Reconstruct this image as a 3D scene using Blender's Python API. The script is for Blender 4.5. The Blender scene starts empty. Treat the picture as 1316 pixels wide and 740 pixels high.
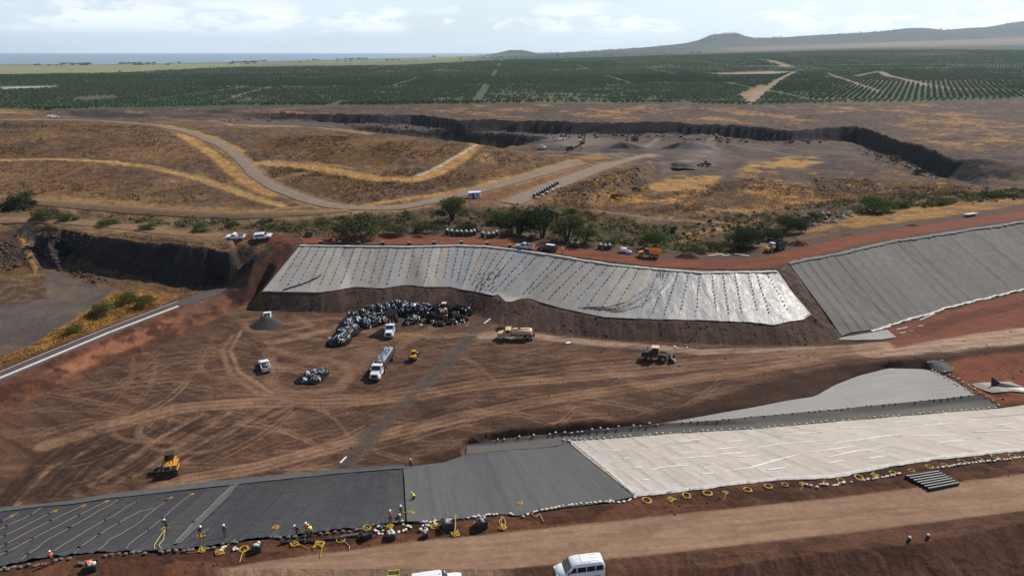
import bpy, bmesh, math, random
import numpy as np
from mathutils import Vector, Matrix, Euler
from mathutils.bvhtree import BVHTree
from mathutils.geometry import delaunay_2d_cdt

R = math.radians
SC = bpy.context.scene
COL = SC.collection
random.seed(7)

# ------------------------------------------------------------------ camera
CH = 56.0                                   # camera height above the near road
PITCH = math.atan(306.0 / 877.0)
FPX = 877.0
cam_d = bpy.data.cameras.new('camera')
cam_d.sensor_width = 36.0
cam_d.lens = 36.0 * FPX / 1316.0
cam_d.clip_start = 1.0
cam_d.clip_end = 90000.0
cam = bpy.data.objects.new('camera', cam_d)
COL.objects.link(cam)
cam.location = (0, 0, CH)
cam.rotation_euler = (math.pi / 2 - PITCH, 0, 0)
SC.camera = cam

# ------------------------------------------------------------------ light
SUN_EL, SUN_AZ = R(42), R(46)               # azimuth clockwise from +Y (towards +X)
sun_d = bpy.data.lights.new('sun', 'SUN')
sun_d.energy = 4.4
sun_d.angle = R(0.5)
sun_d.color = (1.0, 0.93, 0.83)
sun = bpy.data.objects.new('sun', sun_d)
COL.objects.link(sun)
sd = Vector((math.cos(SUN_EL) * math.sin(SUN_AZ), math.cos(SUN_EL) * math.cos(SUN_AZ), math.sin(SUN_EL)))
sun.rotation_euler = sd.to_track_quat('Z', 'Y').to_euler()
sun.location = (200, 200, 300)

SC.view_settings.view_transform = 'Standard'
SC.view_settings.look = 'None'
SC.view_settings.exposure = 0.32
SC.view_settings.gamma = 1.0
SC.render.engine = 'CYCLES'
SC.cycles.max_bounces = 6
SC.cycles.volume_bounces = 1
SC.cycles.volume_step_rate = 1.0

world = bpy.data.worlds.new("World")
SC.world = world
world.use_nodes = True
wn, wl = world.node_tree.nodes, world.node_tree.links
wn.clear()
w_out = wn.new('ShaderNodeOutputWorld')
w_bg = wn.new('ShaderNodeBackground')
w_bg.inputs['Strength'].default_value = 0.085
sky = wn.new('ShaderNodeTexSky')
sky.sky_type = 'NISHITA'
sky.sun_disc = False
sky.sun_elevation = SUN_EL
sky.sun_rotation = SUN_AZ
sky.altitude = 150
sky.air_density = 1.0
sky.dust_density = 0.8
sky.ozone_density = 2.5
# clouds: a thin veil and low cumulus, the same all round the sky
tc = wn.new('ShaderNodeTexCoord')
sep = wn.new('ShaderNodeSeparateXYZ')
wl.new(tc.outputs['Generated'], sep.inputs[0])


def wmath(op, a, b=None, c=None):
    n = wn.new('ShaderNodeMath')
    n.operation = op
    for i, s in enumerate((a, b, c)):
        if s is None:
            continue
        if isinstance(s, (int, float)):
            n.inputs[i].default_value = s
        else:
            wl.new(s, n.inputs[i])
    return n.outputs[0]


def wramp(src, a, b):
    n = wn.new('ShaderNodeMapRange')
    n.interpolation_type = 'SMOOTHSTEP'
    n.inputs[1].default_value, n.inputs[2].default_value = a, b
    wl.new(src, n.inputs[0])
    return n.outputs[0]


zed = sep.outputs[2]
cmap = wn.new('ShaderNodeMapping')
cmap.inputs['Scale'].default_value = (1.0, 1.0, 3.4)
wl.new(tc.outputs['Generated'], cmap.inputs[0])
cn = wn.new('ShaderNodeTexNoise')
cn.inputs['Scale'].default_value = 9.0
cn.inputs['Detail'].default_value = 8
cn.inputs['Roughness'].default_value = 0.58
wl.new(cmap.outputs[0], cn.inputs[0])
cn2 = wn.new('ShaderNodeTexNoise')
cn2.inputs['Scale'].default_value = 3.0
cn2.inputs['Detail'].default_value = 4
wl.new(cmap.outputs[0], cn2.inputs[0])
band = wmath('MULTIPLY', wramp(zed, 0.012, 0.03), wramp(zed, 0.075, 0.035))
# flat bottoms: threshold rises with height inside the band
cum = wmath('ADD', wmath('MULTIPLY', cn.outputs[0], 0.75), wmath('MULTIPLY', cn2.outputs[0], 0.42))
cum = wmath('SUBTRACT', cum, wmath('MULTIPLY', zed, 2.3))
cum = wmath('MULTIPLY', wramp(cum, 0.485, 0.565), band)
vmap = wn.new('ShaderNodeMapping')
vmap.inputs['Scale'].default_value = (1.0, 1.0, 6.0)
wl.new(tc.outputs['Generated'], vmap.inputs[0])
vn = wn.new('ShaderNodeTexNoise')
vn.inputs['Scale'].default_value = 2.6
vn.inputs['Detail'].default_value = 7
vn.inputs['Roughness'].default_value = 0.6
wl.new(vmap.outputs[0], vn.inputs[0])
veil = wmath('MULTIPLY_ADD', wramp(vn.outputs[0], 0.3, 0.66), 0.34, 0.56)
veil = wmath('MULTIPLY', veil, wmath('MULTIPLY', wramp(zed, -0.3, -0.1), wramp(zed, 0.32, 0.06)))
mix1 = wn.new('ShaderNodeMix')
mix1.data_type = 'RGBA'
wl.new(veil, mix1.inputs[0])
wl.new(sky.outputs[0], mix1.inputs[6])
mix1.inputs[7].default_value = (8.5, 9.7, 10.7, 1)
mix2 = wn.new('ShaderNodeMix')
mix2.data_type = 'RGBA'
wl.new(wmath('MULTIPLY', cum, 0.85), mix2.inputs[0])
wl.new(mix1.outputs[2], mix2.inputs[6])
mix2.inputs[7].default_value = (11.4, 11.6, 11.9, 1)
wl.new(mix2.outputs[2], w_bg.inputs['Color'])
wl.new(w_bg.outputs[0], w_out.inputs['Surface'])

# ------------------------------------------------------------------ helpers


def s2l(c):
    return tuple(((x / 255.0) / 12.92 if x / 255.0 <= 0.04045 else ((x / 255.0 + 0.055) / 1.055) ** 2.4) for x in c)


def tint(r, g, b, k=1.0):
    l = s2l((r, g, b))
    return (l[0] * k, l[1] * k, l[2] * k)


def ray(u, v):
    dx, dy = (u - 658.0) / FPX, (370.0 - v) / FPX
    cp, sp = math.cos(PITCH), math.sin(PITCH)
    return Vector((dx, cp + dy * sp, -sp + dy * cp))


def at(u, v, z):
    d = ray(u, v)
    t = (z - CH) / d.z
    return Vector((d.x * t, d.y * t, z))


def h2(ix, iy, seed):
    h = (ix.astype(np.int64) * 374761393 + iy.astype(np.int64) * 668265263 + seed * 1442695041) & 0xffffffff
    h = ((h ^ (h >> 13)) * 1274126177) & 0xffffffff
    h = h ^ (h >> 16)
    return (h & 0xffff) / 65535.0


def vnoise(x, y, seed=0):
    xi, yi = np.floor(x), np.floor(y)
    fx, fy = x - xi, y - yi
    fx = fx * fx * (3 - 2 * fx)
    fy = fy * fy * (3 - 2 * fy)
    a, b = h2(xi, yi, seed), h2(xi + 1, yi, seed)
    c, d = h2(xi, yi + 1, seed), h2(xi + 1, yi + 1, seed)
    return (a + (b - a) * fx) * (1 - fy) + (c + (d - c) * fx) * fy


def fbm(x, y, scale, octs=4, seed=0, rough=0.5):
    x = np.asarray(x, float) / scale
    y = np.asarray(y, float) / scale
    s = np.zeros_like(x)
    amp, tot = 1.0, 0.0
    for o in range(octs):
        s += amp * vnoise(x, y, seed + o * 17)
        tot += amp
        amp *= rough
        x = x * 2.03 + 3.7
        y = y * 2.03 + 1.3
    return s / tot


def sstep(a, b, x):
    t = np.clip((x - a) / (b - a), 0, 1)
    return t * t * (3 - 2 * t)

# ------------------------------------------------------------------ landform


FAR_U = [-900, -200, 150, 300, 400, 480, 560, 620, 700, 780, 860, 980, 1100, 1210, 1316, 1500, 2200]
FAR_D = [780, 1600, 3000, 5000, 7000, 9000, 11500, 14000]
FAR_Z = {
    780: [0, 0, 0, 0, 0, 0, 0, 0, 0, 0, 0, .5, 1, 2, 3, 4, 6],
    1600: [-3, -3, -3, -2, -1, 0, 2, 3, 4, 6, 8, 10, 12, 13, 14, 15, 20],
    3000: [-9, -9, -9, -5, 0, 4, 8, 11, 15, 21, 27, 35, 43, 44, 44, 48, 60],
    5000: [-44, -44, -42, -34, -24, -14, -4, 2, 12, 20, 29, 48, 67, 78, 88, 100, 130],
    7000: [-76, -76, -74, -56, -40, -28, -10, 0, 20, 42, 66, 98, 126, 150, 184, 220, 300],
    9000: None,
    11500: [-130, -130, -130, -130, -120, -110, -100, -90, -60, -40, -20, 60, 160, 230, 330, 420, 500],
    14000: [-200] * 17}
SKY_UV = [(-900, 95), (300, 90), (400, 81), (480, 80), (560, 76), (620, 71), (640, 68), (655, 64.5), (675, 65), (690, 69),
          (760, 66), (830, 61), (880, 56), (900, 52), (912, 47), (925, 45.5), (945, 44.5), (955, 48), (970, 51), (1010, 49),
          (1050, 46), (1100, 43), (1130, 41), (1160, 38), (1185, 38), (1210, 41), (1260, 37), (1316, 27), (1500, 14), (2200, -10)]
SKY_U = [p[0] for p in SKY_UV]
SKY_Z = [56 - (p[1] - 64) / 929.0 * 9000 for p in SKY_UV]


def far_z(x, y):
    x = np.asarray(x, float)
    y = np.asarray(y, float)
    u = 658 + 929.0 * x / np.maximum(y, 1.0)
    ld = np.log(np.clip(y, FAR_D[0], FAR_D[-1]))
    cols = []
    for d in FAR_D:
        cols.append(np.interp(u, SKY_U, SKY_Z) if d == 9000 else np.interp(u, FAR_U, FAR_Z[d]))
    z = np.zeros_like(x)
    for i in range(len(FAR_D) - 1):
        a, b = math.log(FAR_D[i]), math.log(FAR_D[i + 1])
        m = (ld >= a) & (ld <= b)
        t = ((ld - a) / (b - a))
        z = np.where(m, cols[i] * (1 - t) + cols[i + 1] * t, z)
    k = sstep(4000, 8500, y)
    z = z + k * (fbm(x, y, 900, 5, 5, .6) - .5) * np.clip(np.abs(z) * .22, 2, 45)
    return z


BL = []                                     # break lines of the landform, (u, v, z) of the photograph's features


def bl(pts, z=None):
    BL.append([at(p[0], p[1], p[2] if len(p) > 2 else z) for p in pts])
    return [(p[0], p[1], p[2] if len(p) > 2 else z) for p in pts]


CREST = bl([(-300, 960), (300, 810), (700, 757), (870, 737), (1060, 708), (1190, 697), (1316, 670), (1500, 640)], 0)
BL.append([p + Vector((2, -13, -7)) for p in BL[-1]])
RL = bl([(-200, 850), (300, 785), (640, 731), (840, 712), (1070, 686), (1316, 655), (1500, 632), (1700, 607)], 0)
RU = bl([(-200, 806), (170, 748), (350, 720), (520, 697), (670, 682), (840, 664), (1070, 640), (1316, 609), (1500, 586), (1700, 561)], 0)
LT = bl([(-250, 775), (0, 728), (60, 716), (130, 709), (200, 708), (262, 703), (321, 693), (370, 689), (418, 683), (468, 677),
         (498, 672), (539, 672), (597, 666), (642, 660), (664, 663), (689, 657), (725, 652), (783, 645), (816, 638), (885, 630),
         (944, 622), (1006, 616), (1070, 613), (1149, 598), (1211, 589), (1271, 583), (1316, 579), (1500, 555), (1700, 530)], 0)
LB = bl([(-250, 690, -13), (0, 658, -13.5), (53, 651, -14), (92, 648, -14), (142, 640, -14), (170, 637, -14), (239, 629, -14),
         (350, 617, -14), (436, 608, -14), (517, 601, -14), (571, 594, -14), (596, 585, -14), (650, 579, -14), (715, 574, -14),
         (732, 567, -14), (785, 564, -13.8), (836, 560, -13.5), (895, 556, -13.2), (980, 551, -12.6), (1066, 543, -12.3),
         (1127, 538, -12), (1188, 533, -11.7), (1248, 528, -11.2), (1287, 525, -10.6), (1316, 521, -10), (1500, 500, -9), (1700, 478, -8)])
BE = bl([(600, 573, -13.8), (640, 565, -13.6), (695, 560, -13.4), (738, 555, -13.2), (808, 550, -12.8), (867, 544, -12.4),
         (914, 541, -12), (980, 534.5, -11.6), (1066, 527, -11.2), (1127, 521, -10.9), (1188, 515, -10.6), (1253, 508, -10)])
BF = bl([(640, 571, -13.9), (738, 559.5, -13.6), (808, 555, -13.3), (867, 550.5, -13), (980, 543.5, -12.3), (1066, 536, -11.9),
         (1127, 530, -11.7), (1188, 524, -11.5), (1253, 517, -10.9), (1278, 513, -10.4)])
DE = bl([(528, 598, -13.9), (571, 592, -13.8), (592, 584, -13.7), (600, 571, -13.6), (650, 563.5, -13.3), (695, 558.5, -13.1),
         (769, 551.5, -12.8), (840, 545, -12.3), (890, 537, -11.9), (970, 523, -11.4), (1009, 515, -11.1), (1048, 509, -10.9),
         (1072, 495, -10.6), (1103, 483, -10.2), (1142, 473, -9.9), (1189, 474.5, -9.8)])
ET = bl([(560, 583, -13.2), (590, 570, -12.8), (606, 560, -12.4), (640, 553, -12.0), (691, 547, -11.8), (757, 541, -11.6),
         (797, 539, -11.4), (836, 531, -11.2), (890, 519, -10.6), (930, 505, -10.1), (970, 492, -9.6), (1010, 482, -9.3),
         (1060, 472, -9.0), (1120, 465, -8.6), (1180, 460, -8.2), (1250, 452, -7.6), (1316, 446, -7), (1500, 420, -6)])
FT = bl([(372, 313, 0), (386, 315, 0), (434, 316, 0), (530, 317, 0), (585, 315, 0), (624, 316.5, 0), (666, 321, 0), (720, 329, -.3),
         (742, 333, -.5), (788, 340, -.8), (841, 345, -1), (900, 350, -1), (925, 349.5, -1), (975, 349, -1), (999, 348, -.8),
         (1012, 337, 0), (1080, 324, 1), (1139, 310, 1.8), (1213, 298.5, 2.8), (1316, 283, 4), (1500, 258, 6)])
BU = bl([(u, v, z - .55) for u, v, z in [(336, 375, -7.6), (411, 376, -7.6), (434, 373, -7.4), (456, 369, -7.2), (476, 370, -7.2), (492, 371, -7.3), (516, 367, -7),
         (530, 367, -7), (546, 369, -7.1), (578, 369, -7.2), (591, 372, -7.3), (617, 376, -7.5), (633, 380, -7.7), (640, 379, -7.7),
         (650, 388, -8.2), (658, 388, -8.2), (669, 384, -7.9), (682, 384, -7.8), (692, 388, -8), (720, 396, -8.1), (739, 400, -8),
         (777, 408, -7.8), (805, 409, -7.6), (858, 411, -7.1), (900, 411.5, -7), (925, 413, -7), (963, 414, -7), (995, 418, -7.2),
         (1012, 414, -7.1), (1033, 411, -7), (1044, 404, -6.6)]])
BT = bl([(322, 394, -12.6), (345, 400, -12.5), (414, 402, -12.5), (440, 403, -12.5), (520, 402, -12.5), (606, 403, -12.4), (644, 418, -12.3),
         (709, 428, -12), (748, 432, -11.8), (803, 438, -11.5), (880, 441, -11), (956, 444, -11), (1040, 444, -10.8),
         (1079, 437, -10.4)])
RB = bl([(1079, 435, -10.3), (1092, 428, -10), (1131, 423, -9.8), (1157, 414, -9.5), (1208, 400, -9), (1260, 386, -8.6),
         (1316, 373, -8), (1500, 335, -6)])
bl([(999, 348, -.8), (1020, 374, -4), (1044, 404, -6.6), (1061, 423, -9), (1079, 436, -10.4)])
bl([(1060, 456, -10.2), (1150, 449, -9), (1316, 425, -7), (1500, 390, -6)])
bl([(1205, 470, -8.8), (1235, 486, -9.2), (1275, 510, -9.8), (1316, 512, -9.5), (1500, 490, -8)])
AL = bl([(-250, 607), (0, 491), (60, 465), (140, 431), (230, 395), (285, 373)], -10)
AU = bl([(-250, 580), (0, 477), (60, 452), (140, 420), (230, 386), (285, 367.5)], -10)
RT = bl([(-250, 660, -13.5), (0, 530, -13), (100, 488, -12.9), (200, 446, -12.8), (260, 420, -12.7), (310, 393, -12.6),
         (336, 378, -11.2)])
bl([(378, 314, -.1), (356, 344, -4.1), (330, 377, -8.8), (316, 391, -12)])
bl([(370, 312.5, -.1), (346, 338, -3.9), (318, 368, -8.4), (300, 388, -11.6)])
bl([(364, 312, -.2), (340, 332, -3.6), (312, 351, -7), (290, 368, -9.4)])
CR = bl([(45, 298, -.5), (80, 294, 0), (121, 304, 0), (173, 311, 0), (240, 315, 0), (265, 320, -.3), (295, 326, -.6), (328, 327, -1),
         (350, 318, -.5), (364, 312, -.2)])
bl([(60, 313, -3.5), (90, 324, -7), (130, 345, -8.6), (180, 358, -9.5), (220, 368, -9.9), (260, 373, -10), (283, 366, -10)])
bl([(46, 315, -6), (52, 330, -8.2), (76, 348, -9.3), (117, 363, -9.8), (147, 369, -10), (199, 373, -10), (226, 381, -10)])
bl([(-250, 322, -3), (0, 303, -3), (22, 300, -3), (38, 322, -6), (48, 350, -9.6), (0, 356, -9.6), (-250, 375, -9.6)])
bl([(28, 297, -2), (42, 316, -6), (56, 347, -9.6)])
bl([(-250, 292, -.3), (0, 285, -.3), (60, 287, -.2), (130, 292, 0), (220, 303, 0), (300, 308, 0), (350, 307, 0)])
RR = bl([(-250, 284, 0), (0, 278, .2), (60, 280, .2), (130, 284, .1), (220, 296, 0), (300, 302, 0), (390, 303, 0), (450, 301, 0),
         (560, 300, 0), (640, 303, 0), (700, 310, 0), (760, 315, -.3), (830, 322, -.6), (880, 327, -.8), (940, 327, -.6),
         (1000, 314, .3), (1100, 294, 1.5), (1200, 280, 2.6), (1316, 264, 4.2), (1500, 240, 6)])
bl([(-250, 274, -1), (0, 268, -1.6), (120, 278, -2.4), (250, 287, -2.6), (380, 288, -2.6), (450, 291, -2.6), (560, 289, -2.8),
    (640, 290, -3), (700, 294, -3.4), (760, 300, -3.6), (860, 309, -4), (930, 312, -4), (1000, 297, -3.4), (1060, 276, -2),
    (1140, 268, -1), (1316, 256, 2.5), (1500, 235, 4)])
HR = bl([(-250, 246, 1), (0, 253, .6), (40, 257, .5), (100, 262, .3), (200, 270, 0), (300, 275, 0), (400, 273, 0), (470, 271, 0),
         (560, 262, 0), (640, 266, -.5), (700, 275, -1.5), (800, 285, -2.6), (900, 290, -3), (950, 285, -3), (1060, 262, -1.5),
         (1140, 256, -1), (1316, 244, 2), (1500, 228, 4)])
bl([(-250, 150, 12), (0, 152, 12), (100, 154, 12), (200, 160, 11), (260, 172, 9), (310, 196, 5.6), (340, 225, 3), (400, 255, .8),
    (440, 266, 0)])
bl([(-250, 205, 7), (0, 205, 6.6), (100, 208, 6), (200, 220, 4), (300, 240, 1.8), (380, 264, .3)])
bl([(-250, 147, 5), (0, 148, 4), (100, 149, 3), (200, 152, 4), (280, 157, 5)])
bl([(300, 164, 7), (400, 164, 8), (460, 168, 9), (510, 173, 10), (590, 182, 10), (640, 190, 9), (668, 194, 7.6), (700, 199, 5.5), (745, 206, 2)])
_cr = [at(u, v, z) for u, v, z in [(440, 166.3, 8.7), (460, 168, 9), (510, 173, 10), (550, 177.5, 10), (590, 182, 10), (640, 190, 9), (668, 194, 7.6), (690, 197.5, 6)]]
BL.append([Vector((p.x * (1 + 28 / p.y), p.y + 28, p.z - 9)) for p in _cr])
BL.append([Vector((p.x * (1 + 75 / p.y), p.y + 75, -17)) for p in _cr[1:-1]])
bl([(345, 212, 4), (400, 214, 5.2), (470, 229, 3.2), (530, 232, 3), (570, 218, 4.6), (600, 200, 7)])
bl([(470, 268, 0), (560, 257, 0), (620, 246, .3), (680, 231, 1), (745, 207, 1)])
bl([(640, 262, -.5), (700, 246, -.6), (760, 222, -1.4), (812, 205, -2)])


def dense3(pts, step=10.0):
    out = []
    for i in range(len(pts) - 1):
        a, b = pts[i], pts[i + 1]
        n = max(1, int(abs(b[0] - a[0]) / step))
        for j in range(n):
            t = j / n
            out.append(tuple(a[k] + (b[k] - a[k]) * t for k in range(3)))
    out.append(pts[-1])
    return out


WT = dense3([(200, 146, 0), (330, 146, 0), (395, 146.5, 0), (430, 146, 0), (484, 149, -.6), (531, 148, -.4), (592, 155, -.5),
         (640, 154, -.5), (687, 155, -.5), (734, 157, -.5), (800, 158, -.5), (870, 158, -.5), (922, 161, -.6), (957, 163, -.7),
         (1019, 168, -.8), (1054, 165, -.9), (1099, 162, 0), (1130, 171.5, 1), (1154, 182, 2), (1193, 190.6, 3.4), (1227, 206, 3),
         (1255, 211, 3), (1264, 222, 1), (1305, 232, 0)])
bl(WT)


def foot_of(top, u, v, gap):
    """the foot of a steep wall: as far as the wall's top above it, less a gap"""
    us = [p[0] for p in top]
    ys = [at(p[0], p[1], p[2]).y for p in top]
    y = np.interp(u, us, ys) - gap
    d = ray(u, v)
    return CH + d.z * (y / d.y)


WF = [(330, 152), (395, 156), (430, 157), (484, 159), (531, 161), (592, 166), (640, 169), (687, 171), (734, 172), (800, 172),
      (870, 171), (905, 171), (922, 174), (947, 178), (1009, 181), (1054, 180), (1096, 181), (1120, 191), (1151, 202), (1182, 215),
      (1220, 229), (1241, 233)]
_wu, _wv = [p[0] for p in WF], [p[1] for p in WF]
WF = bl([(u, float(np.interp(u, _wu, _wv)), foot_of(WT, u, float(np.interp(u, _wu, _wv)), 4.0 + 11 * float(sstep(1085, 1120, u))))
         for u in [p[0] for p in WT if 330 <= p[0] <= 1241]])
B2 = bl([(400, 160, -6), (470, 163, -8), (511, 168, -8.5), (572, 168, -9), (640, 172, -9.3), (700, 176, -9.5)])
B2 = dense3(B2)
B2F = bl([(u, v, foot_of(B2, u, v, 5.0)) for u, v in [(462, 169), (485, 171), (511, 174.5), (530, 177), (550, 180), (572, 182.5), (590, 184.5), (610, 187.5), (630, 190), (648, 191), (664, 188), (680, 183), (694, 179)]])
bl([(720, 183, -9.4), (760, 180, -9.3), (850, 186, -9.3), (950, 186, -9), (1050, 190, -9), (1110, 200, -8.6)])
bl([(740, 196, -6), (800, 198, -5), (850, 205, -6), (900, 214, -6.5), (1000, 212, -7.2), (1100, 222, -7), (1180, 228, -6.4)])
bl([(812, 205, -2), (835, 203, -1), (848, 210, -2)])
bl([(752, 262, -1.2), (775, 240, -.4), (800, 224, .4), (835, 206, -.6)])
bl([(790, 262, -3), (815, 243, -4.6), (845, 222, -6)])
bl([(860, 240, -5), (950, 240, -5), (1060, 244, -4.6), (1180, 242, -4), (1260, 241, -2), (1316, 238, 1), (1500, 220, 4)])
bl([(900, 145, 0), (1000, 147, 0), (1100, 150, 1.5), (1200, 160, 3.5), (1316, 180, 5), (1500, 195, 6)])
bl([(1260, 205, 5), (1316, 215, 4.6), (1500, 208, 6)])
for yy in (800.0, 860.0):
    xs = np.linspace(-1300, 1300, 40)
    zz = far_z(xs, np.full(40, yy))
    BL.append([Vector((xs[i], yy, zz[i])) for i in range(40)])
BL.append([Vector((-1300, 820, 0)), Vector((-900, 480, 6)), Vector((-520, 200, 2)), Vector((-300, 60, -6)), Vector((-260, -40, -8)),
           Vector((260, -40, -8)), Vector((300, 60, 2)), Vector((520, 200, 8)), Vector((900, 480, 8)), Vector((1300, 820, 6))])
BL.append([Vector((-200, 30, -7)), Vector((200, 30, -7))])

_pts, _edges, _pz = [], [], []
for line in BL:
    base = len(_pts)
    n = 0
    for i, p in enumerate(line):
        if i:
            q = line[i - 1]
            L = (p - q).length
            k = max(1, min(12, int(L / 12)))
            for j in range(1, k):
                r = q.lerp(p, j / k)
                _pts.append(Vector((r.x, r.y)))
                _pz.append(r.z)
        _pts.append(Vector((p.x, p.y)))
        _pz.append(p.z)
    for i in range(base, len(_pts) - 1):
        _edges.append((i, i + 1))
_v, _e, _f, _ov, _oe, _of = delaunay_2d_cdt(_pts, _edges, [], 0, 1e-3)
_tz = []
_pxy = np.array([(p.x, p.y) for p in _pts])
_pza = np.array(_pz)
for i, p in enumerate(_v):
    if _ov[i]:
        _tz.append(sum(_pz[j] for j in _ov[i]) / len(_ov[i]))
    else:
        d2 = (_pxy[:, 0] - p.x) ** 2 + (_pxy[:, 1] - p.y) ** 2
        k = np.argsort(d2)[:3]
        w = 1 / (d2[k] + .01)
        _tz.append(float((w * _pza[k]).sum() / w.sum()))
TIN = BVHTree.FromPolygons([Vector((p.x, p.y, _tz[i])) for i, p in enumerate(_v)], [tuple(f) for f in _f])
# coarse far sheet for ray casts
_fx, _fy = np.meshgrid(np.linspace(-1.6, 1.6, 120), np.geomspace(810, 13000, 90))
_fX = _fx * _fy
_fZ = far_z(_fX, _fy)
_fi = np.arange(90 * 120).reshape(90, 120)
FARB = BVHTree.FromPolygons([Vector(t) for t in zip(_fX.ravel().tolist(), _fy.ravel().tolist(), _fZ.ravel().tolist())],
                            np.stack([_fi[:-1, :-1], _fi[:-1, 1:], _fi[1:, 1:], _fi[1:, :-1]], -1).reshape(-1, 4).tolist())


def hit(u, v):
    """the place on the landform that a feature of the photograph stands on"""
    o = Vector((0, 0, CH))
    a = None
    for du, dv in ((0, 0), (.04, .03), (-.05, -.02)):
        d = ray(u + du, v + dv).normalized()
        b = TIN.ray_cast(o, d)[0]
        if b is None or b.y > 830:
            c = FARB.ray_cast(o, d)[0]
            if b is None or (c is not None and c.y < b.y):
                b = c
        if b is not None and (a is None or b.y < a.y * .98):
            a = b
    if a is None:
        a = at(u, max(v, 75), -30)
    return a


def tin_z(x, y):
    x = np.asarray(x, float)
    y = np.asarray(y, float)
    out = np.empty(x.size)
    dn = Vector((0, 0, -1))
    rc = TIN.ray_cast
    for i, (a, b) in enumerate(zip(x.ravel().tolist(), y.ravel().tolist())):
        h = rc((a, b, 900.0), dn)[0]
        for k in (1, -2, 4, -9, 20, -40, 80, -160):
            if h is not None:
                break
            h = rc((a + .037 * k, b - .023 * k, 900.0), dn)[0]
        out[i] = h.z if h else -8.0
    return out.reshape(x.shape)


def world_poly(uv):
    return np.array([hit(p[0], p[1])[:2] for p in uv])


def dense(uv, step=6.0):
    out = []
    for i in range(len(uv) - 1):
        a, b = uv[i], uv[i + 1]
        n = max(1, int(math.hypot(b[0] - a[0], b[1] - a[1]) / step))
        for j in range(n):
            t = j / n
            out.append((a[0] + (b[0] - a[0]) * t, a[1] + (b[1] - a[1]) * t))
    out.append(tuple(uv[-1][:2]))
    return out


def in_poly(poly, x, y):
    ins = np.zeros(x.shape, bool)
    n = len(poly)
    j = n - 1
    for i in range(n):
        xi, yi = poly[i]
        xj, yj = poly[j]
        if yi != yj:
            c = ((yi > y) != (yj > y)) & (x < (xj - xi) * (y - yi) / (yj - yi) + xi)
            ins ^= c
        j = i
    return ins


def seg_dist(pl, x, y):
    d = np.full(x.shape, 1e18)
    for i in range(len(pl) - 1):
        ax, ay = pl[i]
        bx, by = pl[i + 1]
        vx, vy = bx - ax, by - ay
        L = vx * vx + vy * vy + 1e-9
        t = np.clip(((x - ax) * vx + (y - ay) * vy) / L, 0, 1)
        d = np.minimum(d, (x - ax - t * vx) ** 2 + (y - ay - t * vy) ** 2)
    return np.sqrt(d)


def poly_mask(poly, x, y, feather):
    """1 inside, 0 outside, soft over +-feather"""
    m = np.zeros(x.shape)
    f = np.maximum(feather, .01)
    fm = float(np.max(f))
    lo, hi = poly.min(0) - fm, poly.max(0) + fm
    k = (x > lo[0]) & (x < hi[0]) & (y > lo[1]) & (y < hi[1])
    if not k.any():
        return m
    xx, yy = x[k], y[k]
    ins = in_poly(poly, xx, yy)
    d = seg_dist(np.vstack([poly, poly[:1]]), xx, yy)
    sdist = np.where(ins, d, -d)
    fk = f[k] if np.ndim(f) else f
    m[k] = sstep(-1.0, 1.0, sdist / fk)
    return m


def line_mask(pl, x, y, half, feather):
    m = np.zeros(x.shape)
    w = half + feather
    lo, hi = pl.min(0) - w, pl.max(0) + w
    k = (x > lo[0]) & (x < hi[0]) & (y > lo[1]) & (y < hi[1])
    if k.any():
        d = seg_dist(pl, x[k], y[k])
        m[k] = 1 - sstep(half - feather * .5, half + feather, d)
    return m
# ------------------------------------------------------------------ materials
MATS = {}


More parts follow.
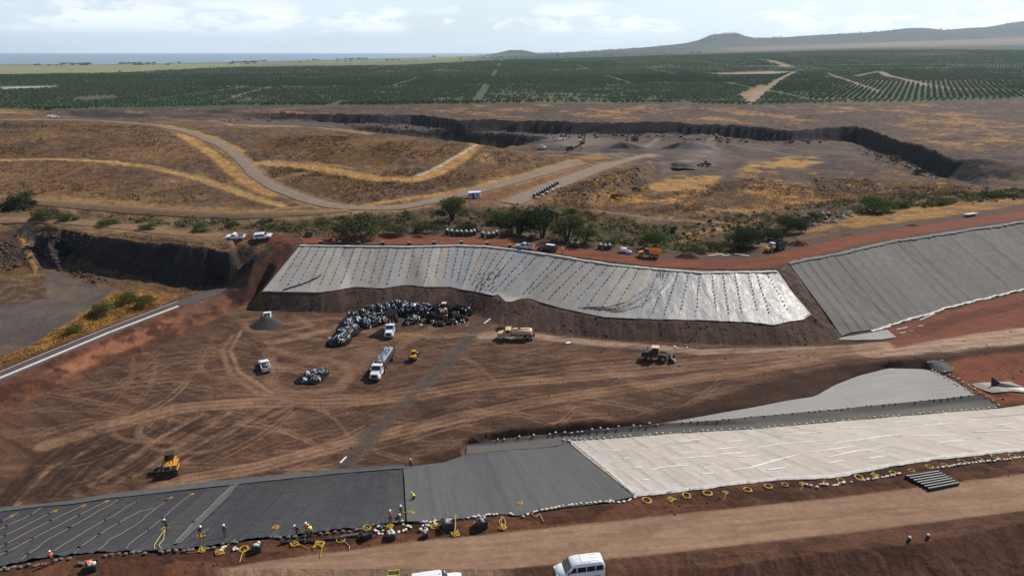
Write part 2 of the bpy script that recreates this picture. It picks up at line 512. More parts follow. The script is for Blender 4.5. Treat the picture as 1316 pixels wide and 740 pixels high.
def mat(name, col=(.5, .5, .5), rough=.6, metal=0.0, spec=.5, var=0.0, vscale=3.0, bump=0.0, bscale=20.0, dust=None, dust_amt=0.0):
    """a plain procedural material: base colour broken up by noise, optional dust and relief"""
    if name in MATS:
        return MATS[name]
    m = bpy.data.materials.new(name)
    m.use_nodes = True
    N, L = m.node_tree.nodes, m.node_tree.links
    b = N['Principled BSDF']
    b.inputs['Roughness'].default_value = rough
    b.inputs['Metallic'].default_value = metal
    b.inputs['Specular IOR Level'].default_value = spec
    g = N.new('ShaderNodeNewGeometry')
    src = None
    if var > 0 or dust_amt > 0 or bump > 0:
        n = N.new('ShaderNodeTexNoise')
        n.inputs['Scale'].default_value = vscale
        n.inputs['Detail'].default_value = 5
        L.new(g.outputs['Position'], n.inputs['Vector'])
        src = n.outputs[0]
    rgb = N.new('ShaderNodeRGB')
    rgb.outputs[0].default_value = (*col, 1)
    out = rgb.outputs[0]
    if var > 0:
        mr = N.new('ShaderNodeMapRange')
        mr.inputs[1].default_value, mr.inputs[2].default_value = .25, .75
        mr.inputs[3].default_value, mr.inputs[4].default_value = 1 - var, 1 + var
        L.new(src, mr.inputs[0])
        hs = N.new('ShaderNodeHueSaturation')
        L.new(mr.outputs[0], hs.inputs['Value'])
        L.new(out, hs.inputs['Color'])
        out = hs.outputs[0]
    if dust_amt > 0:
        mx = N.new('ShaderNodeMix')
        mx.data_type = 'RGBA'
        mr2 = N.new('ShaderNodeMapRange')
        mr2.inputs[1].default_value, mr2.inputs[2].default_value = .35, .7
        mr2.inputs[3].default_value, mr2.inputs[4].default_value = 0, dust_amt
        L.new(src, mr2.inputs[0])
        L.new(mr2.outputs[0], mx.inputs[0])
        L.new(out, mx.inputs[6])
        mx.inputs[7].default_value = (*(dust or (.16, .1, .07)), 1)
        out = mx.outputs[2]
    L.new(out, b.inputs['Base Color'])
    if bump > 0:
        n2 = N.new('ShaderNodeTexNoise')
        n2.inputs['Scale'].default_value = bscale
        n2.inputs['Detail'].default_value = 4
        L.new(g.outputs['Position'], n2.inputs['Vector'])
        bp = N.new('ShaderNodeBump')
        bp.inputs['Strength'].default_value = bump
        bp.inputs['Distance'].default_value = .1
        L.new(n2.outputs[0], bp.inputs['Height'])
        L.new(bp.outputs[0], b.inputs['Normal'])
    MATS[name] = m
    return m


def ground_material(name, fine, contrast, bump, rough=1.0, dist=.25):
    """soil or turf whose mix of kinds is held by the mesh (attribute Col), broken up by noise of three sizes"""
    m = bpy.data.materials.new(name)
    m.use_nodes = True
    N, L = m.node_tree.nodes, m.node_tree.links
    b = N['Principled BSDF']
    b.inputs['Roughness'].default_value = rough
    b.inputs['Specular IOR Level'].default_value = .15
    a = N.new('ShaderNodeAttribute')
    a.attribute_name = 'Col'
    g = N.new('ShaderNodeNewGeometry')
    val = None
    hs = []
    for sc, amt, det in ((fine, contrast, 6), (fine * .23, contrast * .7, 4), (fine * .04, contrast * .45, 3)):
        n = N.new('ShaderNodeTexNoise')
        n.inputs['Scale'].default_value = sc
        n.inputs['Detail'].default_value = det
        n.inputs['Roughness'].default_value = .65
        L.new(g.outputs['Position'], n.inputs['Vector'])
        mr = N.new('ShaderNodeMapRange')
        mr.inputs[1].default_value, mr.inputs[2].default_value = .3, .7
        mr.inputs[3].default_value, mr.inputs[4].default_value = 1 - amt, 1 + amt
        L.new(n.outputs[0], mr.inputs[0])
        hs.append(n.outputs[0])
        if val is None:
            val = mr.outputs[0]
        else:
            mm = N.new('ShaderNodeMath')
            mm.operation = 'MULTIPLY'
            L.new(val, mm.inputs[0])
            L.new(mr.outputs[0], mm.inputs[1])
            val = mm.outputs[0]
    vm = N.new('ShaderNodeVectorMath')
    vm.operation = 'SCALE'
    L.new(a.outputs['Color'], vm.inputs[0])
    L.new(val, vm.inputs['Scale'])
    L.new(vm.outputs[0], b.inputs['Base Color'])
    bp = N.new('ShaderNodeBump')
    bp.inputs['Strength'].default_value = bump
    bp.inputs['Distance'].default_value = dist
    ad = N.new('ShaderNodeMath')
    ad.operation = 'ADD'
    L.new(hs[0], ad.inputs[0])
    L.new(hs[1], ad.inputs[1])
    L.new(ad.outputs[0], bp.inputs['Height'])
    L.new(bp.outputs[0], b.inputs['Normal'])
    MATS[name] = m
    return m


G_SOIL = ground_material('bare_soil', 1.6, .24, .8)
G_ROAD = ground_material('packed_dirt', 1.2, .14, .35)
G_GRASS = ground_material('dry_grass', .9, .42, 1.0, dist=.5)
G_ROCK = ground_material('basalt', .8, .4, 1.0, dist=.8)
G_FAR = ground_material('plain', .05, .22, .3)

# ------------------------------------------------------------------ outlines of the lined areas (photograph pixels)
top_c = [(p[0], p[1]) for p in FT if 380 < p[0] < 1005]
CENTRE_POLY = top_c + [(1045, 402)] + [(p[0], p[1]) for p in reversed(BU)]
RIGHT_POLY = [(1012, 337), (1080, 324), (1139, 310), (1213, 298.5), (1316, 283), (1450, 264), (1500, 345), (1316, 373), (1260, 386),
              (1208, 400), (1157, 414), (1131, 423), (1092, 429), (1083, 433)]
WHITE_POLY = [(p[0], p[1]) for p in LT if 810 < p[0] < 1600] + [(1660, 535), (1600, 489), (1500, 500), (1316, 521), (1287, 525)] + \
    [(p[0], p[1]) for p in reversed(LB) if 725 < p[0] < 1260]
MID_POLY = [(531, 672), (539, 672), (597, 666), (642, 660), (664, 663), (689, 657), (725, 652), (783, 645), (816, 638), (732, 567),
            (715, 574), (650, 579), (596, 585), (571, 594), (527, 600)]
DARK_POLY = [(-240, 774), (0, 728), (60, 716), (130, 709), (200, 708), (262, 703), (321, 693), (370, 689), (418, 683), (468, 677),
             (498, 672), (531, 672), (527, 600), (517, 601), (436, 608), (350, 617), (239, 629), (170, 637), (142, 640), (92, 648),
             (53, 651), (0, 658), (-240, 689)]
BENCH_POLY = [(p[0], p[1]) for p in DE if p[0] > 592] + [(1198, 477), (1253, 508)] + [(p[0], p[1]) for p in reversed(BE) if p[0] < 1250]
DITCH_POLY = [(p[0], p[1]) for p in BE] + [(1262, 508), (1284, 524)] + [(p[0], p[1]) for p in reversed(LB) if 590 < p[0] < 1260]
LINED = [CENTRE_POLY, RIGHT_POLY, WHITE_POLY, MID_POLY, DARK_POLY, BENCH_POLY, DITCH_POLY]
LINED_W = [world_poly(dense(p + p[:1], 14))[:-1] for p in LINED]


def lined_mask(x, y, feather):
    m = np.zeros(x.shape)
    for p in LINED_W:
        m = np.maximum(m, poly_mask(p, x, y, feather))
    return m


def wl_(uv, step=10):
    return world_poly(dense(uv, step))


ROADS = {                                    # gravel roads: centre line in the photograph, half width in metres
    'hill': ([(0, 154), (60, 154.5), (130, 155.5), (200, 161), (245, 171), (285, 187), (310, 205), (328, 225), (350, 240), (390, 256),
              (430, 266), (470, 268.5), (520, 266), (560, 258), (600, 249), (640, 239), (690, 224), (730, 213), (748, 208)], 3.2),
    'quarry': ([(655, 262), (690, 247), (740, 229), (780, 214), (812, 205), (840, 199)], 4.5),
    'lower': ([(30, 258), (100, 264), (200, 272), (300, 276.5), (400, 273), (455, 270)], 2.6),
    'asphalt': ([(-200, 571), (0, 484), (60, 458.5), (140, 425.5), (230, 390.5), (290, 368.5)], 1.6),
    'cliff_top': ([(-60, 284), (0, 283), (60, 284), (130, 289), (220, 300), (290, 304)], 2.2),
}
ROADS_W = {k: (wl_(v[0], 8), v[1]) for k, v in ROADS.items()}


def surf(x, y):
    """height of the finished ground"""
    x = np.asarray(x, float)
    y = np.asarray(y, float)
    z = np.zeros(x.shape)
    near = y < 820
    if near.any():
        z[near] = tin_z(x[near], y[near])
    if (~near).any():
        z[~near] = far_z(x[~near], y[~near])
    return z


PIT_UV = [(-250, 660), (0, 530), (100, 488), (200, 446), (260, 420), (310, 393), (345, 400), (414, 402), (520, 402), (606, 403),
          (644, 418), (709, 428), (748, 432), (803, 438), (880, 441), (956, 444), (1040, 444), (1079, 438), (1092, 430), (1131, 424), (1157, 415),
          (1208, 401), (1260, 387), (1316, 374), (1500, 345), (1500, 500), (1316, 520), (1287, 524), (1262, 508), (1198, 476), (1189, 474)] + \
    [(p[0], p[1]) for p in reversed(DE)] + [(436, 604), (350, 612), (239, 625), (170, 631), (92, 646), (53, 650), (0, 657), (-250, 690)]
BERM_UV = [(336, 375), (345, 400), (414, 402), (520, 402), (606, 403), (644, 418), (709, 428), (748, 432), (803, 438), (880, 441),
           (956, 444), (1040, 444), (1079, 438), (1061, 423), (1044, 404)] + [(p[0], p[1]) for p in reversed(BU)]
PIT_W, BERM_W = world_poly(dense(PIT_UV)), world_poly(dense(BERM_UV))
HROAD_UV = [(-250, 850)] + [(p[0], p[1]) for p in RU] + [(p[0], p[1]) for p in reversed(RL)]
HROAD_W = world_poly(dense(HROAD_UV))
VERGE_W = world_poly(dense([(p[0], p[1]) for p in LT] + [(p[0], p[1]) for p in reversed(RU)]))
RIM_UV = [(p[0], p[1]) for p in FT] + [(p[0], p[1]) for p in reversed(RR) if p[0] >= 340]
RIM_W = world_poly(dense(RIM_UV))
YARD_UV = [(-200, 400), (0, 392), (60, 384), (58, 350), (40, 318), (18, 297), (40, 293), (46, 306), (50, 332), (74, 350), (112, 365), (146, 373),
           (130, 385), (110, 400), (80, 420), (40, 445), (0, 460), (-200, 500)]
YARD_W = world_poly(dense(YARD_UV))
RED_UV = [(-250, 607), (0, 491), (60, 465), (140, 431), (230, 395), (285, 373), (312, 351), (340, 332), (364, 312), (372, 313), (384, 317), (336, 376),
          (310, 393), (260, 420), (200, 446), (100, 488), (0, 530), (-250, 660)]
RED_W = world_poly(dense(RED_UV))
GULLY_W = world_poly(dense([(0, 262), (100, 268), (200, 277), (300, 280), (400, 279), (470, 277), (560, 270), (640, 270), (700, 262), (760, 276),
                            (850, 290), (940, 276), (1040, 262), (1130, 252), (1316, 244), (1316, 258), (1140, 270), (1060, 285), (1000, 304),
                            (940, 322), (880, 324), (830, 318), (760, 312), (700, 305), (640, 299), (560, 297), (450, 298), (390, 300),
                            (300, 298), (220, 292), (130, 281), (60, 277), (0, 274)]))
QUARRY_W = world_poly(dense([(700, 178), (760, 175), (905, 172), (950, 179), (1009, 182), (1096, 182), (1140, 205), (1000, 215), (960, 216), (930, 226),
                             (890, 222), (850, 222), (838, 210), (815, 207), (770, 200), (720, 196), (690, 190)]))
LAVA_W = world_poly(dense([(830, 225), (950, 214), (1130, 205), (1200, 230), (1316, 238), (1316, 244), (1140, 254), (1000, 275), (880, 288), (760, 274), (720, 262)]))
BACK_W = world_poly(dense([(-200, 148), (0, 147), (300, 158), (390, 148), (430, 145), (690, 153), (900, 156), (1019, 166), (1054, 163), (1110, 164),
                           (1200, 191), (1262, 212), (1316, 234), (1500, 225), (1500, 126), (1316, 129), (1100, 134), (870, 134), (700, 134), (460, 137),
                           (300, 138), (130, 141), (0, 143), (-200, 145)]))
BENCH2_W = world_poly(dense([(250, 158), (330, 154), (430, 158), (520, 161), (575, 166), (700, 173), (700, 177), (572, 169), (510, 171), (400, 163), (330, 162)]))


DEEP_W = world_poly(dense([(330, 145), (430, 145), (560, 149), (700, 154), (880, 157), (960, 162), (1020, 167), (1054, 164), (1112, 162), (1156, 181),
                                   (1200, 190), (1262, 210), (1310, 232), (1241, 237), (1200, 226), (1150, 205), (1120, 193), (1096, 183),
                                   (1000, 184), (922, 176), (870, 173), (720, 174), (697, 180), (655, 190.5), (590, 181.5), (560, 178.5), (510, 172.5), (485, 169.5), (460, 166.5), (430, 158)]))


def relief(x, y, z):
    """small relief, flat where liners and roads lie"""
    flat = lined_mask(x, y, 1.2)
    for pl, hw in ROADS_W.values():
        flat = np.maximum(flat, line_mask(pl, x, y, hw + .6, 2.0))
    hr = np.maximum(poly_mask(HROAD_W, x, y, 1.0), .85 * poly_mask(RIM_W, x, y, 1.0))
    pit = poly_mask(PIT_W, x, y, 1.5)
    berm = poly_mask(BERM_W, x, y, .6)
    verge = poly_mask(VERGE_W, x, y, .5)
    yard = np.maximum(poly_mask(YARD_W, x, y, 2), poly_mask(QUARRY_W, x, y, 6) * .7)
    red = poly_mask(RED_W, x, y, 1)
    gul = poly_mask(GULLY_W, x, y, 3)
    smooth = np.clip(hr + pit + berm + verge + yard + red, 0, 1)
    wild = (1 - smooth) * (1 - flat) * (y < 830) * (y > 95)
    dz = wild * (.9 * (fbm(x, y, 22, 4, 3) - .5) + .75 * (fbm(x, y, 3.2, 3, 9) - .5) * (1 + .0012 * y))
    dz += wild * gul * 3.0 * (fbm(x, y, 7, 4, 31) - .5)
    dz += (1 - flat) * (pit * .30 * (fbm(x, y, 5, 4, 12) - .5) + pit * .10 * (fbm(x * .25 + y * .1, y, 1.1, 3, 14) - .5))
    dz += (1 - flat) * berm * (.16 * (fbm(x, y * .12, 1.1, 3, 21) - .5) + .5 * (fbm(x, y, 5, 3, 22) - .5))
    dz += (1 - flat) * verge * .35 * (fbm(x, y, 1.4, 3, 41) - .5)
    dz += (1 - flat) * red * (.5 * (fbm(x, y, 2.0, 4, 43) - .5) + 2.0 * (y > 165) * (fbm(x, y, 9, 4, 47) - .5))
    wl2 = poly_mask(DEEP_W, x, y, 5)
    dz += wl2 * (3.0 * (fbm(x, y, 20, 4, 48) - .5) + 1.6 * (fbm(x, y, 5, 3, 49) - .5))
    dz += (1 - flat) * yard * .25 * (fbm(x, y, 4, 4, 44) - .5)
    dz += hr * .06 * (fbm(x, y, 2, 3, 46) - .5)
    # the bank below the near road: furrowed by the grader
    bank = (y < 66) * (1 - hr) * (1 - verge)
    dz += bank * .5 * (fbm(x, y * .4, 1.2, 4, 51) - .5)
    return dz - .28 * lined_mask(x, y, .4)


def ground_z(x, y):
    sc_ = np.ndim(x) == 0
    x = np.atleast_1d(np.asarray(x, float))
    y = np.atleast_1d(np.asarray(y, float))
    z = surf(x, y)
    r = z + relief(x, y, z)
    return float(r[0]) if sc_ else r


# ------------------------------------------------------------------ the ground sheet
_cp, _sp = math.cos(PITCH), math.sin(PITCH)


def y_of(v, z=-5.0):
    d = ray(658, v)
    return (z - CH) / d.z * d.y


vs = list(np.arange(775, 240, -1.2)) + list(np.arange(240, 132, -.7)) + list(np.arange(132, 92, -1.1))
ys = [6, 14, 22, 30, 37, 43, 48] + [y_of(v) for v in vs if y_of(v) > 50.5]
ys = np.array(ys + list(np.geomspace(ys[-1] * 1.012, 13500, 90)))
as_ = np.linspace(-.98, .98, 1180)
gy, ga = np.meshgrid(ys, as_, indexing='ij')
gx = ga * (gy * _cp + CH * _sp)
NR, NC = gy.shape
px, py = gx.ravel(), gy.ravel()
pz = surf(px, py)
pz = pz + relief(px, py, pz)
ZG = pz.reshape(NR, NC)
# steepness, for bare rock
dzx = np.gradient(ZG, axis=1) / np.maximum(np.gradient(gx, axis=1), 1e-6)
dzy = np.gradient(ZG, axis=0) / np.maximum(np.gradient(gy, axis=0), 1e-6)
STEEP = np.hypot(dzx, dzy).ravel()

K = 0.63                                     # albedo per displayed value
C = np.empty((px.size, 3))
FE = .35 + py / 260.0                        # softness of natural edges


def put(mask, col, amt=1.0):
    k = np.nonzero(mask)[0]
    if not len(k):
        return
    w = (mask[k] * amt)[:, None]
    C[k] = C[k] * (1 - w) + np.array(col)[None, :] * w


def nz(mask, fn):
    """mask times fn(x, y), worked out only where the mask is"""
    out = np.zeros(mask.shape)
    k = np.nonzero(mask)[0]
    if len(k):
        out[k] = mask[k] * fn(px[k], py[k], k)
    return out


GOLD, STRAW, BROWN, DUSK = tint(190, 144, 82, K), tint(166, 134, 94, K), tint(108, 84, 64, K), tint(80, 66, 57, K)
n_a, n_b, n_c = fbm(px, py, 34, 5, 61, .6), fbm(px, py, 6, 4, 63, .6), fbm(px, py, 90, 4, 65)
near_w = py < 840
C[:] = np.array(BROWN)
put(sstep(.45, .62, n_a), tint(126, 98, 70, K), .8)
put(sstep(.54, .66, n_b), DUSK, .7)
put(sstep(.52, .64, fbm(px, py, 18, 4, 68, .6)), tint(78, 64, 56, K), .6)
put(sstep(.54, .68, n_a * .5 + n_b * .5), GOLD, .25)
put(sstep(.5, .62, fbm(px, py, 2.5, 3, 67)), tint(146, 112, 76, K), .45)
# plain round the quarry: dark lava soil with gold grass in patches
for w_, thr in ((BACK_W, .545), (LAVA_W, .50)):
    mk = poly_mask(w_, px, py, 8)
    put(mk, tint(94, 78, 69, K), .85)
    nn = nz(mk, lambda x, y, k: .62 * fbm(x, y * .6, 30, 4, 71, .6) + .38 * fbm(x, y, 4.5, 3, 72, .7))
    put(mk * sstep(thr - .05, thr + .10, nn), tint(150, 112, 72, K), .7)
    put(mk * sstep(thr, thr + .12, nn), tint(190, 142, 78, K), .6)
    put(nz(mk, lambda x, y, k: sstep(.55, .66, fbm(x, y, 12, 4, 73))), tint(68, 58, 54, K), .6)
    put(nz(mk, lambda x, y, k: sstep(.6, .7, fbm(x, y, 5, 4, 75))), tint(120, 100, 84, K), .5)
mk = poly_mask(QUARRY_W, px, py, 5)
put(mk, tint(98, 83, 72, K), .95)
put(mk * sstep(.46, .6, n_b), tint(64, 57, 55, K), .7)
put(nz(mk, lambda x, y, k: sstep(.52, .64, fbm(x, y, 14, 4, 77))), tint(118, 102, 92, K), .6)
put(poly_mask(BENCH2_W, px, py, 5), tint(96, 87, 83, K))
gm = poly_mask(GULLY_W, px, py, 4)
put(gm, tint(104, 82, 60, K), .8)
put(gm * sstep(.5, .6, n_b), tint(78, 76, 50, K), .7)


BANDS = []


def band_(uv, half, col, amt=1.0, fe=1.0, step=8):
    BANDS.append((wl_(uv, step), half + 1.5))
    put(line_mask(wl_(uv, step), px, py, half, fe), col, amt)


def area(uv, col, amt=1.0, fe=3.0, noise=0.0, nsc=8, seed=0, thr=.5):
    m = poly_mask(world_poly(dense(uv + uv[:1]))[:-1], px, py, fe)
    if noise:
        m = nz(m, lambda x, y, k: sstep(thr - noise, thr + noise, fbm(x, y, nsc, 4, seed, .6)))
    put(m, col, amt)


# tracks and terraces on the mounds
band_([(0, 206), (60, 205), (130, 207), (200, 216), (260, 230), (320, 252), (360, 264)], 2.2, tint(186, 146, 92, K), 1, 1.2)
band_([(0, 202), (100, 202), (180, 208), (250, 220)], .8, tint(78, 66, 54, K), .6, 1)
band_([(0, 252), (60, 252), (120, 258), (250, 267), (340, 271)], 1.3, GOLD, .45, 2)
band_([(340, 210), (395, 214), (440, 222), (480, 230), (530, 231), (560, 222), (590, 205), (612, 188), (632, 186)], 3.4, tint(192, 146, 84, K), .95, 2)
band_([(535, 226), (565, 214), (590, 200), (612, 187)], .8, tint(205, 195, 180, K), .9, .6)
band_([(345, 207), (400, 209), (450, 216)], 1.0, STRAW, .8, 1)
band_([(170, 158), (220, 163), (270, 176), (310, 195)], 2.6, GOLD, .9, 1.4)
band_([(232, 172), (262, 190), (290, 212), (312, 232), (350, 250)], 2.6, GOLD, .85, 2)
band_([(344, 236), (380, 251), (430, 262)], 1.6, tint(70, 56, 46, K), .8, 1)
band_([(150, 156.5), (210, 160.5), (255, 170)], 2.0, GOLD, .7, 1.6)
band_([(300, 276), (360, 268), (420, 262)], 1.2, GOLD, .6, 1)
band_([(470, 264), (555, 252), (620, 238), (680, 224), (742, 205)], 1.4, GOLD, .9, 1)
band_([(330, 208), (320, 222), (340, 240)], 1.4, GOLD, .6, 1.4)
band_([(250, 152), (300, 161), (360, 162), (430, 166), (475, 172)], 2.4, tint(176, 146, 98, K), .85, 2)
band_([(355, 230), (375, 226), (400, 222)], .8, STRAW, .8, 1)
area([(610, 203), (625, 196), (636, 205), (640, 211), (622, 212)], STRAW, .8, 2)
area([(560, 255), (640, 236), (740, 209), (760, 206), (775, 212), (700, 242), (650, 262)], tint(140, 95, 62, K), .75, 2)
area([(620, 234), (745, 204), (748, 206), (640, 236)], GOLD, .8, 2)
area([(700, 200), (800, 196), (810, 201), (760, 206), (745, 203)], GOLD, .6, 2)
area([(690, 262), (720, 246), (790, 214), (820, 207), (800, 232), (770, 262)], tint(150, 112, 72, K), .8, 3, .12, 10, 3)
area([(815, 245), (870, 225), (930, 226), (900, 250), (860, 262), (800, 262)], GOLD, .85, 3, .1, 12, 8, .48)
area([(965, 208), (1040, 198), (1060, 208), (1010, 222), (950, 222)], GOLD, .9, 4, .08, 14, 11, .46)
area([(1050, 285), (1120, 272), (1230, 262), (1316, 252), (1316, 263), (1200, 279), (1100, 293)], tint(176, 132, 70, K), .85, 1.5, .25, 5, 5, .35)
area([(1030, 300), (1060, 287), (1110, 276), (1060, 296)], tint(164, 124, 70, K), .8, 1.5)
area([(740, 190), (780, 181), (850, 184), (905, 186), (880, 200), (800, 205), (750, 200)], tint(120, 106, 96, K), .7, 5, .15, 14, 4)
area([(900, 182), (930, 196), (920, 212), (880, 220), (850, 220), (880, 200)], tint(128, 112, 100, K), .8, 4)
area([(838, 182), (890, 180), (915, 190), (890, 202), (850, 205), (830, 196)], tint(86, 82, 82, K), .7, 4, .2, 8, 6)
band_([(915, 178), (912, 188), (908, 198), (880, 208), (840, 214)], 3, tint(140, 124, 110, K), .8, 2)
area([(690, 172), (720, 170), (800, 180), (760, 186), (720, 186), (680, 186)], tint(120, 110, 106, K), .8, 4)
band_([(940, 186), (980, 192), (1020, 200)], 2, tint(120, 112, 106, K), .8, 2)
band_([(760, 270), (860, 283), (960, 290)], 1.0, STRAW, .7, 1)
band_([(880, 304), (940, 292), (975, 284)], 1.6, GOLD, .8, 1)
area([(820, 318), (900, 305), (960, 292), (930, 300), (880, 312)], GOLD, .5, 1)
area([(560, 296), (640, 297), (760, 313), (880, 325), (880, 329), (760, 317), (640, 303), (560, 300)], tint(92, 76, 66, K), .9, .5)

# roads of gravel
for k_, (pl, hw) in ROADS_W.items():
    if k_ == 'asphalt':
        continue
    put(line_mask(pl, px, py, hw + 1.6, 1.6), STRAW if k_ != 'quarry' else tint(150, 120, 90, K), .6)

# bare rock on the steep faces, black basalt
rock_n = fbm(px, py, 9, 4, 81)
steep = sstep(.55, .95, STEEP + .25 * (rock_n - .5)) * (py > 150) * (py < 840)
cliff_zone = poly_mask(world_poly(dense([(-250, 292), (-250, 360), (0, 360), (50, 352), (70, 349), (120, 366), (160, 373), (232, 384), (292, 374), (345, 335),
                                         (352, 317), (328, 325), (260, 318), (150, 308), (80, 292), (40, 296), (0, 298)])), px, py, 1.0)
put(cliff_zone, tint(120, 92, 60, K), .8)
put(nz(cliff_zone, lambda x, y, k: sstep(.5, .6, fbm(x, y, 3, 4, 83))), tint(80, 62, 48, K), .7)
wall_n = sstep(.25, .5, STEEP)
BASALT = tint(46, 42, 44, .9)
deep = poly_mask(DEEP_W, px, py, 1.5)
put(deep * sstep(.16, .4, STEEP), BASALT, 1.0)
put(cliff_zone * sstep(.6, .95, STEEP + .3 * (rock_n - .5)), BASALT, .95)
put(cliff_zone * (py > 186) * sstep(.5, .62, fbm(px, py, 12, 3, 85)) * sstep(.2, .35, STEEP), BASALT, .6)
for uv in ([(88, 143), (125, 141), (160, 145), (145, 151), (95, 151)], [(118, 146), (190, 146), (192, 151), (125, 152)],
           [(265, 142), (295, 141), (300, 145), (268, 147)], [(340, 146), (420, 146), (420, 153), (350, 152)], [(215, 150), (260, 147), (300, 150), (260, 156)]):
    area(uv, tint(58, 52, 54, K), .9, 4)
area([(200, 152), (260, 150), (330, 152), (360, 158), (300, 160)], tint(112, 94, 84, K), .6, 4)
area([(0, 140), (90, 138), (110, 143), (0, 146)], GOLD, .6, 6, .1, 20, 4)

# yard and slope at the left
mk = poly_mask(YARD_W, px, py, 1.2)
put(mk, tint(104, 94, 88, K), .95)
put(nz(mk, lambda x, y, k: sstep(.52, .62, fbm(x, y, 6, 4, 91))), tint(128, 104, 84, K), .5)
put(nz(mk, lambda x, y, k: sstep(.55, .65, fbm(x, y, 14, 4, 92))), tint(84, 78, 76, K), .6)
area([(-200, 500), (0, 460), (40, 445), (80, 420), (112, 400), (146, 374), (199, 372), (235, 380), (200, 398), (140, 419), (60, 450), (0, 475), (-200, 560)],
     tint(140, 102, 62, K), .9, 1.0)
area([(-100, 500), (0, 460), (40, 445), (80, 420), (112, 400), (146, 376), (199, 378), (215, 384), (140, 414), (60, 446), (0, 470), (-100, 520)],
     tint(184, 136, 62, K), .9, 1.0, .1, 3, 95, .46)
area([(0, 466), (60, 448), (140, 418), (235, 381), (232, 387), (140, 421), (60, 453), (0, 478)], tint(92, 70, 58, K), .8, .6)
mk = poly_mask(RED_W, px, py, .5)
put(mk, tint(104, 68, 53, K), 1)
put(nz(mk, lambda x, y, k: sstep(.5, .62, fbm(x, y, 5, 5, 97, .6))), tint(136, 90, 68, K), .7)
put(nz(mk, lambda x, y, k: sstep(.5, .6, fbm(x + 60, y, 3, 4, 99))), tint(74, 48, 40, K), .75)
area([(60, 478), (140, 440), (215, 408), (262, 396), (230, 420), (150, 456), (80, 486)], tint(176, 120, 88, K), .7, 1, .1, 5, 101)
area([(285, 373), (312, 351), (340, 332), (364, 312), (384, 317), (350, 356), (330, 378), (300, 386)], tint(86, 58, 48, K), .85, .6)
area([(225, 400), (285, 374), (320, 352), (325, 356), (290, 385), (240, 410)], tint(112, 86, 72, K), .7, .6)

area([(0, 308), (22, 303), (36, 312), (44, 334), (30, 344), (0, 346)], tint(92, 74, 54, K), .8, 1.5)
area([(0, 318), (14, 312), (32, 322), (34, 336), (10, 338), (0, 334)], tint(56, 46, 40, K), .9, 1.5, .15, 3, 141, .42)
area([(20, 298), (30, 300), (48, 344), (46, 354), (40, 340)], tint(190, 146, 84, K), .8, .6)
# lighter pads and dark spoil on the quarry floor
area([(712, 183), (740, 178), (770, 178), (772, 186), (730, 190)], tint(132, 118, 106, K), .8, 3)
area([(770, 190), (800, 184), (835, 190), (832, 202), (800, 205), (775, 200)], tint(58, 52, 52, K), .75, 3, .15, 9, 143)
area([(850, 205), (905, 196), (925, 206), (900, 214), (860, 214)], tint(70, 63, 60, K), .6, 3, .15, 9, 145)
area([(700, 190), (738, 188), (745, 193), (712, 196)], tint(66, 58, 54, K), .7, 3)
band_([(690, 195), (740, 196), (790, 200), (812, 204)], 1.6, tint(150, 132, 116, K), .7, 1.5)
band_([(826, 192), (838, 184), (846, 178)], 2.0, tint(146, 130, 116, K), .7, 1.5)
# the pit
mk = poly_mask(PIT_W, px, py, .5)
put(mk, tint(102, 74, 57, K))
strk = fbm((px * .97 + py * .26) * .09, (py * .97 - px * .26), 1.3, 4, 103, .6)
strk2 = fbm((px * .9 - py * .42) * .12, (py * .9 + px * .42), 1.6, 4, 104, .6)
put(mk * sstep(.5, .66, strk), tint(130, 100, 80, K), .65)
put(mk * sstep(.53, .64, strk2), tint(74, 54, 44, K), .7)
put(nz(mk, lambda x, y, k: sstep(.5, .68, fbm(x, y, 16, 4, 107))), tint(84, 62, 50, K), .6)
LIGHT, LIGHT2, DARKT = tint(172, 134, 104, K), tint(144, 111, 87, K), tint(64, 46, 38, K)
PALE = tint(204, 170, 146, K)


def track(uv, half, col, amt, fe=.8):
    pl = wl_(uv, 9)
    m = line_mask(pl, px, py, half, fe)
    m = nz(m, lambda x, y, k: mk[k] * np.clip(.45 + .75 * sstep(.35, .6, fbm(x * .35, y, 1.6, 3, int(abs(uv[0][0])) + 5)), 0, 1))
    put(m, col, amt)


for k in range(34):                          # fan of dozer passes on the left
    u0, v0 = -10 + k * 8, 655 - k * 1.9 + random.uniform(-4, 4)
    track([(u0, v0), (u0 + 36 + k * 1.5, v0 - 38 - random.uniform(0, 16)), (u0 + 92 + k * 2, v0 - 74 - random.uniform(0, 20))], .45, random.choice((DARKT, DARKT, DARKT, LIGHT2)), .85, .4)
rt = random.Random(11)
for k in range(330):                          # single tyre tracks, in pairs
    u0, v0 = rt.uniform(20, 900), rt.uniform(425, 640)
    ang = rt.gauss(-.12, .35)
    cur = rt.uniform(-.006, .006)
    pts = []
    u_, v_ = u0, v0
    for q in range(rt.randint(8, 22)):
        pts.append((u_, v_))
        u_ += 12 * math.cos(ang)
        v_ += 12 * math.sin(ang) * .55
        ang += cur * 12
    colr = rt.choice((LIGHT, LIGHT2, LIGHT2, DARKT, DARKT))
    a_ = rt.uniform(.25, .6)
    track(pts, .16, colr, a_, .28)
    track([(p[0] + 2, p[1] + 5) for p in pts], .16, colr, a_, .28)
for cx_, cy_, r_ in ((215, 553, 34), (190, 548, 46), (240, 556, 60), (640, 455, 40), (300, 470, 40), (390, 455, 46), (400, 486, 44)):
    for dr in (0, 5):
        track([(cx_ + (r_ + dr) * math.cos(t), cy_ + (r_ + dr) * .42 * math.sin(t)) for t in np.linspace(.4, 5.2, 26)], .22, LIGHT2, .6, .35)
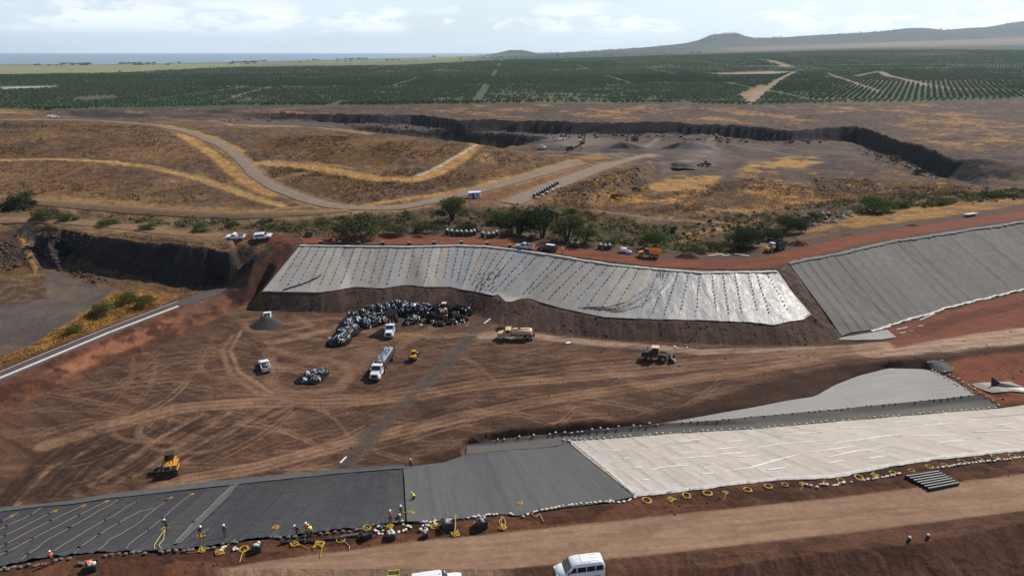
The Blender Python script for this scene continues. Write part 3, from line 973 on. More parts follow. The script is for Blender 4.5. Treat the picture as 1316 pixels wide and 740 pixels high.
track([(1316, 434), (1200, 444), (1080, 456), (960, 476), (840, 494), (700, 514), (600, 534), (520, 552), (430, 574), (330, 600), (240, 616), (180, 634)], 1.6, LIGHT, .62)
track([(1316, 428), (1200, 438), (1080, 450), (960, 464), (800, 479), (700, 487), (600, 496), (540, 507), (430, 518), (330, 517), (230, 524), (130, 550), (60, 572)], 1.8, LIGHT, .6)
track([(1316, 424), (1200, 436), (1100, 446), (1000, 450), (900, 452), (760, 440), (690, 432), (620, 432)], 1.5, PALE, .6)
track([(1400, 415), (1316, 432), (1200, 446), (1120, 452)], 3.6, PALE, .8, 1.5)
track([(1120, 450), (1000, 458), (860, 472), (740, 478)], 2.4, LIGHT2, .6, 1.5)
track([(1316, 446), (1230, 452), (1160, 458), (1080, 468)], 1.0, DARKT, .6, 1)
track([(540, 500), (480, 512), (400, 514), (340, 508)], 2.0, LIGHT2, .6)
track([(345, 440), (380, 434), (420, 425), (440, 418), (500, 430), (560, 432), (640, 428)], 1.2, LIGHT, .7)
track([(350, 446), (375, 456), (410, 460), (440, 466), (450, 480), (430, 500), (370, 505), (345, 490), (350, 460)], .8, LIGHT2, .8)
track([(300, 430), (285, 450), (296, 480), (330, 505), (400, 520)], .5, LIGHT2, .9, .4)
track([(310, 425), (296, 450), (308, 478), (350, 505)], .4, LIGHT, .7, .4)
track([(448, 470), (470, 450), (500, 455), (520, 440), (560, 420)], 1.4, LIGHT2, .7)
track([(420, 520), (455, 480), (480, 455)], 1.0, LIGHT2, .7)
track([(350, 405), (310, 412), (320, 425), (360, 428), (400, 418), (380, 405)], .7, LIGHT2, .8)
track([(330, 420), (430, 408), (470, 412)], .6, LIGHT2, .8)
track([(520, 552), (560, 530), (620, 520), (700, 512)], 1.0, DARKT, .5)
track([(620, 470), (690, 482), (760, 478), (900, 470), (1000, 462)], .9, DARKT, .5)
track([(630, 445), (640, 462), (700, 470), (800, 462)], .7, DARKT, .5)
for uv_ in ([(1316, 434), (1200, 444), (1080, 456), (960, 476), (840, 494), (700, 514), (600, 534), (520, 552), (430, 574), (330, 600), (240, 616)],
            [(1316, 428), (1200, 438), (1080, 450), (960, 464), (800, 479), (700, 487), (600, 496), (540, 507), (430, 518), (330, 517), (230, 524), (130, 550)],
            [(1060, 446), (900, 455), (740, 470), (620, 486), (520, 506)], [(540, 500), (480, 512), (400, 514), (340, 508)]):
    for k in range(-3, 4):
        w_ = k * 2.3
        track([(p[0] + 3 * k, p[1] + w_) for p in uv_], .17, DARKT if k % 2 else LIGHT, .36, .28)
# strip of grey gravel across the floor
for pts, a_ in (([(443, 598), (470, 566), (500, 535), (530, 508), (555, 484), (585, 455), (605, 430), (622, 410)], 1.0),):
    track(pts, 1.9, tint(102, 88, 78, K), a_ * .85, 1.0)
    track(pts, .9, tint(84, 74, 68, K), .45, .8)
# dark fresh earth below the lower haul road
put(poly_mask(world_poly(dense([(p[0], p[1] + 2) for p in ET] + [(1250, 466), (1189, 475)] + [(p[0], p[1] + 1) for p in reversed(DE)])), px, py, .6), tint(72, 52, 43, K), .85)
area([(1150, 447), (1131, 426), (1208, 402), (1316, 375), (1500, 345), (1500, 395), (1316, 420), (1230, 432)], tint(132, 80, 58, K), .95, .8)
area([(1170, 424), (1230, 404), (1316, 386), (1316, 396), (1240, 412), (1190, 432)], tint(98, 60, 44, K), .6, .8)
area([(1200, 470), (1250, 458), (1316, 452), (1500, 425), (1500, 492), (1316, 518), (1280, 520), (1232, 486)], tint(140, 84, 62, K), .95, .8)
area([(1230, 476), (1270, 462), (1316, 456), (1316, 470), (1262, 480)], tint(106, 66, 50, K), .5, 1, .2, 4, 7)
area([(150, 380), (150, 381)], DARKT, 0) if False else None
# berm of pushed-up soil
mk = poly_mask(BERM_W, px, py, .35)
put(mk, tint(104, 83, 71, K))
put(nz(mk, lambda x, y, k: sstep(.45, .65, fbm(x, y * .06, .7, 3, 109))), tint(80, 64, 56, K), .7)
area([(999, 348), (1012, 338), (1083, 432), (1079, 438), (1061, 423), (1044, 404)], tint(104, 86, 75, K), 1, .5)
# rim road
mk = poly_mask(RIM_W, px, py, .4)
put(mk, tint(102, 80, 68, K), .95)
rim_c = [(380, 309), (450, 308), (530, 309), (600, 309), (660, 314), (720, 321), (790, 331), (850, 338), (920, 340), (980, 338), (1020, 328), (1100, 308), (1200, 292), (1316, 276), (1450, 256)]
put(line_mask(wl_(rim_c), px, py, 3.0, 1.2) * mk, tint(146, 82, 54, K), .95)
put(line_mask(wl_(rim_c), px, py, 2.2, 1.2) * mk * sstep(.45, .6, fbm(px * .15, py, 1.2, 3, 113)), tint(108, 66, 50, K), .6)
area([(300, 299), (345, 302), (390, 303), (384, 314), (372, 313), (350, 316), (320, 310)], tint(110, 62, 46, K), .9, .6)
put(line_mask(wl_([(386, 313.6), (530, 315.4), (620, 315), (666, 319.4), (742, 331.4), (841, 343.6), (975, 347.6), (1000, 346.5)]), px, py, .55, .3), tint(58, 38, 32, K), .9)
# near road, its verge and the bank below it
put(poly_mask(VERGE_W, px, py, .35), tint(94, 62, 46, K))
put(poly_mask(VERGE_W, px, py, .35) * sstep(.5, .6, fbm(px * .4, py, 1.2, 4, 115)), tint(70, 46, 36, K), .7)
put(poly_mask(VERGE_W, px, py, .35) * sstep(.56, .66, fbm(px * .3, py, 2.2, 4, 116)), tint(126, 84, 60, K), .6)
below = (py < 75) * (1 - poly_mask(HROAD_W, px, py, .3)) * (1 - poly_mask(VERGE_W, px, py, .3)) * (1 - lined_mask(px, py, .3))
below = below * in_poly(np.vstack([world_poly([(p[0], p[1]) for p in RL]), [[200, 20], [-200, 20]]]), px, py)
put(below, tint(104, 72, 56, K))
put(nz(below, lambda x, y, k: sstep(.5, .62, fbm(x * .3, y, 1.0, 4, 117))), tint(76, 52, 42, K), .6)
bank_m = in_poly(np.vstack([world_poly([(p[0], p[1]) for p in CREST]), [[200, 20], [-200, 20]]]), px, py)
put(bank_m * 1.0, tint(98, 66, 53, K), .8)
put(nz(bank_m, lambda x, y, k: sstep(.5, .6, fbm(x, y * .5, .7, 4, 119))), tint(76, 46, 38, K), .6)
mk = poly_mask(HROAD_W, px, py, .35)
put(mk, tint(162, 130, 105, K))
put(nz(mk, lambda x, y, k: sstep(.45, .65, fbm(x * .12, y - .12 * x, .9, 4, 121))), tint(146, 115, 92, K), .7)
put(nz(mk, lambda x, y, k: sstep(.55, .65, fbm(x * .1, y - .12 * x, .5, 3, 123))), tint(176, 143, 115, K), .6)

# ------- far country
U_far = 658 + 929 * px / np.maximum(py, 1)
farw = sstep(700, 780, py)
ORCH_FRONT = [(-900, 137), (-100, 143), (60, 143), (120, 141), (140, 140), (300, 137), (460, 136.5), (700, 133), (870, 133.5), (960, 136), (1100, 133.5), (1316, 128), (1500, 124), (2200, 110)]
of_u = [p[0] for p in ORCH_FRONT]
of_y = [hit(p[0], p[1]).y if -100 < p[0] < 1500 else (720 if p[0] < 0 else 900) for p in ORCH_FRONT]


def orchard_limits(x, y):
    u = 658 + 929 * x / np.maximum(y, 1)
    y0 = np.interp(658 + 877 * x / (y * _cp + CH * _sp), of_u, of_y)
    y1 = np.interp(u, [-300, 150, 300, 520, 640, 860, 1000, 1316, 1700], [1500, 1900, 2500, 2400, 3000, 3300, 3600, 3300, 3300])
    return y0, y1


y0_, y1_ = orchard_limits(px, py)
orch = sstep(-15, 15, py - y0_)
plain = sstep(-150, 150, py - y1_)
put(orch, tint(84, 94, 66, K))
put(nz(orch, lambda x, y, k: sstep(.52, .62, fbm(x, y, 130, 4, 131))), tint(116, 104, 80, K), .5)
put(plain, tint(150, 152, 108, K))
fn = fbm(px, py * .35, 420, 5, 133, .6)
put(plain * sstep(.5, .6, fn), tint(118, 126, 92, K), .8)
rt_ = plain * sstep(560, 700, U_far)
put(rt_, tint(70, 74, 66, K), .95)
put(nz(rt_, lambda x, y, k: sstep(.48, .6, fbm(x, y * .4, 500, 4, 135))), tint(50, 58, 52, K), .8)
put(rt_ * sstep(4600, 5400, py) * (1 - sstep(6000, 6800, py)) * sstep(850, 1000, U_far), tint(168, 146, 126, K), .6)  # pale band paints a streak of haze across the hills
put(sstep(7200, 8200, py) * sstep(560, 640, U_far), tint(54, 64, 56, K), .9)
put(sstep(5200, 5600, py) * (1 - sstep(400, 620, U_far)), tint(96, 104, 88, K), .6)


def far_patch(uv, col, amt=1, fe=20):
    put(poly_mask(np.array([hit(*p)[:2] for p in dense(uv + uv[:1], 12)])[:-1], px, py, fe), col, amt)


far_patch([(948, 122), (978, 110), (985, 111), (972, 128), (960, 130)], tint(178, 138, 112, K), .9, 12)
far_patch([(900, 95), (990, 92), (1020, 93), (1000, 96), (930, 97)], tint(176, 156, 130, K), .9, 20)
far_patch([(0, 112), (70, 111), (72, 113.5), (0, 116)], tint(200, 195, 182, K), .9, 14)
for pts, w_ in (([(1100, 99), (1130, 93), (1140, 98), (1190, 110), (1220, 114), (1316, 117)], 9), ([(970, 77), (990, 79), (1015, 87)], 14),
                ([(1062, 95), (1130, 119)], 5), ([(962, 133), (1000, 104), (1022, 93)], 6), ([(200, 118), (340, 108)], 5), ([(300, 125), (350, 112)], 4)):
    pl = np.array([hit(*p)[:2] for p in dense(pts, 8)])
    put(line_mask(pl, px, py, w_, 6), tint(170, 148, 122, K), .75)

np.clip(C, .004, .9, out=C)

# ------- cut the sheet into its zones
cx_f = .25 * (gx[:-1, :-1] + gx[1:, :-1] + gx[:-1, 1:] + gx[1:, 1:]).ravel()
cy_f = .25 * (gy[:-1, :-1] + gy[1:, :-1] + gy[:-1, 1:] + gy[1:, 1:]).ravel()
zone = np.zeros(cx_f.size, int)
ZN = ['dry_grassland', 'pit_floor', 'soil_bank', 'dirt_road', 'road_verge', 'rim_track', 'gravel_yard', 'red_slope', 'gully', 'quarry_floor', 'lava_plain',
      'rock_cliff', 'orchard_field', 'coastal_plain', 'hills', 'road_embankment']
ZM = [G_GRASS, G_SOIL, G_SOIL, G_ROAD, G_SOIL, G_ROAD, G_SOIL, G_SOIL, G_GRASS, G_SOIL, G_GRASS, G_ROCK, G_FAR, G_FAR, G_FAR, G_SOIL]


def zin(w, z):
    lo, hi = w.min(0), w.max(0)
    k = np.where((cx_f > lo[0]) & (cx_f < hi[0]) & (cy_f > lo[1]) & (cy_f < hi[1]))[0]
    k = k[in_poly(w, cx_f[k], cy_f[k])]
    zone[k] = z


zin(BACK_W, 10)
zin(LAVA_W, 10)
zin(QUARRY_W, 9)
zin(BENCH2_W, 9)
zin(GULLY_W, 8)
st_f = .25 * (STEEP.reshape(NR, NC)[:-1, :-1] + STEEP.reshape(NR, NC)[1:, 1:] + STEEP.reshape(NR, NC)[1:, :-1] + STEEP.reshape(NR, NC)[:-1, 1:]).ravel()
cz_m = (cliff_zone.reshape(NR, NC)[:-1, :-1]).ravel() > .5
dp_m = (deep.reshape(NR, NC)[:-1, :-1]).ravel() > .5
zone[dp_m & (st_f > .22)] = 11
zin(YARD_W, 6)
zone[cz_m & (st_f > .5)] = 11
zin(RED_W, 7)
zin(PIT_W, 1)
zin(BERM_W, 2)
zin(RIM_W, 5)
zin(VERGE_W, 4)
zin(HROAD_W, 3)
bz = in_poly(np.vstack([world_poly([(p[0], p[1]) for p in RL]), [[200, 20], [-200, 20]]]), cx_f, cy_f) | (cy_f < 45)
zone[bz] = 15
y0f, y1f = orchard_limits(cx_f, cy_f)
zone[cy_f > y0f] = 12
zone[cy_f > y1f] = 13
zone[(cy_f > y1f) & (658 + 929 * cx_f / cy_f > 620)] = 14
gi = np.arange(NR * NC).reshape(NR, NC)
QUADS = np.stack([gi[:-1, :-1], gi[:-1, 1:], gi[1:, 1:], gi[1:, :-1]], -1).reshape(-1, 4)
CO = np.stack([px, py, pz], -1)


def mesh_np(name, co, quads, smooth=True):
    me = bpy.data.meshes.new(name)
    k = quads.shape[1]
    me.vertices.add(len(co))
    me.vertices.foreach_set('co', np.ascontiguousarray(co, dtype=np.float32).ravel())
    me.loops.add(quads.size)
    me.loops.foreach_set('vertex_index', np.ascontiguousarray(quads, dtype=np.int32).ravel())
    me.polygons.add(len(quads))
    me.polygons.foreach_set('loop_start', np.arange(0, quads.size, k, dtype=np.int32))
    me.polygons.foreach_set('use_smooth', np.full(len(quads), smooth))
    me.update(calc_edges=True)
    return me


def link(name, me, m=None, parent=None):
    o = bpy.data.objects.new(name, me)
    COL.objects.link(o)
    if m is not None:
        if len(me.materials) == 0:
            me.materials.append(m)
    if parent is not None:
        o.parent = parent
    return o


for zi, zn in enumerate(ZN):
    q = QUADS[zone == zi]
    if not len(q):
        continue
    used, inv = np.unique(q, return_inverse=True)
    me = mesh_np(zn, CO[used], inv.reshape(-1, 4))
    at_ = me.attributes.new('Col', 'FLOAT_COLOR', 'POINT')
    cc = np.ones((len(used), 4), np.float32)
    cc[:, :3] = C[used]
    at_.data.foreach_set('color', cc.ravel())
    o = link(zn, me, ZM[zi])
    o['kind'] = 'structure'

# sea
me = mesh_np('sea', np.array([[-34000, 3500, -60], [34000, 3500, -60], [34000, 24000, -60], [-34000, 24000, -60]]), np.array([[0, 1, 2, 3]]))
sm = mat('sea_water', (.11, .16, .22), .35, spec=.5, var=.2, vscale=.002)
o = link('sea', me, sm)
o['kind'] = 'structure'

# air
bm = bmesh.new()
bmesh.ops.create_cube(bm, size=1.0)
for v in bm.verts:
    v.co = (v.co.x * 80000, v.co.y * 25000 + 12300, -210 + (v.co.z + .5) * 760)
me = bpy.data.meshes.new('haze')
bm.to_mesh(me)
bm.free()
hm = bpy.data.materials.new('air')
hm.use_nodes = True
hm.node_tree.nodes.clear()
ho = hm.node_tree.nodes.new('ShaderNodeOutputMaterial')
hv = hm.node_tree.nodes.new('ShaderNodeVolumePrincipled')
hv.inputs['Color'].default_value = (.70, .85, 1.0, 1)
hv.inputs['Density'].default_value = 3.3e-5
hv.inputs['Anisotropy'].default_value = .3
hm.node_tree.links.new(hv.outputs[0], ho.inputs['Volume'])
o = link('haze', me, hm)
o['kind'] = 'stuff'
# ------------------------------------------------------------------ building helpers


def tag(o, label=None, cat=None, group=None, kind=None):
    if label:
        o['label'] = label
    if cat:
        o['category'] = cat
    if group:
        o['group'] = group
    if kind:
        o['kind'] = kind
    return o


def empty(name, loc, rz=0.0):
    o = bpy.data.objects.new(name, None)
    o.empty_display_size = .5
    COL.objects.link(o)
    o.location = loc
    o.rotation_euler = (0, 0, rz)
    return o


def copy_tree(o, parent=None):
    c = o.copy()
    COL.objects.link(c)
    if parent is not None:
        c.parent = parent
    for ch in list(o.children):
        copy_tree(ch, c)
    return c


class MB:
    """collects simple solids and links them as one mesh"""

    def __init__(self):
        self.v, self.f = [], []

    def add(self, vs_, fs_):
        b = len(self.v)
        self.v += [tuple(p) for p in vs_]
        self.f += [tuple(i + b for i in f) for f in fs_]
        return self

    def box(self, c, s, rx=0, ry=0, rz=0, tx=1.0, ty=1.0):
        m = Euler((rx, ry, rz)).to_matrix()
        vs_ = []
        for z in (-.5, .5):
            k = (tx, ty) if z > 0 else (1, 1)
            for x, y in ((-.5, -.5), (.5, -.5), (.5, .5), (-.5, .5)):
                p = m @ Vector((x * s[0] * k[0], y * s[1] * k[1], z * s[2]))
                vs_.append((p.x + c[0], p.y + c[1], p.z + c[2]))
        return self.add(vs_, [(3, 2, 1, 0), (4, 5, 6, 7), (0, 1, 5, 4), (1, 2, 6, 5), (2, 3, 7, 6), (3, 0, 4, 7)])

    def cyl(self, a, b, r, n=12, r2=None, cap=True):
        a, b = Vector(a), Vector(b)
        r2 = r if r2 is None else r2
        d = (b - a).normalized()
        q = d.to_track_quat('Z', 'Y')
        vs_ = []
        for p, rr in ((a, r), (b, r2)):
            for i in range(n):
                t = 2 * math.pi * i / n
                w = q @ Vector((math.cos(t) * rr, math.sin(t) * rr, 0))
                vs_.append(p + w)
        fs_ = [(i, (i + 1) % n, n + (i + 1) % n, n + i) for i in range(n)]
        if cap:
            fs_ += [tuple(range(n - 1, -1, -1)), tuple(range(n, 2 * n))]
        return self.add(vs_, fs_)

    def prism(self, prof, y0, y1, inset=0.0):
        """side profile (x, z) drawn out across y; the outer edge may be drawn in a little"""
        n = len(prof)
        cx = sum(p[0] for p in prof) / n
        cz = sum(p[1] for p in prof) / n
        vs_ = []
        for y, k in ((y0, 1 - inset), (y0 + (y1 - y0) * .06, 1), (y1 - (y1 - y0) * .06, 1), (y1, 1 - inset)):
            for x, z in prof:
                vs_.append((cx + (x - cx) * k, y, cz + (z - cz) * k))
        fs_ = []
        for r in range(3):
            for i in range(n):
                j = (i + 1) % n
                fs_.append((r * n + i, r * n + j, (r + 1) * n + j, (r + 1) * n + i))
        fs_.append(tuple(range(n - 1, -1, -1)))
        fs_.append(tuple(range(3 * n, 4 * n)))
        return self.add(vs_, fs_)

    def loft(self, rings, closed_ends=True):
        n = len(rings[0])
        vs_ = [p for r in rings for p in r]
        fs_ = []
        for r in range(len(rings) - 1):
            for i in range(n):
                j = (i + 1) % n
                fs_.append((r * n + i, r * n + j, (r + 1) * n + j, (r + 1) * n + i))
        if closed_ends:
            fs_.append(tuple(range(n - 1, -1, -1)))
            fs_.append(tuple(range((len(rings) - 1) * n, len(rings) * n)))
        return self.add(vs_, fs_)

    def tube(self, path, r, n=6):
        path = [Vector(p) for p in path]
        rings = []
        for i, p in enumerate(path):
            d = (path[min(i + 1, len(path) - 1)] - path[max(i - 1, 0)]).normalized()
            q = d.to_track_quat('Z', 'Y')
            rings.append([p + q @ Vector((math.cos(2 * math.pi * k / n) * r, math.sin(2 * math.pi * k / n) * r, 0)) for k in range(n)])
        return self.loft(rings)

    def build(self, name, m, parent=None, smooth=False):
        me = bpy.data.meshes.new(name)
        me.from_pydata(self.v, [], self.f)
        bm_ = bmesh.new()
        bm_.from_mesh(me)
        bmesh.ops.recalc_face_normals(bm_, faces=bm_.faces)
        bm_.to_mesh(me)
        bm_.free()
        if smooth:
            me.polygons.foreach_set('use_smooth', np.full(len(me.polygons), True))
        return link(name, me, m, parent)


def heading(a, b):
    p, q = hit(*a), hit(*b)
    return math.atan2(q.y - p.y, q.x - p.x)


def spot(u, v, dz=0.0):
    p = hit(u, v)
    return Vector((p.x, p.y, ground_z(p.x, p.y) + dz))


# ------------------------------------------------------------------ liners


def liner_material(name, cols, rough, spec, bumpy=.3, streak=.23):
    """woven or plastic sheeting: each panel its own tone, with stains running down it"""
    m = bpy.data.materials.new(name)
    m.use_nodes = True
    N, L = m.node_tree.nodes, m.node_tree.links
    b = N['Principled BSDF']
    b.inputs['Specular IOR Level'].default_value = spec
    at_ = N.new('ShaderNodeAttribute')
    at_.attribute_name = 'Pan'                      # x: tone of the panel, y: place across it, z: place down it
    sp = N.new('ShaderNodeSeparateXYZ')
    L.new(at_.outputs['Vector'], sp.inputs[0])
    ramp = N.new('ShaderNodeValToRGB')
    el = ramp.color_ramp.elements
    while len(el) < len(cols):
        el.new(.5)
    for i, c in enumerate(cols):
        el[i].position = i / max(1, len(cols) - 1)
        el[i].color = (*c, 1)
    L.new(sp.outputs[0], ramp.inputs[0])
    g = N.new('ShaderNodeNewGeometry')
    n1 = N.new('ShaderNodeTexNoise')
    n1.inputs['Scale'].default_value = .7
    n1.inputs['Detail'].default_value = 7
    n1.inputs['Roughness'].default_value = .65
    L.new(g.outputs['Position'], n1.inputs['Vector'])
    cm = N.new('ShaderNodeCombineXYZ')
    mu = N.new('ShaderNodeMath')
    mu.operation = 'MULTIPLY'
    mu.inputs[1].default_value = 7.0
    L.new(sp.outputs[1], mu.inputs[0])
    L.new(mu.outputs[0], cm.inputs[0])
    L.new(sp.outputs[2], cm.inputs[1])
    L.new(sp.outputs[0], cm.inputs[2])
    n2 = N.new('ShaderNodeTexNoise')
    n2.inputs['Scale'].default_value = 2.2
    n2.inputs['Detail'].default_value = 4
    L.new(cm.outputs[0], n2.inputs['Vector'])
    ad = N.new('ShaderNodeMath')
    ad.operation = 'ADD'
    L.new(n1.outputs[0], ad.inputs[0])
    L.new(n2.outputs[0], ad.inputs[1])
    mr = N.new('ShaderNodeMapRange')
    mr.inputs[1].default_value, mr.inputs[2].default_value = .65, 1.35
    mr.inputs[3].default_value, mr.inputs[4].default_value = 1 - streak, 1 + streak
    L.new(ad.outputs[0], mr.inputs[0])
    vm = N.new('ShaderNodeVectorMath')
    vm.operation = 'SCALE'
    L.new(ramp.outputs[0], vm.inputs[0])
    L.new(mr.outputs[0], vm.inputs['Scale'])
    L.new(vm.outputs[0], b.inputs['Base Color'])
    mr2 = N.new('ShaderNodeMapRange')
    mr2.inputs[1].default_value, mr2.inputs[2].default_value = .35, .65
    mr2.inputs[3].default_value, mr2.inputs[4].default_value = rough - .1, rough + .12
    L.new(n1.outputs[0], mr2.inputs[0])
    L.new(mr2.outputs[0], b.inputs['Roughness'])
    n3 = N.new('ShaderNodeTexNoise')
    n3.inputs['Scale'].default_value = 1.7
    n3.inputs['Detail'].default_value = 5
    n3.inputs['Roughness'].default_value = .6
    L.new(g.outputs['Position'], n3.inputs['Vector'])
    bp = N.new('ShaderNodeBump')
    bp.inputs['Strength'].default_value = bumpy
    bp.inputs['Distance'].default_value = .15
    L.new(n3.outputs[0], bp.inputs['Height'])
    L.new(bp.outputs[0], b.inputs['Normal'])
    return m


def curve_uv(pts):
    us = [p[0] for p in pts]
    vv = [p[1] for p in pts]
    return lambda u: hit(u, float(np.interp(u, us, vv)))


def liner(name, label, top, bot, pairs, breaks, rows, m, off=.10, wrinkle=None, cross=None, lap=.06, seed=0, tone=None, nx=7):
    """sheeting laid in strips from the line `top` to the line `bot`; every strip (and cross strip) is a panel of its own"""
    rg = random.Random(seed)
    ft, fb = curve_uv(top), curve_uv(bot)
    pu, pb = [p[0] for p in pairs], [p[1] for p in pairs]
    mid = ft(.5 * (breaks[0] + breaks[-1]))
    root = empty(name, (mid.x, mid.y, mid.z))
    tag(root, label, 'liner')
    cross = cross or [0.0, 1.0]
    jobs = []
    for i in range(len(breaks) - 1):
        a, b = breaks[i], breaks[i + 1]
        for c in range(len(cross) - 1):
            t0, t1 = cross[c], cross[c + 1]
            if c:
                t0 += rg.uniform(-.02, .02)
            nr = max(3, int(rows * (t1 - t0)))
            us = a + (b - a) * np.concatenate([np.linspace(0, .9, nx - 2), [.965, 1.0]])
            T = np.array([ft(u) for u in us])
            B = np.array([fb(float(np.interp(u, pu, pb))) for u in us])
            tt = np.linspace(t0, min(1.0, t1 + (.012 if c < len(cross) - 2 else 0)), nr)
            X = T[None, :, 0] + (B - T)[None, :, 0] * tt[:, None]
            Y = T[None, :, 1] + (B - T)[None, :, 1] * tt[:, None]
            if i < len(breaks) - 2:                   # overlap onto the next strip
                X[:, -1] += (X[:, -1] - X[:, -3]) * .25
                Y[:, -1] += (Y[:, -1] - Y[:, -3]) * .25
            jobs.append((i, c, us, tt, X, Y, nr))
    allx = np.concatenate([j[4].ravel() for j in jobs])
    ally = np.concatenate([j[5].ravel() for j in jobs])
    allz = surf(allx, ally)
    k = 0
    for i, c, us, tt, X, Y, nr in jobs:
        n = X.size
        Z = allz[k:k + n].reshape(X.shape).copy()
        k += n
        s = (us - us[0]) / (us[-1] - us[0])
        Z += off + (.012 if (i + c) % 2 else 0.0) + lap * (.4 + 1.2 * rg.random()) * sstep(.9, 1.0, s[None, :]) * (1 if i < len(breaks) - 2 else 0)
        Z += .12 * (fbm(X, Y, 2.6, 4, seed + 3) - .4) + .05 * (fbm(X, Y, .9, 3, seed + 8) - .5)
        if wrinkle:
            Z += wrinkle(us[None, :] + 0 * Z, tt[:, None] + 0 * Z, X, Y)
        # hems turned down
        V = [np.stack([X, Y, Z], -1).reshape(-1, 3)]
        gi_ = np.arange(n).reshape(X.shape)
        F = [np.stack([gi_[:-1, :-1], gi_[1:, :-1], gi_[1:, 1:], gi_[:-1, 1:]], -1).reshape(-1, 4)]
        per = np.concatenate([gi_[0, :], gi_[1:, -1], gi_[-1, -2::-1], gi_[-2:0:-1, 0]])
        low = V[0][per].copy()
        m_ = len(per)
        V.append(V[0][per])
        low[:, 2] -= .03 + lap
        V.append(low)
        uid, nid = n + np.arange(m_), n + m_ + np.arange(m_)
        F.append(np.stack([uid, np.roll(uid, -1), np.roll(nid, -1), nid], -1))
        me = mesh_np('panel', np.vstack(V), np.vstack(F))
        pa = me.attributes.new('Pan', 'FLOAT_VECTOR', 'POINT')
        tn = rg.random() if tone is None else tone(.5 * (us[0] + us[-1]), rg)
        av = np.zeros((n + 2 * m_, 3), np.float32)
        av[:, 0] = tn
        av[:n, 1] = (np.repeat(s[None, :], nr, 0) + i).ravel()
        av[:n, 2] = np.repeat(tt[:, None], nx, 1).ravel()
        av[n:, 1:] = np.tile(av[per, 1:], (2, 1))
        pa.data.foreach_set('vector', av.ravel())
        o = link('panel', me, m, root)
        o.matrix_parent_inverse = Matrix.Translation(-root.location)
    return root


def gl(*c):
    return tuple(tint(a, b, d_, .92) for a, b, d_ in c)


M_GEO = liner_material('pale_geotextile', gl((148, 144, 138), (162, 153, 140), (152, 148, 142), (164, 156, 145), (150, 150, 149), (168, 162, 153)), .8, .25, .35)
M_PLAST = liner_material('pale_plastic_film', gl((146, 143, 139), (158, 155, 151), (150, 146, 141), (162, 160, 157)), .5, .5, .9)
M_GEO2 = liner_material('grey_geotextile', gl((106, 101, 95), (110, 106, 100), (108, 103, 97), (113, 108, 102)), .85, .2, .3)
M_WHITE = liner_material('white_geotextile', gl((168, 160, 150), (176, 166, 154), (171, 165, 158), (178, 169, 158)), .85, .2, .25)
M_DARK = liner_material('black_geomembrane', gl((46, 47, 49), (53, 53, 54), (49, 50, 52), (57, 57, 57)), .4, .55, .45, streak=.36)
M_MID = liner_material('dark_grey_geotextile', gl((82, 82, 83), (87, 87, 87), (84, 85, 86), (90, 89, 87)), .85, .2, .3)
M_BENCH = liner_material('bench_geotextile', gl((140, 138, 132), (147, 144, 138), (143, 141, 136), (150, 146, 139)), .8, .25, .35)
M_DITCH = liner_material('ditch_geotextile', gl((96, 92, 87), (101, 97, 92), (98, 95, 91)), .85, .2, .4)

# central slope: about forty strips, a rope of ballast bags on every seam
C_TOP = [(386, 315.4), (434, 316.4), (530, 317.4), (585, 315.4), (624, 316.9), (666, 321.4), (720, 329.4), (742, 333.4), (788, 340.4), (841, 345.4),
         (900, 350.4), (925, 349.9), (975, 349.4), (999, 348.4)]
C_BOT = [(p[0], p[1]) for p in BU]
C_PAIR = [(386, 337), (392, 352), (434, 408), (468, 449), (530, 517), (569, 557), (578, 570), (610, 593), (650, 612), (682, 630), (730, 672), (770, 715),
          (820, 780), (873, 852), (900, 894), (915, 922), (929, 938), (944, 956), (961, 978), (971, 995), (985, 1020), (999, 1044)]
c_seams = [386, 392, 402, 412, 423, 434, 445, 457, 468, 479, 490, 501, 512, 523, 534, 546, 557, 569, 578, 590, 600, 611, 622, 633, 644, 655, 666, 682, 694,
           706, 718, 730, 743, 756, 770, 783, 796, 810, 823, 836, 849, 861, 873, 886, 900, 915, 929, 944, 961, 971, 985, 999]


def c_wr(u, t, x, y):
    k = sstep(780, 900, u)
    z = .22 * k * (fbm(x * 1.2, y * .35, 1.5, 3, 5) - .45)
    # long diagonal folds where the sheet was dragged
    for a in range(9):
        pos = 842 + a * 3.5 - (t ** 1.6) * (118 - a * 11)
        z = z + .16 * np.exp(-((u - pos) / 2.2) ** 2) * sstep(.12, .25, t) * (1 - sstep(.8, .96, t)) * (u < 905)
    pos = 430 - t * 40
    z = z + .15 * np.exp(-(((u - 414) + (t - .62) * 66) / 1.6) ** 2) * sstep(.5, .6, t)
    return z


L_CENTRE = liner('slope_liner', 'pale grey sheeting dotted with black ballast bags on the long slope below the red track', C_TOP, C_BOT, C_PAIR,
      [u for u in c_seams if u <= 836], 26, M_GEO, .10, c_wr, seed=2, nx=6, lap=.02)
L_SHINY = liner('slope_liner', 'shiny wrinkled silvery sheeting at the right end of the long dotted slope', C_TOP, C_BOT, C_PAIR,
      [u for u in c_seams if u >= 836], 40, M_PLAST, .10, c_wr, seed=3, nx=12, lap=.03)

# slope at the right
R_TOP = [(1013, 337.5), (1080, 324.5), (1139, 310.5), (1213, 299), (1316, 283.5), (1450, 264.5)]
R_BOT = [(1082, 432), (1092, 428), (1131, 422.5), (1157, 413.5), (1208, 399.5), (1260, 385.5), (1316, 372.5), (1500, 345), (1560, 336)]
R_PAIR = [(1013, 1082), (1060, 1136), (1139, 1225), (1213, 1304), (1316, 1416), (1450, 1556)]
r_br = list(np.linspace(1013, 1150, 13)) + list(np.linspace(1163, 1450, 18))


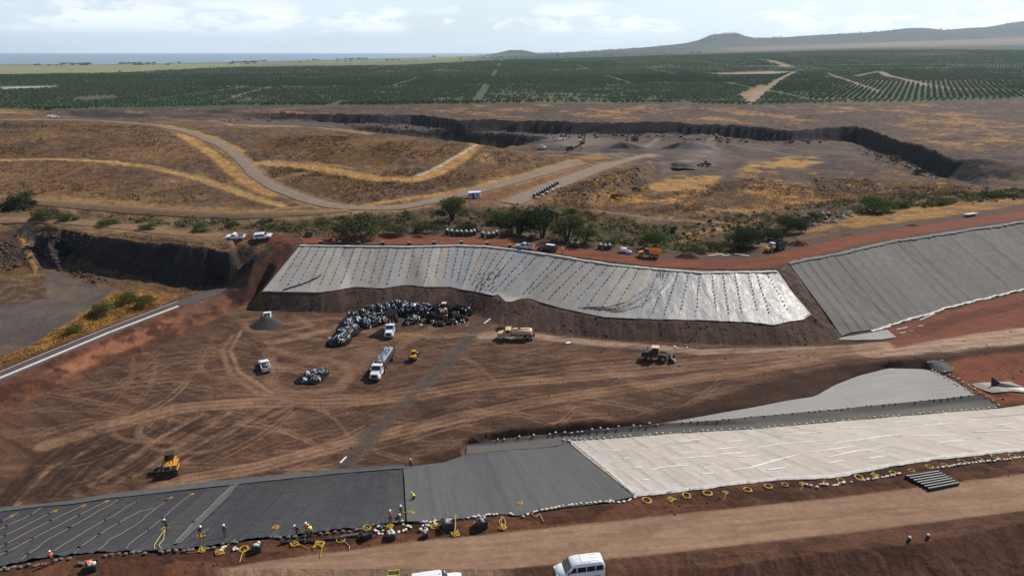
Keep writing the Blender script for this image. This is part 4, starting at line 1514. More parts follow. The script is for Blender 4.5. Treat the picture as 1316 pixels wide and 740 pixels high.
def r_wr(u, t, x, y):
    z = .12 * np.exp(-((u - 1030 - 40 * t * t) / 2.0) ** 2) * sstep(.2, .4, t) + .14 * np.exp(-((u - 1050 - 26 * t) / 1.8) ** 2) * sstep(.3, .5, t)
    z = z + .16 * np.exp(-((t - .86 - .05 * np.sin(u / 9.0)) / .012) ** 2) * (u < 1130)
    z = z + .10 * np.exp(-((t - .9 - .03 * np.sin(u / 14.0)) / .012) ** 2) * (u > 1130)
    # the lighter hem rolled over the top edge
    return z


L_RIGHT = liner('slope_liner', 'mid grey sheeting with dark seams on the slope at the far right', R_TOP, R_BOT, R_PAIR, r_br, 30, M_GEO2, .10, r_wr, lap=.08, seed=5)

# white liner falling from the near road
W_TOP = [(p[0], p[1] - .3) for p in LT if p[0] > 800]
W_BOT = [(725, 567.5)] + [(p[0], p[1]) for p in LB if 730 < p[0]]
W_PAIR = [(816, 732), (885, 790), (1055, 915), (1130, 965), (1215, 1012), (1270, 1095), (1316, 1150), (1460, 1300), (1650, 1470)]
w_br = [816, 838, 862, 887, 913, 941, 970, 1000, 1032, 1066, 1100, 1136, 1174, 1214, 1262, 1316, 1380, 1455, 1540, 1640]


def w_wr(u, t, x, y):
    z = np.zeros_like(u)
    for q, (t0, a, b, ph) in enumerate(((.30, 850, 1010, 0), (.52, 880, 1100, 1), (.52, 1120, 1316, 2), (.72, 830, 1200, 3), (.18, 1000, 1250, 4), (.40, 1060, 1280, 5), (.86, 900, 1400, 6))):
        z = z + .0 * np.exp(-((t - t0 - .025 * np.sin(u / 17.0 + ph) - .02 * np.sin(u / 5.0 + ph * 2)) / .013) ** 2) * sstep(a, a + 20, u) * (1 - sstep(b - 20, b, u)) * sstep(.35, .5, vnoise(u / 14.0, t * 0 + q, 3))
    return z


L_WHITE = liner('slope_liner', 'bright white sheeting in long strips on the slope below the near road', W_TOP, W_BOT, W_PAIR, w_br, 150, M_WHITE, .10, w_wr,
      cross=[0, .27, .5, .74, 1.0], seed=7, lap=.08)

M_TOP = [(531, 672), (539, 672), (597, 666), (642, 660), (664, 663), (689, 657), (725, 652), (783, 645), (815, 638)]
M_BOT = [(527, 599.5), (571, 594), (596, 585), (650, 579), (715, 574), (731, 567.5)]
liner('slope_liner', 'plain dark grey sheeting between the black sheeting and the white sheeting', M_TOP, M_BOT, [(531, 528), (600, 582), (689, 645), (760, 690), (815, 731)],
      [531, 560, 592, 625, 660, 697, 735, 775, 815], 40, M_MID, .05, seed=9, lap=.05)

D_TOP = [(p[0], p[1]) for p in LT if p[0] < 525] + [(531, 672.2)]
D_BOT = [(-250, 690.5), (0, 658.5), (53, 651.5), (92, 648.5), (142, 640.5), (170, 637.5), (239, 629.5), (350, 617.5), (436, 608.5), (517, 601.2)]
D_PAIR = [(-250, -95), (27, 158), (120, 232), (215, 305), (350, 418), (440, 474), (521, 517)]


def d_wr(u, t, x, y):
    z = .55 * sstep(.13, .01, t) * (fbm(x, y * .15, .55, 3, 7) - .35)
    z = z + .10 * np.exp(-((t - .72 - .03 * np.sin(u / 11.0)) / .012) ** 2) * (u > 330)
    z = z + .12 * np.exp(-((t - .86 - .02 * np.sin(u / 7.0)) / .01) ** 2) * (u > 370)
    return z


liner('slope_liner', 'black plastic sheeting with workers and tan ropes at the lower left', D_TOP, D_BOT, D_PAIR,
      [-250, -190, -130, -75, -20, 27, 75, 122, 168, 215, 245, 275, 305, 335, 365, 395, 425, 458, 490, 521], 80, M_DARK, .05, d_wr, seed=11, lap=.04, nx=16)

liner('bench_liner', 'light grey sheeting half covered by dark earth on the flat bench beyond the white slope',
      [(1253, 507.6), (1240, 501), (1198, 477)], [(592, 584), (600, 572.4)], [(1253, 600), (1198, 592)], [1253, 1198], 3, M_BENCH, .08, seed=1) if False else None


def strip_sheet(name, label, a_uv, b_uv, n, m, off, rows, seed, wr=None):
    """sheeting between two lines given left to right with matching ends"""
    A, B = world_poly(dense(a_uv, 4)), world_poly(dense(b_uv, 4))

    def res(p, k):
        d = np.concatenate([[0], np.cumsum(np.hypot(*np.diff(p, axis=0).T))])
        s = np.linspace(0, d[-1], k)
        return np.stack([np.interp(s, d, p[:, 0]), np.interp(s, d, p[:, 1])], -1)

    per = max(9, int(60 / n))
    A, B = res(A, n * per + 1), res(B, n * per + 1)
    root = empty(name, (float(A[:, 0].mean()), float(A[:, 1].mean()), float(surf(A[:1, 0], A[:1, 1])[0])))
    tag(root, label, 'liner')
    rg = random.Random(seed)
    for i in range(n):
        sl = slice(i * per, (i + 1) * per + 1)
        tt = np.linspace(0, 1, rows)
        X = A[None, sl, 0] + (B - A)[None, sl, 0] * tt[:, None]
        Y = A[None, sl, 1] + (B - A)[None, sl, 1] * tt[:, None]
        Z = surf(X, Y) + off + (.012 if i % 2 else 0) + .08 * (fbm(X, Y, 1.8, 3, seed) - .4)
        if wr:
            Z = Z + wr(X, Y, tt[:, None] + 0 * X)
        nn = X.size
        g_ = np.arange(nn).reshape(X.shape)
        V = [np.stack([X, Y, Z], -1).reshape(-1, 3)]
        F = [np.stack([g_[:-1, :-1], g_[1:, :-1], g_[1:, 1:], g_[:-1, 1:]], -1).reshape(-1, 4)]
        p_ = np.concatenate([g_[0, :], g_[1:, -1], g_[-1, -2::-1], g_[-2:0:-1, 0]])
        low = V[0][p_].copy()
        V.append(V[0][p_])
        low[:, 2] -= .03
        V.append(low)
        uid, nid = nn + np.arange(len(p_)), nn + len(p_) + np.arange(len(p_))
        F.append(np.stack([uid, np.roll(uid, -1), np.roll(nid, -1), nid], -1))
        me = mesh_np('panel', np.vstack(V), np.vstack(F))
        pa = me.attributes.new('Pan', 'FLOAT_VECTOR', 'POINT')
        av = np.zeros((nn + 2 * len(p_), 3), np.float32)
        av[:, 0] = rg.random()
        av[:nn, 1] = np.repeat(tt[:, None], X.shape[1], 1).ravel() * 2
        av[:nn, 2] = (np.repeat(np.linspace(0, 1, X.shape[1])[None, :], rows, 0) + i).ravel()
        pa.data.foreach_set('vector', av.ravel())
        o = link('panel', me, m, root)
        o.matrix_parent_inverse = Matrix.Translation(-root.location)
    return root




def hem(root, uv, r, m, seed, wob=.3, off=.12):
    pl = world_poly(dense(uv, 4))
    d = np.concatenate([[0], np.cumsum(np.hypot(*np.diff(pl, axis=0).T))])
    q = np.arange(0, d[-1], .45)
    x = np.interp(q, d, pl[:, 0]) + wob * (fbm(q, q * 0, 1.6, 3, seed) - .5)
    y = np.interp(q, d, pl[:, 1]) + wob * (fbm(q, q * 0 + 7, 1.6, 3, seed) - .5)
    z = surf(x, y) + off
    rad = r * (.6 + .9 * fbm(q, q * 0 + 3, 1.1, 3, seed + 1))
    n = 7
    rings = []
    for i in range(len(q)):
        a, b = max(i - 1, 0), min(i + 1, len(q) - 1)
        dv = Vector((x[b] - x[a], y[b] - y[a], 0)).normalized()
        sx = Vector((-dv.y, dv.x, 0))
        rings.append([Vector((x[i], y[i], z[i])) + sx * (2.0 * rad[i] * math.cos(6.283 * k / n)) + Vector((0, 0, rad[i] * .5 * math.sin(6.283 * k / n))) for k in range(n)])
    o = MB().loft(rings).build('hem', m, root)
    o.matrix_parent_inverse = Matrix.Translation(-root.location)


M_HEM = mat('pale_rolled_edge', tint(190, 183, 174, .85), .75, var=.2, vscale=1.5)
M_HEMG = mat('grey_rolled_edge', tint(116, 112, 106, .85), .9, var=.25, vscale=1.2)
hem(L_WHITE, [(816, 637)] + [(p[0], p[1] - .6) for p in LT if 820 < p[0] < 1650], .22, M_HEM, 3, .7)
hem(L_CENTRE, [(386, 315.6), (434, 316.6), (530, 317.5), (585, 315.6), (624, 317), (666, 321.6), (720, 329.6), (742, 333.6), (788, 340.6), (836, 345.2)], .26, M_HEM, 4)
hem(L_SHINY, [(836, 345.2), (900, 350.6), (925, 350.2), (975, 349.8), (999, 348.8)], .3, M_HEM, 5)
hem(L_RIGHT, [(1013, 338.4), (1080, 325.6), (1139, 311.8), (1213, 300.4), (1316, 285), (1450, 266)], .42, M_HEMG, 6, .8, .02)
hem(L_RIGHT, [(1120, 426), (1140, 419.5), (1160, 412.3), (1208, 398.8), (1260, 384.8), (1316, 371.8), (1500, 344.2)], .24, M_HEM, 7, .9)
M_FOLD_LIT = mat('sunlit_fold_white', tint(226, 220, 212, .9), .8)  # flat strips whose whiter colour paints sunlight on the sheet's folds
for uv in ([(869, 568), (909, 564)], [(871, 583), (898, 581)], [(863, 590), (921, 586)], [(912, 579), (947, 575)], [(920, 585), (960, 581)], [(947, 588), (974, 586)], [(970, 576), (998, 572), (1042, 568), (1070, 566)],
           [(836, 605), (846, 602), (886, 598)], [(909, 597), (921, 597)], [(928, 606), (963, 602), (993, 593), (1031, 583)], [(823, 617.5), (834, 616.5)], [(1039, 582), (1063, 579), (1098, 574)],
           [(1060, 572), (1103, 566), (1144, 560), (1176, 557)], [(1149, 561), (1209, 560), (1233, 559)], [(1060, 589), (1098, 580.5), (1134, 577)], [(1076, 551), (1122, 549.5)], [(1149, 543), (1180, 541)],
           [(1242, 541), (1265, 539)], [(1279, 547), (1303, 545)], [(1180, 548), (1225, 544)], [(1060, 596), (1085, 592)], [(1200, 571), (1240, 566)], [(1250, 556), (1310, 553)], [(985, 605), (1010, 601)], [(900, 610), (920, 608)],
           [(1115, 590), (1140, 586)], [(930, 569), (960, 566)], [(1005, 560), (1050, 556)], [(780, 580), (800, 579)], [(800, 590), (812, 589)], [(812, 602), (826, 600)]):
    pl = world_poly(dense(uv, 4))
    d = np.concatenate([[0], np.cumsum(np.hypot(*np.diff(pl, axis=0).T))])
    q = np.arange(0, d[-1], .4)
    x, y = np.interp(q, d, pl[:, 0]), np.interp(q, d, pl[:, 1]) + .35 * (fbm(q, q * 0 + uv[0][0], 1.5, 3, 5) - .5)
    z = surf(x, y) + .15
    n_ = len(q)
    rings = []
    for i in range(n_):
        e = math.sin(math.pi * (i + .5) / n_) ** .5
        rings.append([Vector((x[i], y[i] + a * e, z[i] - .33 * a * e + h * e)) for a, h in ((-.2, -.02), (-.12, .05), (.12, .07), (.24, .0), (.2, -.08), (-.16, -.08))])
    o = MB().loft(rings).build('fold_highlight', M_FOLD_LIT, L_WHITE, True)
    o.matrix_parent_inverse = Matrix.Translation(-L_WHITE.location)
strip_sheet('bench_liner', 'light grey sheeting half covered by dark earth on the flat bench beyond the white slope',
            [(p[0], p[1] + .4) for p in DE if p[0] > 598] + [(1198, 477)], [(p[0], p[1]) for p in BE], 4, M_BENCH, .08, 12, 3)
strip_sheet('ditch_liner', 'dark grey sheeting in the narrow ditch along the foot of the white slope',
            [(p[0], p[1] + .3) for p in BE] + [(1266, 510)], [(599, 584.5)] + [(p[0], p[1] - .3) for p in LB if 640 < p[0] < 1260] + [(1284, 524)], 4, M_DITCH, .09, 10, 4)
strip_sheet('toe_liner', 'grey fabric strip between the brown pit floor and the black sheeting',
            [(0, 653), (53, 648), (92, 644), (142, 635), (180, 630.5), (239, 623), (350, 611.5), (436, 603.5), (519, 597.5)],
            [(0, 658.5), (53, 651.5), (92, 648.5), (142, 640.8), (180, 637), (239, 630), (350, 618), (436, 609), (519, 602.4)], 8, M_MID, .2, 5, 5)
strip_sheet('seam_liner', 'narrow blue grey strip of sheeting beside two workers at the edge of the black sheeting',
            [(518, 601), (520, 620), (521, 640), (522, 655), (523, 671.5)], [(529, 599), (530, 620), (531.5, 640), (535, 655), (541, 671.5)], 3, M_MID, .24, 4, 6)
strip_sheet('corner_liner', 'pale tan sheeting on the ground at the foot of the two far slopes',
            [(1082, 434), (1100, 431), (1125, 427), (1140, 424)], [(1077, 437), (1100, 437.5), (1130, 437), (1152, 434)], 3, M_BENCH, .14, 6, 7)
strip_sheet('edge_liner', 'small black sheeting patch edged with white bags beyond the light grey bench',
            [(1191, 465), (1200, 463), (1212, 465), (1222, 472)], [(1194, 472), (1204, 478), (1212, 480), (1226, 477)], 2, M_MID, .14, 6, 8)
strip_sheet('spare_liner', 'pale grey sheet lying loose on red earth at the right edge',
            [(1247, 493.5), (1270, 492), (1297, 491), (1330, 505)], [(1266, 503), (1275, 505.5), (1300, 503.5), (1330, 506.5)], 2, M_GEO, .2, 6, 10)
strip_sheet('seam_liner', 'lighter grey overlap strip running up the black sheeting beside the third rope',
            [(222, 700), (250, 671), (280, 643), (298, 623)], [(233, 699), (262, 670), (291, 642), (308, 622)], 4, M_MID, .2, 4, 12)
sf = MB()
p0, p1 = spot(1273, 497), spot(1316, 503.5)
sf.loft([[Vector((p.x, p.y, p.z + h)) for p, h in ((a, .2), (a + Vector((.4, .9, 0)), w), (b, .2))] for a, b, w in
         ((p0, p0 + Vector((1.2, .2, 0)), 1.9), (p0.lerp(p1, .3), p0.lerp(p1, .3) + Vector((1, .4, 0)), .8), (p1, p1 + Vector((.6, .4, 0)), .5))])
tag(sf.build('folded_sheet', mat('black_sheet', (.012, .012, .013), .4)), 'black folded flap standing on the loose pale sheet at the right edge', 'sheet')

# ------------------------------------------------------------------ roads that are laid on the ground
M_GRAVEL = mat('pale_gravel', tint(150, 130, 112, K), .95, spec=.2, var=.16, vscale=.35, bump=.4, bscale=3)
M_GRAVEL2 = mat('haul_gravel', tint(142, 112, 88, K), .95, spec=.2, var=.16, vscale=.35, bump=.4, bscale=3)
M_TRACK = mat('track_gravel', tint(146, 116, 86, K), .95, spec=.2, var=.2, vscale=.35, bump=.4, bscale=3)
M_ASPH = mat('asphalt', tint(84, 76, 74, .8), .85, spec=.3, var=.18, vscale=.6, bump=.3, bscale=5)
M_KERB = mat('pale_concrete', tint(214, 204, 196, .85), .8, var=.12, vscale=.8)


def ribbon(name, pl, half, m, off, edge=None, n=5, kind='structure', wob=.35):
    pl = np.asarray(pl)
    d = np.concatenate([[0], np.cumsum(np.hypot(*np.diff(pl, axis=0).T))])
    s = np.arange(0, d[-1], 2.2)
    X, Y = np.interp(s, d, pl[:, 0]), np.interp(s, d, pl[:, 1])
    for _ in range(4):
        X[1:-1] = .25 * X[:-2] + .5 * X[1:-1] + .25 * X[2:]
        Y[1:-1] = .25 * Y[:-2] + .5 * Y[1:-1] + .25 * Y[2:]
    tx, ty = np.gradient(X), np.gradient(Y)
    L = np.hypot(tx, ty) + 1e-9
    nx_, ny_ = -ty / L, tx / L
    w = np.linspace(-1, 1, n)
    e = half * (1 + wob * (fbm(s, s * 0, 9, 3, 3) - .5))
    PX = X[:, None] + nx_[:, None] * w[None, :] * e[:, None]
    PY = Y[:, None] + ny_[:, None] * w[None, :] * e[:, None]
    PZ = surf(PX, PY) + off - .1 * (np.abs(w)[None, :] > .99)
    g_ = np.arange(PX.size).reshape(PX.shape)
    F = np.stack([g_[:-1, :-1], g_[1:, :-1], g_[1:, 1:], g_[:-1, 1:]], -1).reshape(-1, 4)
    o = link(name, mesh_np(name, np.stack([PX, PY, PZ], -1).reshape(-1, 3), F), m)
    o['kind'] = kind
    return o


ribbon('gravel_road', ROADS_W['hill'][0], 3.0, M_GRAVEL, .3)
ribbon('gravel_road', ROADS_W['quarry'][0], 4.4, M_GRAVEL, .3)
ribbon('dirt_road', ROADS_W['lower'][0], 2.2, M_TRACK, .26)
ribbon('dirt_road', ROADS_W['cliff_top'][0], 2.4, M_TRACK, .26)
au = [(-200, 560.5), (0, 477), (60, 452), (140, 420), (230, 386), (288, 366)]
al = [(-200, 583), (0, 491), (60, 465), (140, 431), (230, 395), (292, 371)]
cen = world_poly(dense([((a[0] + b[0]) / 2, (a[1] + b[1]) / 2) for a, b in zip(au, al)], 8))
wid = .5 * float(np.median(seg_dist(world_poly(dense(au, 8)), *world_poly(dense(al, 8))[4:-4].T)))
ribbon('asphalt_road', cen, wid, M_ASPH, .12, wob=0)
kb = world_poly(dense([(-200, 578), (0, 486.5), (60, 461.5), (140, 428), (229, 394)], 8))


def kerb(name, pl, half, h):
    pl = np.asarray(pl)
    rings = []
    for i in range(len(pl)):
        d = pl[min(i + 1, len(pl) - 1)] - pl[max(i - 1, 0)]
        d = d / (np.hypot(*d) + 1e-9)
        nx_, ny_ = -d[1], d[0]
        z = float(surf(np.array([pl[i][0]]), np.array([pl[i][1]]))[0])
        rings.append([(pl[i][0] + nx_ * a, pl[i][1] + ny_ * a, z + b) for a, b in ((-half, .0), (-half, h), (half, h), (half, .0))])
    o = MB().loft(rings).build(name, M_KERB)
    o['kind'] = 'structure'
    return o


kerb('kerb', kb, .34, .24)
kerb('kerb', world_poly(dense([(-200, 562), (0, 478), (60, 453), (140, 421), (229, 387)], 8)), .07, .1)
# ------------------------------------------------------------------ vegetation


def leaf_material(name, c1, c2, c3):
    m = bpy.data.materials.new(name)
    m.use_nodes = True
    N, L = m.node_tree.nodes, m.node_tree.links
    N.remove(N['Principled BSDF'])
    out = N['Material Output']
    at_ = N.new('ShaderNodeAttribute')
    at_.attribute_name = 'Leaf'
    oi = N.new('ShaderNodeObjectInfo')
    ad = N.new('ShaderNodeMath')
    ad.operation = 'MULTIPLY_ADD'
    ad.inputs[1].default_value = .3
    L.new(oi.outputs['Random'], ad.inputs[0])
    L.new(at_.outputs['Fac'], ad.inputs[2])
    r = N.new('ShaderNodeValToRGB')
    r.color_ramp.elements[0].color = (*c1, 1)
    r.color_ramp.elements[1].color = (*c3, 1)
    e = r.color_ramp.elements.new(.55)
    e.color = (*c2, 1)
    L.new(ad.outputs[0], r.inputs[0])
    d = N.new('ShaderNodeBsdfDiffuse')
    t = N.new('ShaderNodeBsdfTranslucent')
    L.new(r.outputs[0], d.inputs['Color'])
    L.new(r.outputs[0], t.inputs['Color'])
    mx = N.new('ShaderNodeMixShader')
    mx.inputs[0].default_value = .35
    L.new(d.outputs[0], mx.inputs[1])
    L.new(t.outputs[0], mx.inputs[2])
    L.new(mx.outputs[0], out.inputs['Surface'])
    return m


LEAF_D = leaf_material('dark_leaves', (.022, .030, .014), (.042, .055, .024), (.085, .10, .045))
LEAF_O = leaf_material('olive_leaves', (.040, .046, .020), (.075, .082, .036), (.13, .13, .06))
LEAF_G = leaf_material('green_leaves', (.032, .052, .015), (.065, .10, .028), (.12, .16, .045))
LEAF_Y = leaf_material('yellow_green_leaves', (.06, .07, .02), (.12, .13, .045), (.22, .21, .09))
LEAF_ORCH = leaf_material('orchard_leaves', (.038, .062, .034), (.064, .098, .054), (.11, .15, .085))
M_BARK = mat('bark', (.06, .045, .035), .95, var=.25, vscale=4)


def crown_mesh(name, seed, n, leaf, lobes, flat=.8):
    """leaf clumps over the shells of several lobes inside a unit crown (1 wide, 1 high, base at 0)"""
    rg = np.random.RandomState(seed)
    cs, rs = [], []
    for i in range(lobes):
        a, r = rg.rand() * 6.283, math.sqrt(rg.rand()) * .30
        h = .34 + .36 * rg.rand() * (1 - r)
        rr = .15 + .11 * rg.rand()
        cs.append((r * math.cos(a), r * math.sin(a), h))
        rs.append(rr)
    for i in range(lobes // 2):                       # skirts near the ground
        a = rg.rand() * 6.283
        cs.append((.34 * math.cos(a), .34 * math.sin(a), .18 + .12 * rg.rand()))
        rs.append(.11 + .07 * rg.rand())
    cs, rs = np.array(cs), np.array(rs)
    k = rg.choice(len(cs), n, p=rs ** 2 / (rs ** 2).sum())
    d = rg.randn(n, 3)
    d /= np.linalg.norm(d, axis=1)[:, None]
    d[:, 2] = np.where(d[:, 2] < -.4, -d[:, 2] * .5, d[:, 2])
    rad = rs[k] * (.72 + .38 * rg.rand(n) ** .7)
    out = rg.rand(n) < .05
    rad[out] *= 1.3
    P = cs[k] + d * rad[:, None] * np.array([1, 1, flat])
    P[:, 2] = np.clip(P[:, 2], .01, None)
    nrm = d + .7 * rg.randn(n, 3)
    nrm /= np.linalg.norm(nrm, axis=1)[:, None]
    t = np.cross(nrm, rg.randn(n, 3))
    t /= np.linalg.norm(t, axis=1)[:, None]
    b = np.cross(nrm, t)
    s = leaf * (.6 + .8 * rg.rand(n))[:, None]
    V = np.stack([P - t * s, P - b * s * .5, P + t * s, P + b * s * .5], 1).reshape(-1, 3)
    me = mesh_np(name, V, np.arange(4 * n).reshape(n, 4), smooth=False)
    la = me.attributes.new('Leaf', 'FLOAT', 'FACE')
    cl = rg.rand(len(cs))[k]
    la.data.foreach_set('value', (np.clip(.45 * cl + .5 * rg.rand(n), 0, 1) * .8).astype(np.float32))
    return me


def trunk_mesh(name, seed):
    rg = random.Random(seed)
    b = MB()
    for i in range(5):
        a = i * 1.26 + rg.uniform(-.3, .3)
        q = Vector((.09 * math.cos(a), .09 * math.sin(a), .3))
        e = Vector((.28 * math.cos(a), .28 * math.sin(a), rg.uniform(.5, .72)))
        b.cyl((.012 * math.cos(a), .012 * math.sin(a), -.05), q, .028, 6, .018)
        b.cyl(q, e, .018, 5, .006)
    me = bpy.data.meshes.new(name)
    me.from_pydata(b.v, [], b.f)
    return me


CROWNS, TRUNKS = {}, {}
for kind, lm in (('d', LEAF_D), ('o', LEAF_O), ('g', LEAF_G), ('y', LEAF_Y)):
    CROWNS[kind] = []
    for s_ in range(3):
        me = crown_mesh('crown', 40 + s_ * 7 + ord(kind), 2600, .030, 12 + s_ * 2)
        me.materials.append(lm)
        CROWNS[kind].append(me)
SMALLC = {}
for kind, lm in (('d', LEAF_D), ('o', LEAF_O), ('g', LEAF_G), ('y', LEAF_Y)):
    SMALLC[kind] = []
    for s_ in range(2):
        me = crown_mesh('crown', 140 + s_ * 7 + ord(kind), 620, .055, 7 + s_ * 2)
        me.materials.append(lm)
        SMALLC[kind].append(me)
for s_ in range(2):
    TRUNKS[s_] = trunk_mesh('trunk', s_)
    TRUNKS[s_].materials.append(M_BARK)


def plant(u, v, wpx, hpx, kind, label, cat='bush', group=None, i=0):
    p = spot(u, v, -.1)
    depth = (p - Vector((0, 0, CH))).dot(Vector((0, _cp, -_sp)))
    w = wpx * depth / FPX
    h = hpx * depth / FPX * 1.03
    big = wpx >= 24
    root = empty('tree' if cat == 'tree' else 'bush', p, (i * 1.7) % 6.28)
    root.scale = (w, w * .9, h)
    tag(root, label, cat, group)
    o = bpy.data.objects.new('crown', (CROWNS if big else SMALLC)[kind][i % (3 if big else 2)])
    COL.objects.link(o)
    o.parent = root
    if cat == 'bush':
        o.location = (0, 0, -.12)
        o.scale = (1, 1, 1.1)
    if cat == 'tree':
        o = bpy.data.objects.new('trunk', TRUNKS[i % 2])
        COL.objects.link(o)
        o.parent = root
    return root


PLANTS = [
    (30, 268, 38, 30, 'd', 'dark round tree standing alone at the left edge of the gully', 'tree'),
    (8, 270, 34, 16, 'g', 'green bush left of the dark round tree', 'bush'),
    (62, 281, 44, 15, 'o', 'wide pale olive bush beside the dirt track below the dark round tree', 'bush'),
    (88, 283, 30, 11, 'g', 'low green bush at the right end of the olive bush', 'bush'),
    (140, 289, 30, 10, 'g', 'low green bush in the gully beside the cliff top track', 'bush'),
    (190, 295, 26, 9, 'o', 'flat olive bush in the gully between two low green bushes', 'bush'),
    (260, 298, 28, 14, 'g', 'bright green bush above the black cliff near the white cars', 'bush'),
    (462, 304, 74, 36, 'o', 'large spreading olive bush behind the red rim track', 'bush'),
    (508, 302, 40, 16, 'o', 'lower olive bush right of the large spreading olive bush', 'bush'),
    (550, 299, 44, 15, 'o', 'low olive bush behind the row of black bulk bags', 'bush'),
    (598, 298, 40, 18, 'd', 'dark low bush between the lone tree and the tall clump', 'bush'),
    (581, 285, 46, 40, 'o', 'lone airy tree beside the gravel road and the blue hut', 'tree'),
    (640, 290, 36, 26, 'g', 'bright green tree at the left end of the tall clump', 'tree'),
    (668, 301, 54, 42, 'd', 'tall dark tree in the middle of the clump behind the silver pickup', 'tree'),
    (697, 305, 60, 52, 'd', 'tallest tree of the clump behind the silver pickup', 'tree'),
    (728, 310, 50, 42, 'o', 'olive tree in the right half of the clump', 'tree'),
    (752, 314, 38, 26, 'o', 'lower olive tree at the right end of the clump', 'tree'),
    (651, 304, 22, 15, 'o', 'small pale bush in front of the tall clump', 'bush'),
    (683, 309, 12, 11, 'g', 'tiny bright bush between the tall clump and the silver pickup', 'bush'),
    (785, 316, 24, 13, 'g', 'small green bush behind the white pump', 'bush'),
    (840, 321, 44, 31, 'g', 'bright green bush behind the orange dump truck', 'bush'),
    (866, 297, 12, 9, 'd', 'small dark round bush on the dry slope above the orange dump truck', 'bush'),
    (892, 325, 34, 13, 'o', 'low olive bush behind the brown earth mound', 'bush'),
    (925, 322, 44, 16, 'o', 'flat olive bush at the left foot of the dark round bush', 'bush'),
    (957, 319, 60, 42, 'd', 'big dark round bush left of the parked yellow hauler', 'bush'),
    (990, 308, 40, 20, 'd', 'dark scrub bush right of the big dark round bush', 'bush'),
    (1016, 300, 44, 30, 'd', 'dark bush in the rocky gully behind the yellow hauler', 'bush'),
    (1048, 285, 26, 14, 'o', 'grey green bush in the rocky gully beside pale rocks', 'bush'),
    (1125, 273, 52, 23, 'g', 'wide green bush on the bank below the golden ridge', 'bush'),
    (1158, 268, 26, 10, 'o', 'small olive bush right of the wide green bush', 'bush'),
    (1215, 262, 40, 9, 'o', 'low scrub bush on the bank at the right', 'bush'),
    (1285, 254, 44, 9, 'd', 'low dark scrub bush on the bank at the right edge', 'bush'),
    (732, 275, 22, 11, 'g', 'small bright green bush at the end of the row of black bags', 'bush'),
    (792, 256, 18, 9, 'o', 'small bush at the foot of the brown earth ridge', 'bush'),
    (818, 246, 14, 8, 'd', 'small dark bush on the side of the brown earth ridge', 'bush'),
    (1178, 224, 22, 9, 'd', 'dark bush at the foot of the black quarry wall', 'bush'),
    (1150, 206, 20, 8, 'o', 'olive bush at the foot of the black quarry wall', 'bush'),
    (133, 404, 34, 24, 'y', 'feathery green bush on the dry grass beside the gravel yard', 'bush'),
    (162, 389, 32, 18, 'y', 'smaller feathery bush between two larger bushes beside the gravel yard', 'bush'),
    (188, 394, 32, 21, 'y', 'feathery green bush nearest the foot of the black cliff', 'bush'),
    (97, 428, 28, 15, 'y', 'lone small bush on golden grass above the asphalt road', 'bush'),
    (412, 290, 18, 8, 'o', 'small bush where the dirt track meets the red rim track', 'bush'),
    (300, 291, 22, 9, 'o', 'small scrub bush behind the two white cars', 'bush'),
    (340, 288, 26, 9, 'd', 'dark scrub bush behind the right white car', 'bush'),
]
for i, (u, v, w_, h_, k_, lab, cat) in enumerate(PLANTS):
    plant(u, v, w_, h_, k_, lab, cat, i=i)

# scrub that nobody could count: in the gully and on the banks
rg = np.random.RandomState(5)


def scatter(name, polys, n, size, lm, seed, hk=.6, cond=None, quads=14, kind='stuff'):
    rg_ = np.random.RandomState(seed)
    P = []
    for w in polys:
        lo, hi = w.min(0), w.max(0)
        q = rg_.rand(n * 4, 2) * (hi - lo) + lo
        q = q[in_poly(w, q[:, 0], q[:, 1])]
        if cond is not None:
            q = q[cond(q[:, 0], q[:, 1])]
        P.append(q[:n])
    P = np.vstack(P)
    z = ground_z(P[:, 0], P[:, 1])
    m_ = len(P)
    V = np.empty((m_, quads, 4, 3))
    s = size * (.5 + rg_.rand(m_))
    c = np.stack([P[:, 0], P[:, 1], z], -1)
    o_ = rg_.randn(m_, quads, 3) * .38 * s[:, None, None]
    o_[:, :, 2] = np.abs(o_[:, :, 2]) * hk + .05
    t = rg_.randn(m_, quads, 3)
    t /= np.linalg.norm(t, axis=2)[:, :, None]
    b = np.cross(t, rg_.randn(m_, quads, 3))
    b /= np.linalg.norm(b, axis=2)[:, :, None]
    l = (.22 * s)[:, None, None] * (.6 + .8 * rg_.rand(m_, quads, 1))
    cc = c[:, None, :] + o_
    V[:, :, 0], V[:, :, 1], V[:, :, 2], V[:, :, 3] = cc - t * l, cc - b * l * .6, cc + t * l, cc + b * l * .6
    nq = m_ * quads
    me = mesh_np(name, V.reshape(-1, 3), np.arange(nq * 4).reshape(nq, 4), smooth=False)
    la = me.attributes.new('Leaf', 'FLOAT', 'FACE')
    la.data.foreach_set('value', (.8 * np.clip(np.repeat(rg_.rand(m_), quads) * .6 + .4 * rg_.rand(nq), 0, 1)).astype(np.float32))
    o = link(name, me, lm)
    o['kind'] = kind
    return o


scatter('undergrowth', [GULLY_W], 1500, 1.6, LEAF_O, 3, cond=lambda x, y: fbm(x, y, 16, 3, 201) > .47)
scatter('undergrowth', [GULLY_W], 700, 1.5, LEAF_G, 4, cond=lambda x, y: fbm(x, y, 13, 3, 207) > .55)


def clear_of_bands(x, y):
    k = np.ones(x.shape, bool)
    for pl, w in BANDS + [(p, h + 1.5) for p, h in ROADS_W.values()]:
        k &= seg_dist(pl, x, y) > w
    return k


